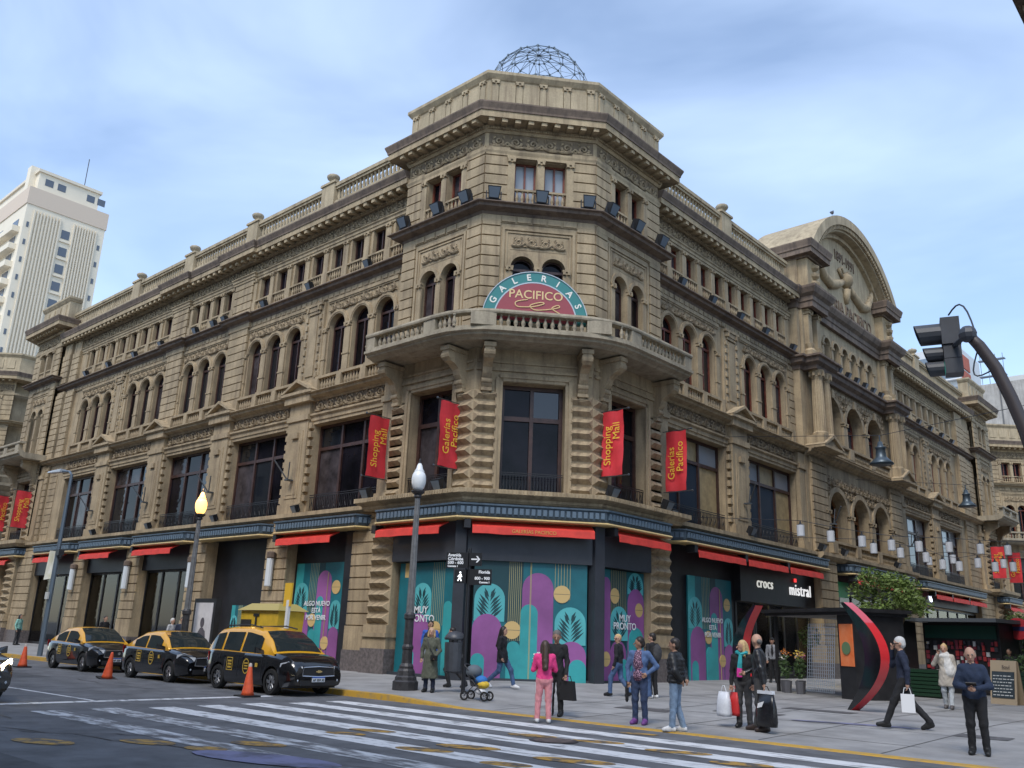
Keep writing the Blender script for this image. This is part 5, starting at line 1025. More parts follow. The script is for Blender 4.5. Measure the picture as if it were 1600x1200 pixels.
# ============================================================= tree and planters
def tree(x,y,z0,h,r,n,label,leaf=.085):
    t=thing('street_tree',label,'tree',(x,y,z0)); b=B(); b.tube([(0,0,0),(.03,.02,h*.3),(-.02,0,h*.6)],[.09,.07,.06],8)
    for k in range(7):
        a=k*.9; q=(r*.6*math.cos(a),r*.6*math.sin(a),h*(.72+.1*(k%3))); b.tube([(0,0,h*(.45+.03*k)),(q[0]*.5,q[1]*.5,h*.64+.05*k),q],[.04,.03,.012],5)
    obj('trunk',b,mat('bark',(.10,.075,.05),.9,var=.3,scale=12),t); f=B()
    for k in range(26):
        a=random.uniform(0,6.3); e=random.uniform(-.6,1); rr=r*random.uniform(.35,.85); leaf_cloud(f,(rr*math.cos(a)*math.cos(e*.9),rr*math.sin(a)*math.cos(e*.9),h*.78+r*.62*e),r*.34,r*.34,r*.24,n//26,leaf,random.choice((0,0,1)))
    obj('crown',f,[LEAF,LEAFD],t); return t
tree(7.35,12.3,.02,4.2,1.5,4200,'small leafy street tree behind the flower kiosk'); tree(10.4,19.5,.02,2.9,1.3,1600,'leafy tree cut by the right edge, beyond the planters')
GRS=mat('green_planter_slats',(.012,.045,.022),.5)
def planter(x,y,rz,label,L=1.5,bush=True):
    t=thing('planter',label,'planter',(x,y,.02),rz,group='green planters')
    for i in range(7): obj('slat',B().box(-L/2,L/2,-.3,-.27,.05+i*.13,.15+i*.13),GRS,t)
    obj('box',B().box(-L/2+.02,L/2-.02,-.27,.3,0,.95),mat('planter_dark',(.01,.02,.012),.7),t)
    if bush: f=B(); leaf_cloud(f,(0,0,1.2),L*.52,.35,.42,500,.07); obj('shrub',f,LEAFD,t)
planter(8.2,12.0,-.15,'green slatted planter box under the street tree',1.7,False); planter(11.3,14.6,-.15,'planter with dense shrub behind the chalkboard',2.6); planter(10.9,17.6,-.15,'planter with shrub farther back at the right edge',2.6)
t=thing('chalkboard_sign','wooden A-frame chalkboard menu standing at the right edge','sign',(11.25,10.9,.02),-.25); CB=mat('chalkboard',(.03,.045,.055),.7,var=.25,scale=5); FW=mat('pale_wood_frame',(.42,.33,.22),.6)
FB_=Frame(0,0,1,0); obj('frame',B().hexa([(-.42,-.28,0),(.42,-.28,0),(.42,-.22,0),(-.42,-.22,0),(-.42,-.03,1.35),(.42,-.03,1.35),(.42,.03,1.35),(-.42,.03,1.35)]),FW,t); obj('rear_leg_frame',B().hexa([(-.42,.22,0),(.42,.22,0),(.42,.28,0),(-.42,.28,0),(-.42,.04,1.33),(.42,.04,1.33),(.42,.07,1.33),(-.42,.07,1.33)]),FW,t)
sl=math.atan2(.25,1.35); o=obj('board',B().box(-.36,.36,-.012,.0,.2,1.02),CB,t); o.location=(0,-.29,0); o.rotation_euler=(-sl,0,0)
random.seed(5); b=B()
for i in range(7):
    x=-.32
    while x<.25: l=random.uniform(.04,.12); b.box(x,x+l,-.016,-.0125,.27+i*.1,.295+i*.1); x+=l+.03
o=obj('chalk_writing',b,mat('chalk',(.6,.62,.6),.8),t); o.location=(0,-.29,0); o.rotation_euler=(-sl,0,0)
o=text('board_heading','Soul',.15,mat('dark_heading',(.06,.05,.05),.7),FB_,.05,.0,0,t); o.location=(.1,-.105,1.15); o.rotation_euler=(math.pi/2-sl,0,0)
# newsstands beyond
def stall(x,y,rz,label,L,cols):
    t=thing('newsstand',label,'newsstand',(x,y,.02),rz,group='newsstands'); obj('cabin',B().box(-L/2,L/2,-.1,1.6,0,2.7),KB,t); obj('roof',B().box(-L/2-.3,L/2+.3,-1.0,1.7,2.72,2.86),mat('stall_roof',(.10,.11,.12),.5),t); obj('sign_band',B().box(-L/2+.1,L/2-.1,-.16,-.1,2.1,2.6),mat('dark_green_band',(.01,.07,.05),.5),t)
    random.seed(int(x*10)); k=0
    for i in range(int(L/.17)):
        for j in range(8):
            dx,dz=random.uniform(-.03,.03),random.uniform(-.03,.03); hw_,hh_=random.uniform(.04,.07),random.uniform(.05,.1)
            if random.random()<.72: obj('hung_item',B().box(-L/2+.15+i*.17+dx-hw_,-L/2+.15+i*.17+dx+hw_,-.15-random.uniform(0,.04),-.11,.6+j*.19+dz-hh_,.6+j*.19+dz+hh_),cols[random.randrange(len(cols))],t)
IT=[mat('item_'+n,c,.6) for n,c in (('red',(.42,.04,.04)),('white',(.6,.6,.58)),('dark',(.05,.05,.06)),('maroon',(.22,.03,.05)),('blue',(.08,.15,.3)))]
stall(8.3,17.2,-.15,'dark newsstand hung with red and white souvenirs behind the woman in the cream shawl',3.0,IT[:4]); stall(5.2,15.6,-.15,'dark newsstand hung with magazines behind the street tree',2.4,[IT[1],IT[2],IT[3],IT[4]]); stall(8.2,24.5,-.15,'shuttered dark newsstand farther down the pedestrian street',3.0,[IT[2]])
t=thing('round_sign','red round sign at the right edge among the kiosks','sign',(10.15,18.2,.02)); obj('pole',B().tube([(0,0,0),(0,0,2.3)],.03,6),KB,t); o=obj('disc',B().tube([(0,-.04,0),(0,.04,0)],.42,20),mat('round_sign_red',(.55,.03,.04),.5),t); o.location=(0,0,2.55); o=obj('band',B().box(-.36,.36,-.05,-.041,-.08,.08),mat('round_sign_navy',(.03,.03,.12),.5),t); o.location=(0,0,2.55)
# yellow booth, advert panel, tall yellow sign
YB=mat('yellow_booth_paint',(.62,.40,.03),.45,var=.12)
t=thing('yellow_booth','yellow taxi-stand booth marked T behind the front taxi','booth',(-8.0,-4.3,.14)); obj('cabin',B().hexa([(-1.15,-.35,0),(1.0,-.35,0),(1.0,.6,0),(-1.15,.6,0),(-1.2,-.4,2.05),(1.1,-.4,2.05),(1.1,.65,2.05),(-1.2,.65,2.05)]),YB,t); obj('roof',B().hexa([(-1.3,-.5,2.06),(1.2,-.5,2.06),(1.2,.75,2.06),(-1.3,.75,2.06),(-.9,-.2,2.3),(.8,-.2,2.3),(.8,.5,2.3),(-.9,.5,2.3)]),mat('booth_roof_olive',(.36,.30,.10),.6),t); obj('control_panel',B().box(-1.1,-.5,-.44,-.4,1.2,1.75),mat('panel_black',(.03,.03,.03),.4),t); obj('opening',B().box(.1,.9,-.43,-.39,1.1,1.55),mat('booth_opening',(.05,.04,.02),.7),t); o=text('booth_letter','T',.55,mat('booth_letter_black',(.02,.02,.02),.5),FB_,0,0,0,t,bold=.02); o.location=(-.2,-.42,1.72); o.rotation_euler=(math.pi/2,0,0)
t=thing('taxi_stand_sign','tall yellow and white taxi-stand post beside the mural','sign',(-5.95,-5.0,.14)); obj('post',B().box(-.04,.08,-.05,.05,0,2.4),mat('white_post',(.7,.7,.68),.5),t); obj('plate',B().box(-.24,.14,-.03,.03,2.2,2.95),mat('yellow_plate',(.75,.45,.03),.45),t)
t=thing('advert_panel','black framed street advert with a poster of a standing figure','advert panel',(-11.0,-5.0,.14)); obj('frame',B().box(-.75,.75,-.12,.12,.15,2.45).box(-.15,.15,-.1,.1,0,.2),KB,t); obj('poster',B().box(-.6,.6,-.135,-.12,.35,2.3),mat('poster_pale',(.62,.60,.60),.5,var=.1),t)
b=B(); b.prism([(-.3,.36),(.34,.36),(.36,.9),(.25,1.3),(.08,1.42),(-.1,1.42),(-.25,1.25),(-.34,.8)],Frame(0,0,1,0),.136,.14); b.prism([(.0+.14*math.cos(a),1.6+.18*math.sin(a)) for a in [i*math.pi/7 for i in range(14)]],Frame(0,0,1,0),.136,.141); obj('poster_figure',b,mat('poster_figure_dark',(.09,.08,.09),.6,var=.3,scale=4),t)
# cones
ORG=mat('traffic_cone_orange',(.72,.10,.03),.55,var=.2,scale=4)
for x,y,tilt,l,tp in ((-.97,-9.3,0,'faded orange traffic cone in front of the nearest taxi',True),(-8.6,-9.4,.16,'bright orange traffic cone leaning between the second and third taxi',False),(-15.6,-9.3,0,'faded traffic cone farthest left on the road',True)):
    t=thing('traffic_cone',l,'cone',(x,y,.0),group='traffic cones'); obj('base',B().box(-.27,.27,-.27,.27,.004,.05),IRON,t); o=obj('cone',B().lathe([(.19,.05),(.16,.14),(.045,.86),(.03,.9),(.0,.9)],n=16),ORG,t,True)
    if tp: obj('pale_top',B().lathe([(.07,.68),(.045,.87),(.03,.91),(0,.91)],n=16),mat('cone_pale_top',(.6,.5,.44),.6),t)
    t.rotation_euler=(0,tilt,0); t.scale=(.88,.88,.88)
# ============================================================= lanterns and bell lamps over the pedestrian street
LW=mat('white_lantern_shade',(.55,.57,.6),.6)
rowA=[(1251,828,37),(1298,837,38),(1347,845,39),(1393,851,40.5),(1436,853,42),(1483,854,43.5),(1532,857,45),(1575,859,47)]; rowB=[(1365,856,43),(1407,863,44),(1447,870,45),(1473,881,46),(1499,884,47),(1528,879,48),(1555,885,49),(1583,885,50),(1489,873,52),(1568,880,53),(1452,876,55)]
def q_lant(px,py,d,row,i,n):
    p=at_d(px,py,d); t=thing('lantern','white cylindrical lantern, %s from the left on the %s string'%(ORD[i],row),'lantern',(p.x,p.y,p.z-.25),group='hanging lanterns'); obj('shade',B().lathe([(.145,0),(.15,.02),(.15,.42),(.145,.44)],n=12,cap=False),LW,t); obj('cap',B().lathe([(.15,.44),(.05,.5),(.02,.62)],n=10),FLB,t); return Vector((p.x,p.y,p.z+.37))
for row,nm in ((rowA,'upper'),(sorted(rowB[:8]),'lower'),(sorted(rowB[8:]),'far')):
    ps=[q_lant(*r,nm,i,len(row)) for i,r in enumerate(row)]; a=ps[0]+(ps[0]-ps[1])*1.5; a.x=.1; e=ps[-1]+(ps[-1]-ps[-2]); e.x=max(e.x,15.9); tt=thing('cable','thin cable carrying the %s string of lanterns'%nm,'cable',tuple(a)); obj('wire',B().tube([tuple(p-a) for p in [a]+ps+[e]],.012,4),FLB,tt)
BELL=mat('bell_lamp_slate',(.07,.095,.115),.4,.4)
for px,py,d,l in ((1376,706,37,'slate blue bell-shaped lamp hung nearer, before the columns'),(1510,777,52,'bell-shaped lamp hung farther down the pedestrian street')):
    p=at_d(px,py,d); t=thing('bell_lamp',l,'hanging lamp',(p.x,p.y,p.z-.4),group='bell lamps'); obj('shade',B().lathe([(.44,-.1),(.45,-.06),(.3,.08),(.2,.2),(.17,.5),(.2,.53),(.2,.58),(.12,.62),(.08,.8)],n=16),BELL,t,True); obj('hanger',B().tube([(0,0,.78),(0,0,1.05)],.03,6),BELL,t); obj('span_wire',B().tube([(-p.x+.1,.5,2.0),(0,0,1.05),(16-p.x,.3,1.9)],.012,4),FLB,t)
# ============================================================= background buildings
TW=mat('tower_cream',(.72,.65,.52),.8,var=.06,scale=.15); TW2=mat('tower_rib',(.66,.59,.47),.8); TGL=mat('far_window',(.10,.12,.15),.2); TP=mat('tower_pink_band',(.58,.48,.38),.8)
t=thing('apartment_tower','tall cream apartment tower with ribbed side rising behind the left wing','building',(-126,19.2,0)); H=66.5
obj('wall',B().box(-34,0,0,12.6,0,H),TW,t); obj('crown_band',B().box(-34.1,.15,-.15,12.75,H-.2,H+2.8),TP,t); obj('penthouse',B().box(-30,-.8,1.2,11,H+2.8,H+6.2),TW,t); obj('penthouse_roof',B().box(-30.3,-.5,.9,11.3,H+6.2,H+6.7),TW2,t); obj('chimney',B().box(-4,-2.4,.2,1.6,H+2.8,H+7.6),TW,t); obj('antenna',B().tube([(-3,9,H+6),(-3,9,H+13)],.07,4),FLB,t)
for y in (2.2,4.2,9,10.8): obj('penthouse_window',B().box(-.82,-.76,y,y+1.3,H+4.2,H+5.4),TGL,t)
r=B()
for i in range(9): r.box(0,.3,1.2+i*.5,1.42+i*.5,10,H-1)
for i in range(9): r.box(0,.3,7.5+i*.45,7.7+i*.45,10,H-1)
obj('ribs',r,TW2,t,kind='stuff')
for k in range(22):
    z=H-4.2-k*3.05; w=obj('window',B().box(0,.06,5.85,7.15,z,z+1.5),TGL,t); obj('sill',B().box(0,.25,5.7,7.3,z-.65,z-.45),TW2,w); obj('side_window',B().box(.0,.06,11.75,12.15,z,z+.9),TGL,t); obj('side_window',B().box(.0,.06,.45,.8,z,z+.9),TGL,t)
    obj('balcony',B().box(-30,-1.2,-1.1,0,z-.8,z+.15),TW,t)
    for x in (-27,-20,-12,-5): obj('balcony_window',B().box(x,x+2.6,-.06,0,z+.2,z+1.9),TGL,t)
p=at_y(1426,552,150); p2=at_y(1497,545,150); t=thing('slab_tower','white slab block with brick end wall and scaffold beyond the right wing','building',(p.x,150,0)); Wd=p2.x-p.x; Ht=p.z
obj('wall',B().box(-26,Wd,0,14,0,Ht),mat('slab_white',(.55,.57,.58),.7),t)
for k in range(6):
    z=Ht-1.6-k*3.2; obj('window_band',B().box(-26,Wd-.3,-.15,0,z-1.5,z),mat('slab_glass',(.16,.20,.24),.15),t); obj('balcony_slab',B().box(-26,Wd,-1.0,0,z-2.0,z-1.75),mat('slab_pale',(.66,.67,.68),.7),t); obj('brick_panel',B().box(Wd,Wd+.2,.6,6,z-2.4,z+.3),mat('brick_red',(.38,.10,.06),.8,var=.2),t)
    sc_=B(); 
    for q in (0,1,2,3): sc_.tube([(Wd+2.0+q*1.3,6.5,z-2.6),(Wd+2.0+q*1.3,6.5,z+.8)],.06,4)
    sc_.box(Wd+1.6,Wd+6.2,6.3,7.5,z-.3,z-.15); obj('scaffold_bay',sc_,mat('scaffold_steel',(.2,.25,.3),.5),t)
pa=at_y(1505,606,105); pb=at_y(1600,600,105); t=thing('concrete_wall_building','grey streaked concrete party wall above the far right block','building',(pa.x,105,0)); CONC=stone_mat('streaked_concrete',(.42,.40,.37),(.22,.20,.18)); obj('party_wall',B().box(-6,pb.x-pa.x+8,0,12,0,pa.z),CONC,t)
for x in (1.5,4.4): obj('downpipe',B().box(x,x+.15,-.08,0,0,pa.z-.5),mat('pipe_dark',(.12,.12,.12),.7),t)
pa=at_y(1566,590,140); t=thing('office_block','pale office block with dark glazed band at the far right','building',(pa.x,140,0)); obj('wall',B().box(0,30,0,14,0,pa.z),mat('office_pale',(.5,.5,.48),.7),t)
for k in range(5): obj('window_band',B().box(0,30,-.12,0,pa.z-4.2-k*3.6,pa.z-2.2-k*3.6),mat('office_glass',(.07,.10,.12),.15),t)
# buildings on the camera's side of the two streets
OPS=stone_mat('opposite_stone',(.36,.33,.29),(.2,.18,.16))
def plain_block(name,label,F,u0,u1,h,depth):
    global BLD
    t=thing(name,label,'building',F(u0,0,0)); t.location=(0,0,0); b=B(); n=int((u1-u0)/3.2); st=(u1-u0)/n
    for k in range(6): wall(b,F,u0,u1,(0 if k==0 else .4)+k*h/6.0,(k+1)*h/6.0+.4 if k<5 else h,[(u0+(i+.5)*st-.7,u0+(i+.5)*st+.7,k*h/6.0+.9,k*h/6.0+3.0,False) for i in range(n)],0,.3)
    b.quad(F(u0,0,h),F(u1,0,h),F(u1,-depth,h),F(u0,-depth,h)); b.quad(F(u0,0,0),F(u0,-depth,0),F(u0,-depth,h),F(u0,0,h)); b.quad(F(u1,0,0),F(u1,-depth,0),F(u1,-depth,h),F(u1,0,h)); obj('wall',b,OPS,t)
    g=B(); g.quad(F(u0+.2,-.28,.5),F(u1-.2,-.28,.5),F(u1-.2,-.28,h-.5),F(u0+.2,-.28,h-.5)); obj('glazing',g,TGL,t); c=B(); sweep(c,[F(u0,0,0)[:2],F(u1,0,0)[:2]],prof_main(h-.6,h+.3,.95)); obj('cornice',c,STONE_D,t)
    for u in spaced(u0+.3,u1-.3,.8): put('modillion',MODIL,t,F(u,.14,h-.48),(0,0,F.rz))
plain_block('street_building','stone building whose dark cornice cuts the top right corner',Frame(16.2,0,0,-1),-60,-1.2,20.4,12)
plain_block('street_building','stone building across the avenue, behind the photographer',Frame(0,-27.5,-1,0),-34,70,21,12)
# ============================================================= cars
CBLK=mat('car_black_paint',(.006,.006,.007),.18,coat=1.0,spec=.5); CYEL=mat('taxi_yellow_paint',(.72,.36,.015),.3,coat=.6); CGL=mat('car_glass',(.02,.028,.03),.04,spec=.7); TYRE=mat('tyre',(.014,.014,.014),.85); RIM=mat('alloy_rim',(.42,.43,.45),.3,.8); CHR=mat('chrome',(.6,.6,.62),.15,.95); HLG=mat('headlight_glass',(.55,.58,.62),.08,spec=.8); HLIT=mat('lit_headlight',(1,.9,.7),.2,emit=(1,.85,.55),estr=14); TLT=mat('tail_light_red',(.35,.01,.012),.2); DARKT=mat('black_trim',(.02,.02,.022),.6); GOLDST=mat('taxi_door_print',(.55,.36,.05),.5)
def lerp_tab(tab,x):
    if x<=tab[0][0]: return tab[0][1]
    for (a,va),(c,vc) in zip(tab[:-1],tab[1:]):
        if x<=c: f=(x-a)/(c-a); f=f*f*(3-2*f)*.5+f*.5; return va+(vc-va)*f
    return tab[-1][1]
def car(label,loc,kind,taxi=True,group=None,lit=False):
    t=thing('taxi' if taxi else 'car',label,'taxi' if taxi else 'car',loc,0,group)
    if kind=='van': L,Wd,wx,belt,wr=4.36,1.74,(-1.33,1.29),[(-2.2,1.02),(-1.5,1.03),(1.0,.99),(1.4,.97),(2.2,.74)],.325; deck=[(-2.18,.98),(-2.0,1.04),(.9,1.02),(1.28,1.03),(1.8,.97),(2.1,.82),(2.18,.66)]; roof=[(-2.12,1.02),(-1.98,1.40),(-1.72,1.60),(-1.2,1.665),(-.2,1.68),(.45,1.60),(.85,1.40),(1.32,1.03)]; sides=((-1.92,-1.32),(-1.22,-.38),(-.28,.62)); 
    else: L,Wd,wx,belt,wr=4.32,1.70,(-1.27,1.24),[(-2.2,.93),(-1.5,.95),(.6,.91),(1.2,.9),(2.16,.70)],.31; deck=[(-2.15,.86),(-2.05,.97),(-1.5,.99),(.7,.93),(1.0,.95),(1.6,.89),(2.0,.76),(2.15,.6)]; roof=[(-1.72,.98),(-1.2,1.28),(-.8,1.41),(-.2,1.46),(.2,1.44),(.55,1.30),(1.08,.95)]; sides=((-1.22,-.48),(-.38,.52))
    hw=lambda x:Wd/2*(1-.16*max(0,(abs(x)-L*.36)/(L*.14))**2)
    Ra=wr+.055
    def zb(x):
        z=.21+.07*max(0,(abs(x)-1.75)/.4)
        for q in wx:
            if abs(x-q)<Ra: z=max(z,wr+math.sqrt(Ra*Ra-(x-q)**2))
        return z
    xs=sorted(set([round(-L/2+L*i/44,3) for i in range(45)]+[round(q+Ra*math.cos(a),3) for q in wx for a in [math.pi*i/10 for i in range(11)]]))
    vs=[];fs=[];n=8
    for x in xs:
        w=hw(x); z0=zb(x); zs=min(lerp_tab(belt,x),lerp_tab(deck,x)+.0); zt=lerp_tab(deck,x); zm=max(z0+.02,min(.52,zs-.14))
        vs+=[(x,w*.93,z0),(x,w*.99,max(z0+.01,.36 if z0<.36 else z0+.01)),(x,w,max(zm,z0+.02)),(x,w*.985,max(zs-.10,z0+.03)),(x,w*.945,max(zs-.02,z0+.04)),(x,w*.86,max(zt,z0+.05)),(x,w*.5,zt+.025),(x,0,zt+.035)]
    for i in range(len(xs)-1):
        for j in range(n-1): fs.append((i*n+j,i*n+j+1,(i+1)*n+j+1,(i+1)*n+j))
    m=len(vs); vs+=[(x,-y,z) for x,y,z in vs]; fs+=[tuple(m+k for k in f) for f in fs]
    for i in (0,len(xs)-1): fs.append(tuple(i*n+j for j in range(n))+tuple(m+i*n+j for j in range(n-1,-1,-1)))
    body=obj('body',B().add(vs,fs),CBLK,t); bm=bmesh.new(); bm.from_mesh(body.data); bmesh.ops.remove_doubles(bm,verts=bm.verts,dist=.0005); bmesh.ops.recalc_face_normals(bm,faces=bm.faces); bm.to_mesh(body.data); bm.free(); smooth_by_angle(body,38)
    obj('underbody',B().box(-L/2+.2,L/2-.25,-Wd/2+.12,Wd/2-.12,.2,.62),DARKT,t)
    # greenhouse
    gx=[roof[0][0]+(roof[-1][0]-roof[0][0])*i/30 for i in range(31)]; zbelt=lambda x:lerp_tab(belt,x)
    def sec(x,e=0.0):
        hz=max(lerp_tab(roof,x),zbelt(x)-.01); f=(hz-zbelt(x))/.7; wb=hw(x)*.93; wt=wb-.20*f
        return [(wb+e,zbelt(x)-.03),(wt+.03+e,hz-.10*min(1,f*2)),(wt-.07+e*.6,hz-.012+e),(wt*.5,hz+.012+e),(0,hz+.02+e)]
    vs=[];fs=[];n=5
    for x in gx: vs+=[(x,y,z) for y,z in sec(x)]
    for i in range(30):
        for j in range(n-1): fs.append((i*n+j,i*n+j+1,(i+1)*n+j+1,(i+1)*n+j))
    m=len(vs); vs+=[(x,-y,z) for x,y,z in vs]; fs+=[tuple(m+k for k in f) for f in fs]
    rf=obj('roof',B().add(vs,fs),CYEL if taxi else CBLK,t); bm=bmesh.new(); bm.from_mesh(rf.data); bmesh.ops.remove_doubles(bm,verts=bm.verts,dist=.0005); bmesh.ops.recalc_face_normals(bm,faces=bm.faces); bm.to_mesh(rf.data); bm.free(); smooth_by_angle(rf,50)
    for s in (-1,1):
        for (a,e) in sides:
            b=B(); k=6; P=[]
            for i in range(k+1):
                x=a+(e-a)*i/k; S=sec(x,.008); lo=S[0]; hi=S[1]; p0=(x,s*(lo[0]-.0),zbelt(x)+.02); fr=.93; hi_=(lo[0]+(hi[0]-lo[0])*fr,lo[1]+(hi[1]-lo[1])*fr)
                f0=.05/(max(.06,hi[1]-lo[1])); lo_=(lo[0]+(hi[0]-lo[0])*f0,lo[1]+(hi[1]-lo[1])*f0)
                P.append(((x,s*(lo_[0]+.004),lo_[1]),(x,s*(hi_[0]+.004),hi_[1])))
            for i in range(k): b.quad(P[i][0],P[i+1][0],P[i+1][1],P[i][1])
            obj('side_window',b,CGL,t)
        b=B(); w=hw(.7); b.hexa([(.70,s*(w-.06),zbelt(.7)+.0),(.82,s*(w-.06),zbelt(.7)),(.80,s*(w+.17),zbelt(.7)+.02),(.70,s*(w+.17),zbelt(.7)+.02),(.70,s*(w-.06),zbelt(.7)+.1),(.8,s*(w-.06),zbelt(.7)+.1),(.78,s*(w+.17),zbelt(.7)+.17),(.70,s*(w+.17),zbelt(.7)+.17)]); obj('mirror',b,CBLK,t)
        for x0 in ([sides[-1][1]+.22]+[p[0]-.03 for p in sides[-2:]]):
            b=B(); z0=.36; k=6
            for i in range(k):
                za,zc=z0+(zbelt(x0)-.06-z0)*i/k,z0+(zbelt(x0)-.06-z0)*(i+1)/k; ya=hw(x0)*(1.002 if za>.45 else .995)+.003; yc=hw(x0)*(1.002 if .45<zc<zbelt(x0)-.12 else .992)+.003
                b.quad((x0-.006,s*ya,za),(x0+.006,s*ya,za),(x0+.006,s*yc,zc),(x0-.006,s*yc,zc))
            obj('door_seam',b,DARKT,t)
        for x0 in [p[0]+.06 for p in sides[-2:]]: obj('door_handle',B().box(x0,x0+.17,*sorted((s*(hw(x0)*.985),s*(hw(x0)*.985+.035))),zbelt(x0)-.17,zbelt(x0)-.13),CBLK,t)
    def slope_glass(xa,xb,name):
        b=B(); k=6; q=8; vs=[];fs=[]
        for i in range(k+1):
            x=xa+(xb-xa)*i/k; S=sec(x); yw=S[2][0]-.0
            for j in range(q+1):
                y=-yw+2*yw*j/q; f=abs(y)/max(.01,S[2][0]); z=S[4][1]+(S[2][1]-S[4][1])*f**1.5; vs.append((x+(.012 if xb>xa else -.012)*(1 if xb>0 else 1),y,z+.010))
        for i in range(k):
            for j in range(q): fs.append((i*(q+1)+j,i*(q+1)+j+1,(i+1)*(q+1)+j+1,(i+1)*(q+1)+j))
        obj(name,b.add(vs,fs),CGL,t,True)
    if kind=='van': slope_glass(.50,1.24,'windscreen'); slope_glass(-1.80,-2.09,'rear_window')
    else: slope_glass(.24,1.0,'windscreen'); slope_glass(-.9,-1.62,'rear_window')
    # wheels
    for q in wx:
        for s in (-1,1):
            w_=obj('wheel',B().lathe([(wr-.11,-.1),(wr-.02,-.1),(wr,-.07),(wr,.07),(wr-.02,.1),(wr-.11,.1)],n=26,cap=False),TYRE,t); w_.location=(q,s*(Wd/2-.11),wr); w_.rotation_euler=(math.pi/2,0,0)
            r=B(); r.lathe([(wr-.10,-.06),(wr-.10,.06)],n=26,cap=False); r.lathe([(.0,-.02),(wr-.11,-.02)],n=20,cap=False)
            d=.075*(-s) 
            for k in range(6):
                a=k*math.pi/3; c,sn=math.cos(a),math.sin(a); P=lambda rr,tt,zz:(rr*c-tt*sn,rr*sn+tt*c,zz)
                r.hexa([P(.04,-.035,d-.03),P(wr-.1,-.05,d-.03),P(wr-.1,.05,d-.03),P(.04,.035,d-.03),P(.04,-.03,d),P(wr-.1,-.035,d-.01),P(wr-.1,.035,d-.01),P(.04,.03,d)])
            obj('rim',r,RIM,w_)
    # front
    xf=L/2; zf=lerp_tab(deck,xf-.1)
    def front(x): return hw(x)
    for s in (-1,1):
        b=B(); b.hexa([(xf-.50,s*(hw(xf-.5)*.99+.006),.70),(xf-.05,s*.50,.60),(xf-.03,s*.46,.72),(xf-.30,s*(hw(xf-.3)*.9),.86),(xf-.48,s*(hw(xf-.5)*.99+.008),.80),(xf-.01,s*.52,.64),(xf-.0,s*.50,.74),(xf-.26,s*(hw(xf-.26)*.93+.008),.85)]); obj('headlight',b,HLIT if lit else HLG,t)
        obj('fog_light',B().sphere((xf-.05,s*.62,.40),.06,8,6),HLG,t); b=B(); b.hexa([(-L/2+.02,s*.58,.72),(-L/2+.3,s*(hw(-L/2+.3)+.004),.74),(-L/2+.26,s*(hw(-L/2+.3)+.004),.98),(-L/2+.04,s*.6,.95),(-L/2-.012,s*.56,.72),(-L/2+.28,s*(hw(-L/2+.3)+.01),.74),(-L/2+.24,s*(hw(-L/2+.3)+.01),.98),(-L/2+.0,s*.58,.95)]); obj('tail_light',b,TLT,t)
    gr=obj('grille',B().hexa([(xf-.02,-.52,.50),(xf-.02,.52,.50),(xf-.02,.46,.72),(xf-.02,-.46,.72),(xf+.012,-.52,.50),(xf+.012,.52,.50),(xf+.004,.46,.72),(xf+.004,-.46,.72)]),DARKT,t)
    obj('grille_frame',B().tube([(xf+.015,-.5,.51),(xf+.02,0,.49),(xf+.015,.5,.51),(xf+.008,.47,.72),(xf+.012,0,.74),(xf+.008,-.47,.72),(xf+.015,-.5,.51)],.014,5),CHR,gr)
    if kind=='van': obj('bow_emblem',B().box(xf+.02,xf+.035,-.09,.09,.60,.635).box(xf+.02,xf+.036,-.04,.04,.585,.65),GOLD,gr)
    else: obj('round_emblem',B().tube([(xf+.012,0,.63),(xf+.022,0,.63)],.05,12),CHR,gr)
    obj('lower_intake',B().box(xf-.05,xf+.008,-.55,.55,.27,.4),DARKT,t)
    pl=obj('number_plate',B().box(xf+.015,xf+.03,-.2,.2,.36,.49),mat('plate_white',(.72,.74,.76),.5),t); obj('plate_band',B().box(xf+.02,xf+.032,-.2,.2,.46,.49),mat('plate_blue',(.03,.10,.42),.5),pl)
    FP=Frame(xf+.031,0,0,1); text('plate_lettering','AF 359 XI',.085,mat('plate_black',(.03,.03,.03),.6),FP,0,.002,.405,pl,bold=.002)
    if taxi:
        FD=Frame(0,-Wd/2-.012,1,0)
        def emblem(name,b): return obj(name,b,GOLDST,t)
        b=B(); k=20
        for i in range(k):
            a0,a1=2*math.pi*i/k,2*math.pi*(i+1)/k; cx,cz=.12,.66; b.add([FD(cx+.13*math.cos(a0),.0,cz+.17*math.sin(a0)),FD(cx+.13*math.cos(a1),.0,cz+.17*math.sin(a1)),FD(cx+.16*math.cos(a1),.0,cz+.2*math.sin(a1)),FD(cx+.16*math.cos(a0),.0,cz+.2*math.sin(a0))],[(0,1,2,3)])
        for z in (.58,.65,.72): b.fbox(FD,.03,.21,-.002,.001,z,z+.035)
        emblem('door_emblem',b); b=B()
        for (a,c,e,f) in ((-.85,-.83,.52,.86),(-.57,-.55,.52,.86),(-.83,-.57,.52,.54),(-.83,-.57,.84,.86)): b.fbox(FD,a,c,-.002,.001,e,f)
        for z in (.58,.66,.74): b.fbox(FD,-.79,-.61,-.002,.001,z,z+.05)
        emblem('door_notice',b); emblem('small_sticker',B().fbox(FD,.55,.67,-.004,.001,.66,.76))
    if kind=='van':
        for s in (-1,1): obj('roof_rail',B().tube([(-1.6,s*.56,1.62),(-1.45,s*.56,1.70),(-.3,s*.56,1.73),(.25,s*.56,1.66)],.02,6),DARKT,t)
    return t
G3='black and yellow taxis parked along the kerb'
car('black and yellow taxi minivan with roof rails, nearest of the parked taxis',(-2.65,-7.58,0),'van',group=G3)
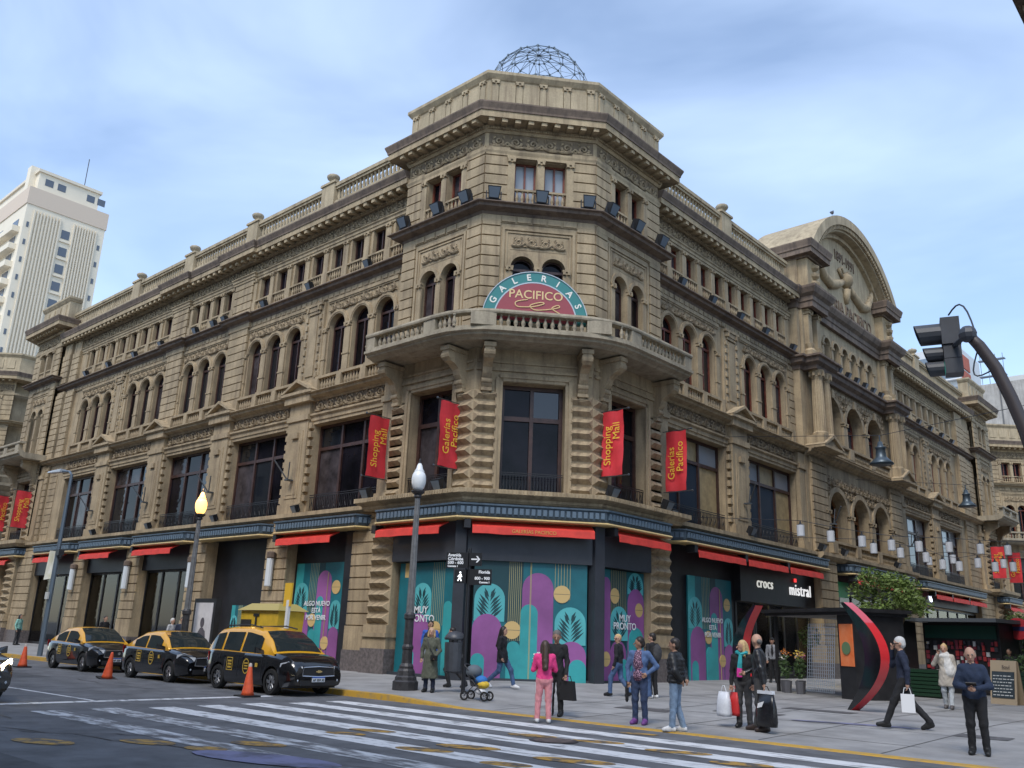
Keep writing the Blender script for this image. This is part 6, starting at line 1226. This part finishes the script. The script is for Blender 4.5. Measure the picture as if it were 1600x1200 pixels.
car('black and yellow saloon taxi in the middle of the parked taxis',(-7.95,-7.62,0),'saloon',group=G3); car('black and yellow saloon taxi at the back of the row, farthest left',(-13.95,-7.65,0),'saloon',group=G3)
car('dark car with its headlight on, cut by the left edge of the road',(-3.15,-15.55,0),'saloon',False,lit=True)
# ============================================================= people: one smooth skin per body
def at_z(px,py,z): d=pray(px,py); return CAMP+d*((z-CAMP.z)/d.z)
def surface_nets(f,lo,hi,res):
    n=[int(math.ceil((hi[i]-lo[i])/res))+1 for i in range(3)]
    ax=[lo[i]+res*np.arange(n[i]) for i in range(3)]
    X,Y,Z=np.meshgrid(*ax,indexing='ij'); V=f(X,Y,Z); ins=V<0
    c=np.zeros([k-1 for k in n],int); acc=np.zeros([k-1 for k in n]+[3]); cnt=np.zeros([k-1 for k in n])
    corners=[(i,j,k) for i in (0,1) for j in (0,1) for k in (0,1)]
    sl=lambda o:tuple(slice(o[d],n[d]-1+o[d]) for d in range(3))
    for a in corners:
        for d in range(3):
            if a[d]==0:
                b=list(a); b[d]=1; va,vb=V[sl(a)],V[sl(b)]; cr=(va<0)!=(vb<0); t=np.where(cr,va/(va-vb+1e-12),0)
                for q in range(3): acc[...,q]+=np.where(cr,a[q]+(t if q==d else 0),0)
                cnt+=cr
    act=cnt>0; idx=-np.ones(cnt.shape,int); idx[act]=np.arange(act.sum()); g=np.argwhere(act)
    verts=np.array(lo)+res*(g+acc[act]/cnt[act][:,None]); faces=[]
    for d in range(3):
        e1,e2=[q for q in range(3) if q!=d]; s0=[slice(0,n[q]) for q in range(3)]; s1=list(s0); s0[d]=slice(0,n[d]-1); s1[d]=slice(1,n[d])
        A,Bq=ins[tuple(s0)],ins[tuple(s1)]; E=np.argwhere(A!=Bq); E=E[(E[:,e1]>0)&(E[:,e2]>0)&(E[:,e1]<n[e1]-1)&(E[:,e2]<n[e2]-1)]
        if len(E)==0: continue
        def at(o1,o2): k=E.copy(); k[:,e1]-=o1; k[:,e2]-=o2; return idx[k[:,0],k[:,1],k[:,2]]
        q=np.stack([at(1,1),at(0,1),at(0,0),at(1,0)],1); fl=A[E[:,0],E[:,1],E[:,2]]
        if d==1: fl=~fl
        q[~fl]=q[~fl][:,::-1]; faces.append(q)
    return verts,np.concatenate(faces)
def rc(X,Y,Z,p):   # tapered capsule / squashed ellipsoid distance
    if p[0]=='c':
        a,b,r0,r1=np.array(p[1]),np.array(p[2]),p[3],p[4]; d=b-a; L2=max(d@d,1e-9); t=np.clip(((X-a[0])*d[0]+(Y-a[1])*d[1]+(Z-a[2])*d[2])/L2,0,1)
        return np.sqrt((X-a[0]-t*d[0])**2+(Y-a[1]-t*d[1])**2+(Z-a[2]-t*d[2])**2)-(r0+(r1-r0)*t)
    if p[0]=='k': return np.maximum(rc(X,Y,Z,('c',)+tuple(p[1:5])),p[5]-Z)
    c,r=p[1],p[2]; k=np.sqrt(((X-c[0])/r[0])**2+((Y-c[1])/r[1])**2+((Z-c[2])/r[2])**2); return (k-1)*min(r)*np.clip(.6+.4*k,.6,1.6)
SKIN=mat('skin',(.45,.26,.18),.55,var=.08,scale=8); SKIN2=mat('skin_tan',(.34,.19,.125),.55,var=.08,scale=8)
def cloth(n,c,var=.15,scale=9,rough=.85): return mat('cloth_'+n,c,rough,var=var,scale=scale,bump=.3,bscale=28)
def person(label,feet,face,height,top,bot,shoe,hair,z0=None,pos=None,skin=None,arms=None,legs=None,head=(0,0),extra=(),hairlen=0.0,bald=False,coat=None,glasses=False,slim=1.0,res=.0165,lean=0.0,inner=None,bulk=1.0):
    """feet: photo pixel of the feet; face: heading in degrees; joints are in a 1.75 m body, x right, y forward, z up"""
    skin=skin or SKIN
    p=Vector(pos) if pos else at_z(*feet,0.0)
    if not pos:
        for _ in range(4): zz=zg(p.x,p.y); p=at_z(*feet,zz)
    zz=zg(p.x,p.y) if z0 is None else z0
    A={'sl':(-.185,0,1.42),'sr':(.185,0,1.42),'el':(-.235,-.03,1.13),'er':(.235,-.03,1.13),'wl':(-.22,.06,.88),'wr':(.22,.06,.88)}; A.update(arms or {})
    Lg={'hl':(-.09,0,.92),'hr':(.09,0,.92),'kl':(-.10,.02,.50),'kr':(.10,.02,.50),'al':(-.11,-.02,.085),'ar':(.11,-.02,.085),'tl':(-.13,.15,.035),'tr':(.13,.15,.035)}; Lg.update(legs or {})
    s=slim; bk=bulk; hy,hz=head   # head yaw (deg), pitch
    mats=[skin,hair,top,bot,shoe,inner or top,mat('dark_eye',(.02,.015,.012),.4),mat('lip',(.36,.13,.11),.5)]
    P=[]; add=lambda tag,*q:P.append((tag,q))
    # torso
    add(2,'e',(0,-.005,1.28),(.185*s*bk,.125*bk,.2)); add(2,'e',(0,.0,1.08),(.155*s*bk,.118*bk,.16)); add(2 if not coat else 2,'e',(0,-.005,.97),(.168*s*bk,.125*bk,.13)); add(2,'c',(-.14*s,0,1.41),(.14*s,0,1.41),.07*bk,.07*bk)
    add(3,'e',(0,-.01,.90),(.16*s,.118,.11))
    add(2,'c',(0,0,1.40),(0,.0,1.47),.075,.062); add(0,'c',(0,.005,1.45),(0,.015,1.55),.052,.05)
    for a,b,c in (('sl','el','wl'),('sr','er','wr')):
        add(2,'c',A[a],A[b],.066*bk,.054*bk); add(2,'c',A[b],A[c],.053*bk,.041*bk)
        w=np.array(A[c]); e=np.array(A[b]); d=(w-e)/np.linalg.norm(w-e); add(0,'e',tuple(w+d*.055),(.034,.034,.044))
    for a,b,c,t in (('hl','kl','al','tl'),('hr','kr','ar','tr')):
        add(3,'c',Lg[a],Lg[b],.096*s,.073); add(3,'c',Lg[b],tuple(np.array(Lg[c])+np.array((0,0,.03))),.07,.06); add(4,'c',Lg[c],Lg[t],.052,.043); h=np.array(Lg[c])+np.array((0,-.035,-.035)); add(4,'c',tuple(h),tuple((h+np.array(Lg[t]))/2+np.array((0,0,-.005))),.046,.046)
    if coat:   # long coat skirt down to coat[0], hem radius coat[1]
        add(2,'k',(0,0,1.0),(0,0,coat[0]),.15*bk,coat[1]*.95,coat[0]); add(2,'k',(-.07,0,.95),(-.09,0,coat[0]),.12,coat[1]*.8,coat[0]); add(2,'k',(.07,0,.95),(.09,0,coat[0]),.12,coat[1]*.8,coat[0])
    # head
    cy,sy=math.cos(R(hy)),math.sin(R(hy)); cp,sp=math.cos(R(hz)),math.sin(R(hz))
    def hd(x,y,z): x,y,z=x*1.08,y*1.08,z*1.08; y,z=y*cp-z*sp,y*sp+z*cp; return (x*cy-y*sy,x*sy+y*cy+.02,1.625+z)
    add(0,'e',hd(0,0,.02),(.084,.1,.116)); add(0,'e',hd(0,.025,-.055),(.056,.064,.06)); add(0,'c',hd(0,.088,.012),hd(0,.112,-.022),.011,.016)
    for sx in (-1,1): add(0,'e',hd(sx*.08,-.005,-.005),(.016,.024,.034)); add(6,'e',hd(sx*.032,.088,.018),(.010,.010,.006)); add(1,'c',hd(sx*.018,.094,.042),hd(sx*.05,.082,.042),.006,.005)
    add(7,'c',hd(-.02,.088,-.055),hd(.02,.088,-.055),.008,.008)
    if glasses:
        for sx in (-1,1): add(6,'e',hd(sx*.034,.094,.018),(.028,.012,.02)); add(6,'c',hd(sx*.06,.08,.02),hd(sx*.082,.0,.015),.006,.006)
    if not bald:
        add(1,'e',hd(0,-.018,.052),(.094,.104,.098)); add(1,'e',hd(0,-.045,.0),(.084,.075,.09))
        if hairlen>0:
            add(1,'c',hd(0,-.05,.02),hd(0,-.075-.22*hairlen,-hairlen),.085,.07); 
            for sx in (-1,1): add(1,'c',hd(sx*.07,-.01,.03),hd(sx*.085,-.01,-hairlen*.8),.035,.03)
    else: add(1,'e',hd(0,-.055,-.01),(.082,.05,.05))
    for e in extra: add(*e)
    sc=height/1.75
    prim=[(t,q) for t,q in P]
    def field(X,Y,Z,tags=False):
        D=None; best=None; bt=None
        for t,q in prim:
            d=rc(X,Y,Z,q)
            if tags:
                if best is None: best=d.copy(); bt=np.full(d.shape,t)
                else: m=d<best-(.002 if t in (6,7,1) else 0)*0; bt=np.where(m,t,bt); best=np.minimum(best,d)
            else:
                k=.012 if t in (0,1,6,7) else .03
                if D is None: D=d
                else: h=np.clip(.5+.5*(D-d)/k,0,1); D=D*(1-h)+d*h-k*h*(1-h)
        if not tags: D=D+np.where((Z<1.40)&(Z>.12),.0055*np.sin(34*Z+5*np.sin(13*X+2)+7*Y)*np.sin(19*X+15*Y+9*Z),0)
        return bt if tags else D
    pts=[]
    for t,q in prim: pts+= [q[1]] if q[0]=='e' else [q[1],q[2]]
    pts=np.array([tuple(v) for v in pts]); lo=pts.min(0)-.24; hi=pts.max(0)+.24; lo[2]=max(lo[2],-.03)
    v,fc=surface_nets(lambda X,Y,Z:np.maximum(field(X,Y,Z),-Z+.0),lo,hi,res)
    cen=v[fc].mean(1); tg=field(cen[:,0],cen[:,1],cen[:,2],True)
    me=bpy.data.meshes.new('body'); 
    # hands: palm grows from the wrist ellipsoid; five fingers as tapered tubes in the same mesh
    hb=B()
    for a,b,s_ in (('wl','el',-1),('wr','er',1)):
        w=Vector(A[a]); d=(w-Vector(A[b])).normalized(); side=d.cross(Vector((0,1,0))); side=side.normalized() if side.length>.1 else Vector((1,0,0)); nrm=side.cross(d)
        for i,(o,l) in enumerate(((-.028,.062),(-.010,.074),(.010,.07),(.027,.055))):
            p0=w+d*.085+side*o; hb.tube([p0,p0+d*l*.5+nrm*.008,p0+d*l*.85+nrm*.03],[.0095,.009,.006],5)
        p0=w+d*.05+side*(-.03*s_); hb.tube([p0,p0+d*.03+side*(-.025*s_)+nrm*.01,p0+d*.06+side*(-.03*s_)+nrm*.02],[.011,.01,.007],5)
    o0=len(v); V=np.concatenate([v,np.array(hb.v)]); F_=[tuple(int(k) for k in q) for q in fc]+[tuple(k+o0 for k in q) for q in hb.f]
    V=V*sc; 
    if lean: V[:,1]+=V[:,2]*lean
    me.from_pydata([tuple(q) for q in V],[],F_)
    for m_ in mats: me.materials.append(m_)
    mi=np.concatenate([tg.astype(int),np.zeros(len(hb.f),int)]); me.polygons.foreach_set('material_index',mi); me.polygons.foreach_set('use_smooth',[True]*len(me.polygons)); me.update()
    t=thing('person',label,'person',(p.x,p.y,zz),R(face)-math.pi/2); put('body',me,t)
    return t,p,zz,sc
def loc2world(t,x,y,z,sc):   # body coordinates -> world
    a=t.rotation_euler.z; return Vector((t.location.x+(x*math.cos(a)-y*math.sin(a))*sc,t.location.y+(x*math.sin(a)+y*math.cos(a))*sc,t.location.z+z*sc))
JEANS=cloth('blue_jeans',(.055,.10,.20),.25); LJEANS=cloth('light_jeans',(.16,.23,.33),.25); BLKC=cloth('black',(.012,.012,.014)); DKG=cloth('dark_grey',(.045,.045,.048)); NAVY=cloth('navy',(.012,.018,.04)); WSHOE=mat('white_shoe',(.7,.7,.7),.6); BSHOE=mat('black_shoe',(.012,.012,.012),.5)
BLOND=mat('hair_blond',(.50,.34,.16),.6,var=.25,scale=25); DHAIR=mat('hair_dark',(.018,.012,.009),.5); BRHAIR=mat('hair_brown',(.05,.028,.017),.5,var=.3,scale=25); GHAIR=mat('hair_grey',(.50,.49,.47),.6); SGHAIR=mat('hair_short_grey',(.12,.11,.10),.7)
def strap_bag(name,label,cat,wp,body_fn):
    t=thing(name,label,cat,tuple(wp)); body_fn(t); return t
# lady in the long olive coat with camera
OLIVE=cloth('olive_coat',(.085,.09,.065),.2,14)
t,p,z,sc=person('person in a long olive quilted coat holding a camera beside the white globe lamp',(669,1092),-62,1.66,OLIVE,NAVY,BSHOE,BLOND,hairlen=.12,coat=(.38,.20),bulk=1.08,head=(12,12),arms={'er':(.26,-.02,1.14),'wr':(.25,.06,.92),'el':(-.26,-.02,1.14),'wl':(-.2,.16,.98)})
cw=loc2world(t,-.17,.2,.93,sc); c_=thing('camera_bag','black camera hanging at the waist of the person in the olive coat','camera',tuple(cw)); obj('body',B().box(-.09,.09,-.05,.05,-.07,.07),BSHOE,c_); obj('lens',B().tube([(0,-.05,0),(.02,-.12,0)],.04,10),BSHOE,c_); a_=Vector(loc2world(t,.12,.06,1.45,sc))-cw; obj('strap',B().tube([(0,0,.05),tuple(a_*.5+Vector((.06,-.08,0))),tuple(a_)],.014,5),BSHOE,c_)
person('person in a dark vest with blue sleeves leaning by the mural',None,-50,1.84,cloth('royal_blue_sleeve',(.03,.10,.42)),cloth('pale_grey_jeans',(.25,.28,.31)),BSHOE,DHAIR,pos=(-2.55,-1.75,0),skin=SKIN2,extra=((5,'e',(0,-.005,1.25),(.195,.145,.24)),(5,'c',(0,.0,1.42),(0,.01,1.49),.085,.08),(5,'e',(0,-.005,1.02),(.175,.135,.13))),inner=cloth('dark_vest',(.015,.02,.035)),head=(20,-4))
person('person in black, mostly hidden behind the litter bin, mid-stride',None,205,1.66,BLKC,BLKC,BSHOE,DHAIR,pos=(.25,-3.35,0),legs={'kl':(-.1,.2,.52),'al':(-.1,.1,.10),'tl':(-.11,.25,.05),'kr':(.1,-.06,.5),'ar':(.1,-.36,.13),'tr':(.1,-.22,.04)},lean=.06)
# woman in black walking right, long hair
person('person with long dark hair in black jacket and ripped jeans walking past the mural',(783,1078),22,1.72,BLKC,JEANS,WSHOE,DHAIR,hairlen=.38,coat=(.74,.17),bulk=1.05,legs={'kl':(-.1,.25,.52),'al':(-.1,.34,.1),'tl':(-.1,.5,.05),'kr':(.1,-.06,.5),'ar':(.1,-.42,.16),'tr':(.1,-.3,.05)},inner=BLKC)
# pink girl and the man facing her
PINK=cloth('hot_pink_sweater',(.72,.05,.21),.12); LPINK=cloth('light_pink_trousers',(.68,.27,.29),.12)
t,p,z,sc=person('person in a hot pink sweater and light pink track trousers seen from behind',(849,1130),135,1.60,PINK,LPINK,WSHOE,BRHAIR,hairlen=.42,slim=1.06,arms={'el':(-.25,.06,1.13),'wl':(-.12,.27,1.2),'er':(.25,.06,1.13),'wr':(.08,.28,1.15)},legs={'al':(-.14,.06,.085),'tl':(-.16,.22,.035),'kl':(-.12,.06,.5)})
for s_ in (-1,1): obj('side_stripe',B().tube([(s_*.185*sc,-.005,.86*sc),(s_*.168*sc,.03,.5*sc),(s_*.165*sc,.01 if s_>0 else .05,.14*sc)],.014,4),mat('white_stripe',(.75,.7,.7),.7),t)
bw=loc2world(t,-.08,.42,1.2,sc); bq=thing('bouquet','white flower bouquet in pale wrapping held by the person in pink','bouquet',tuple(bw)); f=B(); leaf_cloud(f,(0,0,.16),.16,.16,.12,150,.045); obj('blooms',f,FLW[0],bq); f=B(); leaf_cloud(f,(0,0,.08),.17,.17,.12,60,.07); obj('foliage',f,LEAFD,bq); obj('wrapping',B().lathe([(.03,-.3),(.07,-.12),(.15,.08)],n=10,cap=False),mat('cream_paper',(.66,.58,.38),.7),bq)
t,p,z,sc=person('person in dark clothes with short grey hair standing behind the person in pink',(868,1119),-72,1.80,BLKC,BLKC,BSHOE,SGHAIR,head=(18,-14),skin=SKIN2,arms={'wl':(-.26,.1,.86)})
bw=loc2world(t,-.31,.1,.75,sc); hb_=thing('handbag','black shopping bag hanging behind the person in pink','bag',(bw.x,bw.y,bw.z-.42)); obj('bag',B().hexa([(-.2,-.06,0),(.2,-.06,0),(.2,.06,0),(-.2,.06,0),(-.16,-.04,.4),(.16,-.04,.4),(.16,.04,.4),(-.16,.04,.4)]),BLKC,hb_); obj('handle',B().tube([(-.1,0,.39),(-.06,0,.5),(.06,0,.5),(.1,0,.39)],.01,5),BLKC,hb_)
# pair walking by the right mural
person('person with short blond hair, glasses and black jacket walking by the right mural',(966,1089),195,1.70,BLKC,JEANS,BSHOE,BLOND,glasses=True,head=(60,0),legs={'kl':(-.1,.2,.52),'al':(-.1,.22,.1),'tl':(-.1,.38,.05),'kr':(.1,-.05,.5),'ar':(.1,-.34,.14),'tr':(.1,-.2,.05)})
person('person in a dark jacket with a backpack, behind the one in the blue cardigan',(1020,1091),170,1.76,BLKC,BLKC,WSHOE,DHAIR,head=(30,0),extra=((5,'e',(0,-.19,1.22),(.15,.1,.24)),),inner=DKG)
# woman in the blue cardigan
CARD=cloth('blue_cardigan',(.075,.13,.26),.15); PATT=mat('cloth_patterned_blouse',(.05,.02,.05),.8,col2=(.42,.25,.34),scale=45,contrast=(.5,.58)); PURS=mat('purple_shoe',(.16,.05,.22),.6)
t,p,z,sc=person('person in a blue cardigan over a patterned blouse, hand on hip',(1000,1132),-78,1.72,CARD,cloth('dark_jeans',(.03,.05,.11),.25),PURS,DHAIR,skin=SKIN2,head=(-70,0),coat=None,slim=1.08,arms={'er':(.27,0,1.13),'wr':(.24,.05,.86),'el':(-.36,-.06,1.17),'wl':(-.2,.07,1.02)},extra=((5,'e',(0,.035,1.24),(.12,.115,.24)),(5,'e',(0,.03,.98),(.125,.125,.14)),(2,'k',(-.13,-.04,1.0),(-.16,-.06,.55),.09,.08,.56),(2,'k',(.13,-.04,1.0),(.15,-.06,.6),.08,.07,.6)),inner=PATT)
bw=loc2world(t,.26,.08,.78,sc); ub=thing('folded_umbrella','black folded umbrella held by the person in the blue cardigan','umbrella',(bw.x,bw.y,bw.z-.34)); obj('canopy',B().lathe([(.02,0),(.035,.04),(.04,.28),(.02,.32)],n=8),BLKC,ub); obj('handle',B().tube([(0,0,.31),(0,0,.4)],.015,6),BSHOE,ub)
# man in the puffer jacket
PUFF=cloth('black_puffer',(.013,.014,.016),.2,20,.5)
t,p,z,sc=person('person in a black puffer jacket and light jeans facing left at the kerb',(1057,1145),192,1.72,PUFF,LJEANS,WSHOE,DHAIR,skin=SKIN2,bulk=1.22,head=(10,0),arms={'el':(-.27,-.08,1.14),'wl':(-.16,-.16,.98),'er':(.27,-.08,1.14),'wr':(.12,-.18,.98)},legs={'al':(-.13,.04,.085),'tl':(-.15,.2,.035),'ar':(.12,-.1,.085),'tr':(.14,.06,.035)},extra=tuple((2,'e',(0,-.005,zz_),(.215,.165,.045)) for zz_ in (.95,1.03,1.11,1.19,1.27,1.35)))
# couple with shopping bags
TEALS=mat('teal_scarf',(.03,.33,.36),.8); PINKS=mat('pink_scarf_end',(.72,.04,.33),.8)
t,p,z,sc=person('person with long blond hair, black jacket and a teal and pink scarf',(1164,1137),-75,1.70,BLKC,DKG,BSHOE,BLOND,hairlen=.2,head=(-58,0),arms={'wr':(.25,.04,.86)})
sf=obj('scarf',B().tube([(-.1,.07,1.47),(0,.12,1.43),(.1,.07,1.47),(.0,-.09,1.5),(-.1,.07,1.47)],.04,6).tube([(.01,.12,1.43),(.02,.155,1.25),(.03,.15,1.16)],[.035,.05,.055],6),TEALS,t); obj('scarf_end',B().tube([(.03,.15,1.16),(.035,.15,1.08),(.04,.14,.99)],[.055,.06,.06],6),PINKS,sf)
def carrier(label,wp,m,w,h,d=.08,handle=True,m2=None):
    b_=thing('shopping_bag',label,'bag',(wp.x,wp.y,wp.z-h-.1),R(-20),group='carried shopping bags'); n=6; bb=B(); 
    rows=[(0,.92,.9),(.15*h,1,1),(.6*h,.95,.8),(h,.8,.35)]
    vs=[];fs=[]
    for zz_,sx,sy in rows:
        for k in range(12): a=2*math.pi*k/12; vs.append((w*.5*sx*math.copysign(abs(math.cos(a))**.6,math.cos(a)),d*sy*math.copysign(abs(math.sin(a))**.6,math.sin(a)),zz_))
    for i in range(3):
        for k in range(12): fs.append((i*12+k,i*12+(k+1)%12,(i+1)*12+(k+1)%12,(i+1)*12+k))
    fs.append(tuple(range(11,-1,-1))); fs.append(tuple(36+k for k in range(12))); obj('bag',bb.add(vs,fs),m,b_,True); obj('handle',B().tube([(-w*.25,0,h-.01),(-w*.08,0,h+.12),(w*.08,0,h+.12),(w*.25,0,h-.01)],.009,5),m2 or m,b_); return b_
WPL=mat('white_plastic_bag',(.66,.68,.72),.4,var=.1,scale=8); RPL=mat('red_bag',(.55,.03,.03),.5); BPL=mat('black_glossy_bag',(.012,.012,.014),.25,var=.3,scale=9)
bw=loc2world(t,.27,.06,.80,sc); carrier('white plastic bag hanging beside the person with the scarf',bw+Vector((-.12,-.06,0)),WPL,.34,.48,.11); carrier('red paper bag next to the white plastic bag',bw+Vector((.06,.05,0)),RPL,.26,.46,.06)
LEATH=mat('black_leather_jacket',(.014,.014,.016),.35,var=.3,scale=6,bump=.4,bscale=14)
t,p,z,sc=person('bald person in a black leather jacket carrying a large black bag',(1190,1143),-160,1.84,LEATH,cloth('charcoal_trousers',(.05,.05,.052)),mat('dark_brown_shoe',(.035,.022,.018),.45),SGHAIR,bald=True,head=(-35,-6),bulk=1.1,arms={'el':(-.27,-.06,1.13),'wl':(-.27,-.1,.88),'er':(.26,.05,1.13),'wr':(.13,.26,1.04)},legs={'al':(-.13,-.1,.085),'tl':(-.15,.07,.035),'ar':(.12,.1,.085),'tr':(.13,.27,.035)})
bw=loc2world(t,-.29,-.14,.80,sc); bb_=carrier('large black glossy shopping bag with white print held by the bald person',bw,BPL,.5,.62,.10); obj('print_mark',B().add([(-.12,-.105,.42),(.05,-.105,.47),(-.02,-.105,.36),(-.15,-.105,.33)],[(0,1,2,3)]),SGW,bb_); obj('top_fold',B().box(-.2,.2,-.04,.04,.6,.66),WPL,bb_)
person('person in a cap and grey hooded jacket in the shop doorway',None,-70,1.78,cloth('grey_hoodie',(.22,.23,.25)),BLKC,BSHOE,BSHOE,pos=(1.9,13.6,0),extra=((1,'e',(0,.05,1.71),(.085,.12,.03)),(5,'e',(0,.045,1.22),(.05,.11,.22))),inner=BLKC)
# walking man with white hair, hand at face
t,p,z,sc=person('white-haired person in dark clothes striding left with hand to the face',(1418,1140),196,1.84,NAVY,BLKC,BSHOE,GHAIR,glasses=True,head=(6,-6),arms={'er':(.24,.2,1.2),'wr':(.1,.17,1.5),'el':(-.25,-.1,1.14),'wl':(-.24,-.08,.88)},legs={'kl':(-.1,.2,.52),'al':(-.1,.36,.1),'tl':(-.1,.53,.07),'kr':(.1,-.12,.5),'ar':(.1,-.42,.14),'tr':(.1,-.28,.04)})
bw=loc2world(t,-.24,-.06,.80,sc); pb=thing('paper_bag','white paper carrier bag held low by the striding white-haired person','bag',(bw.x,bw.y,bw.z-.55),R(20)); obj('bag',B().hexa([(-.13,-.05,.06),(.13,-.05,.06),(.13,.05,.06),(-.13,.05,.06),(-.13,-.05,.42),(.13,-.05,.42),(.13,.05,.42),(-.13,.05,.42)]),mat('white_paper',(.72,.72,.72),.6),pb); obj('handle',B().tube([(-.08,0,.41),(-.05,0,.54),(.05,0,.54),(.08,0,.41)],.008,5),SGW,pb)
t,p,z,sc=person('person in a cream shawl with raised hand walking among the kiosks',(1484,1108),-85,1.74,cloth('cream_coat',(.42,.38,.32)),cloth('pale_trousers',(.40,.43,.45)),mat('grey_boot',(.10,.09,.09),.6),BLOND,coat=(.62,.19),bulk=1.12,arms={'er':(.3,.08,1.2),'wr':(.14,.2,1.48)},extra=((5,'c',(-.02,.0,1.47),(-.12,.05,1.0),.11,.15),(5,'e',(0,.02,1.44),(.14,.12,.07)),(1,'e',(0,-.02,1.765),(.04,.04,.04))),inner=cloth('white_shawl',(.58,.57,.54)),legs={'al':(-.1,.12,.085),'tl':(-.11,.27,.04),'ar':(.1,-.12,.085),'tr':(.1,.03,.04)})
# man with phone
t,p,z,sc=person('heavy-set person in a navy jacket looking down at a phone at the right edge',(1532,1180),-80,1.72,cloth('navy_jacket',(.016,.028,.06)),BLKC,BSHOE,SGHAIR,bald=True,bulk=1.06,slim=1.07,head=(8,-16),arms={'sl':(-.165,0,1.385),'sr':(.165,0,1.385),'el':(-.26,.03,1.12),'wl':(-.06,.27,1.08),'er':(.26,.03,1.12),'wr':(.06,.27,1.08)})
bw=loc2world(t,0,.36,1.12,sc); ph=thing('mobile_phone','dark mobile phone in the hands of the person in the navy jacket','phone',tuple(bw),t.rotation_euler.z); obj('phone',B().hexa([(-.08,-.05,0),(.08,-.05,0),(.08,.05,.05),(-.08,.05,.05),(-.08,-.055,.012),(.08,-.055,.012),(.08,.045,.062),(-.08,.045,.062)]),BSHOE,ph)
# far pedestrians
person('distant person with a mint green bag at the far left of the pavement',None,30,1.68,cloth('mint_top',(.25,.50,.42)),DKG,BSHOE,DHAIR,pos=(-36.5,-2.2,0),hairlen=.2,res=.03)
person('distant person in dark clothes walking behind the last taxi',None,10,1.72,BLKC,BLKC,BSHOE,DHAIR,pos=(-24.6,-2.6,0),res=.03); person('distant person in a navy cap and jacket behind the middle taxi',None,-30,1.76,NAVY,DKG,BSHOE,DHAIR,pos=(-16.6,-2.9,0),res=.03,skin=SKIN2); person('distant person with grey hair outside the shop windows',None,20,1.7,cloth('pale_coat',(.4,.4,.4)),DKG,BSHOE,GHAIR,pos=(-18.6,-2.3,0),res=.03)
person('distant person in black beside the shuttered newsstand',None,-90,1.76,BLKC,BLKC,BSHOE,DHAIR,pos=(10.0,17.0,0),res=.03,skin=SKIN2)
# stroller
st=at_z(745,1084,.25); t=thing('stroller','dark pushchair loaded with blue and yellow bundles beside the litter bin','stroller',(st.x,st.y,zg(st.x,st.y)),R(20),scale=.85); DKF=mat('stroller_frame',(.03,.03,.035),.5)
for x,y in ((-.3,-.25),(-.3,.25),(.33,-.2),(.33,.2)):
    w_=obj('wheel',B().lathe([(.09,-.02),(.13,-.02),(.14,0),(.13,.02),(.09,.02)],n=16,cap=False),TYRE,t); w_.location=(x,y,.14); w_.rotation_euler=(math.pi/2,0,0); obj('spokes',B().box(-.09,.09,-.012,.012,-.008,.008).box(-.012,.012,-.09,.09,-.008,.008),RIM,w_)
obj('frame',B().tube([(-.3,-.25,.14),(.1,-.22,.55),(-.35,-.22,1.0)],.015,6).tube([(-.3,.25,.14),(.1,.22,.55),(-.35,.22,1.0)],.015,6).tube([(.33,-.2,.14),(-.1,-.22,.6)],.015,6).tube([(.33,.2,.14),(-.1,.22,.6)],.015,6).tube([(-.35,-.22,1.0),(-.38,0,1.03),(-.35,.22,1.0)],.018,6),DKF,t)
obj('seat',B().hexa([(-.12,-.2,.4),(.25,-.2,.42),(.25,.2,.42),(-.12,.2,.4),(-.28,-.2,.9),(-.1,-.2,.5),(-.1,.2,.5),(-.28,.2,.9)]),DKF,t); obj('hood',B().sphere((-.12,0,.82),.25,12,8,0,.8),mat('hood_grey',(.10,.12,.14),.7),t,True)
obj('blue_bundle',B().sphere((.12,0,.58),.2,10,8,0,.7),mat('bundle_blue',(.03,.16,.45),.8),t,True); obj('yellow_bundle',B().sphere((.2,-.02,.46),.2,10,8,0,.6),mat('bundle_yellow',(.62,.42,.04),.8,var=.2,scale=12),t,True); obj('white_bag',B().sphere((.16,0,.27),.19,10,8,0,.6),WPL,t,True)
# settle street things on the sloping pavement
for o in list(COL.objects):
    if o.parent is None and o.name.split('.')[0] in ('street_lamp','street_light','sign_post','litter_bin','crescent_sculpture','flower_kiosk','street_tree','planter','chalkboard_sign','newsstand','round_sign','yellow_booth','taxi_stand_sign','advert_panel'): o.location.z=zg(o.location.x,o.location.y)
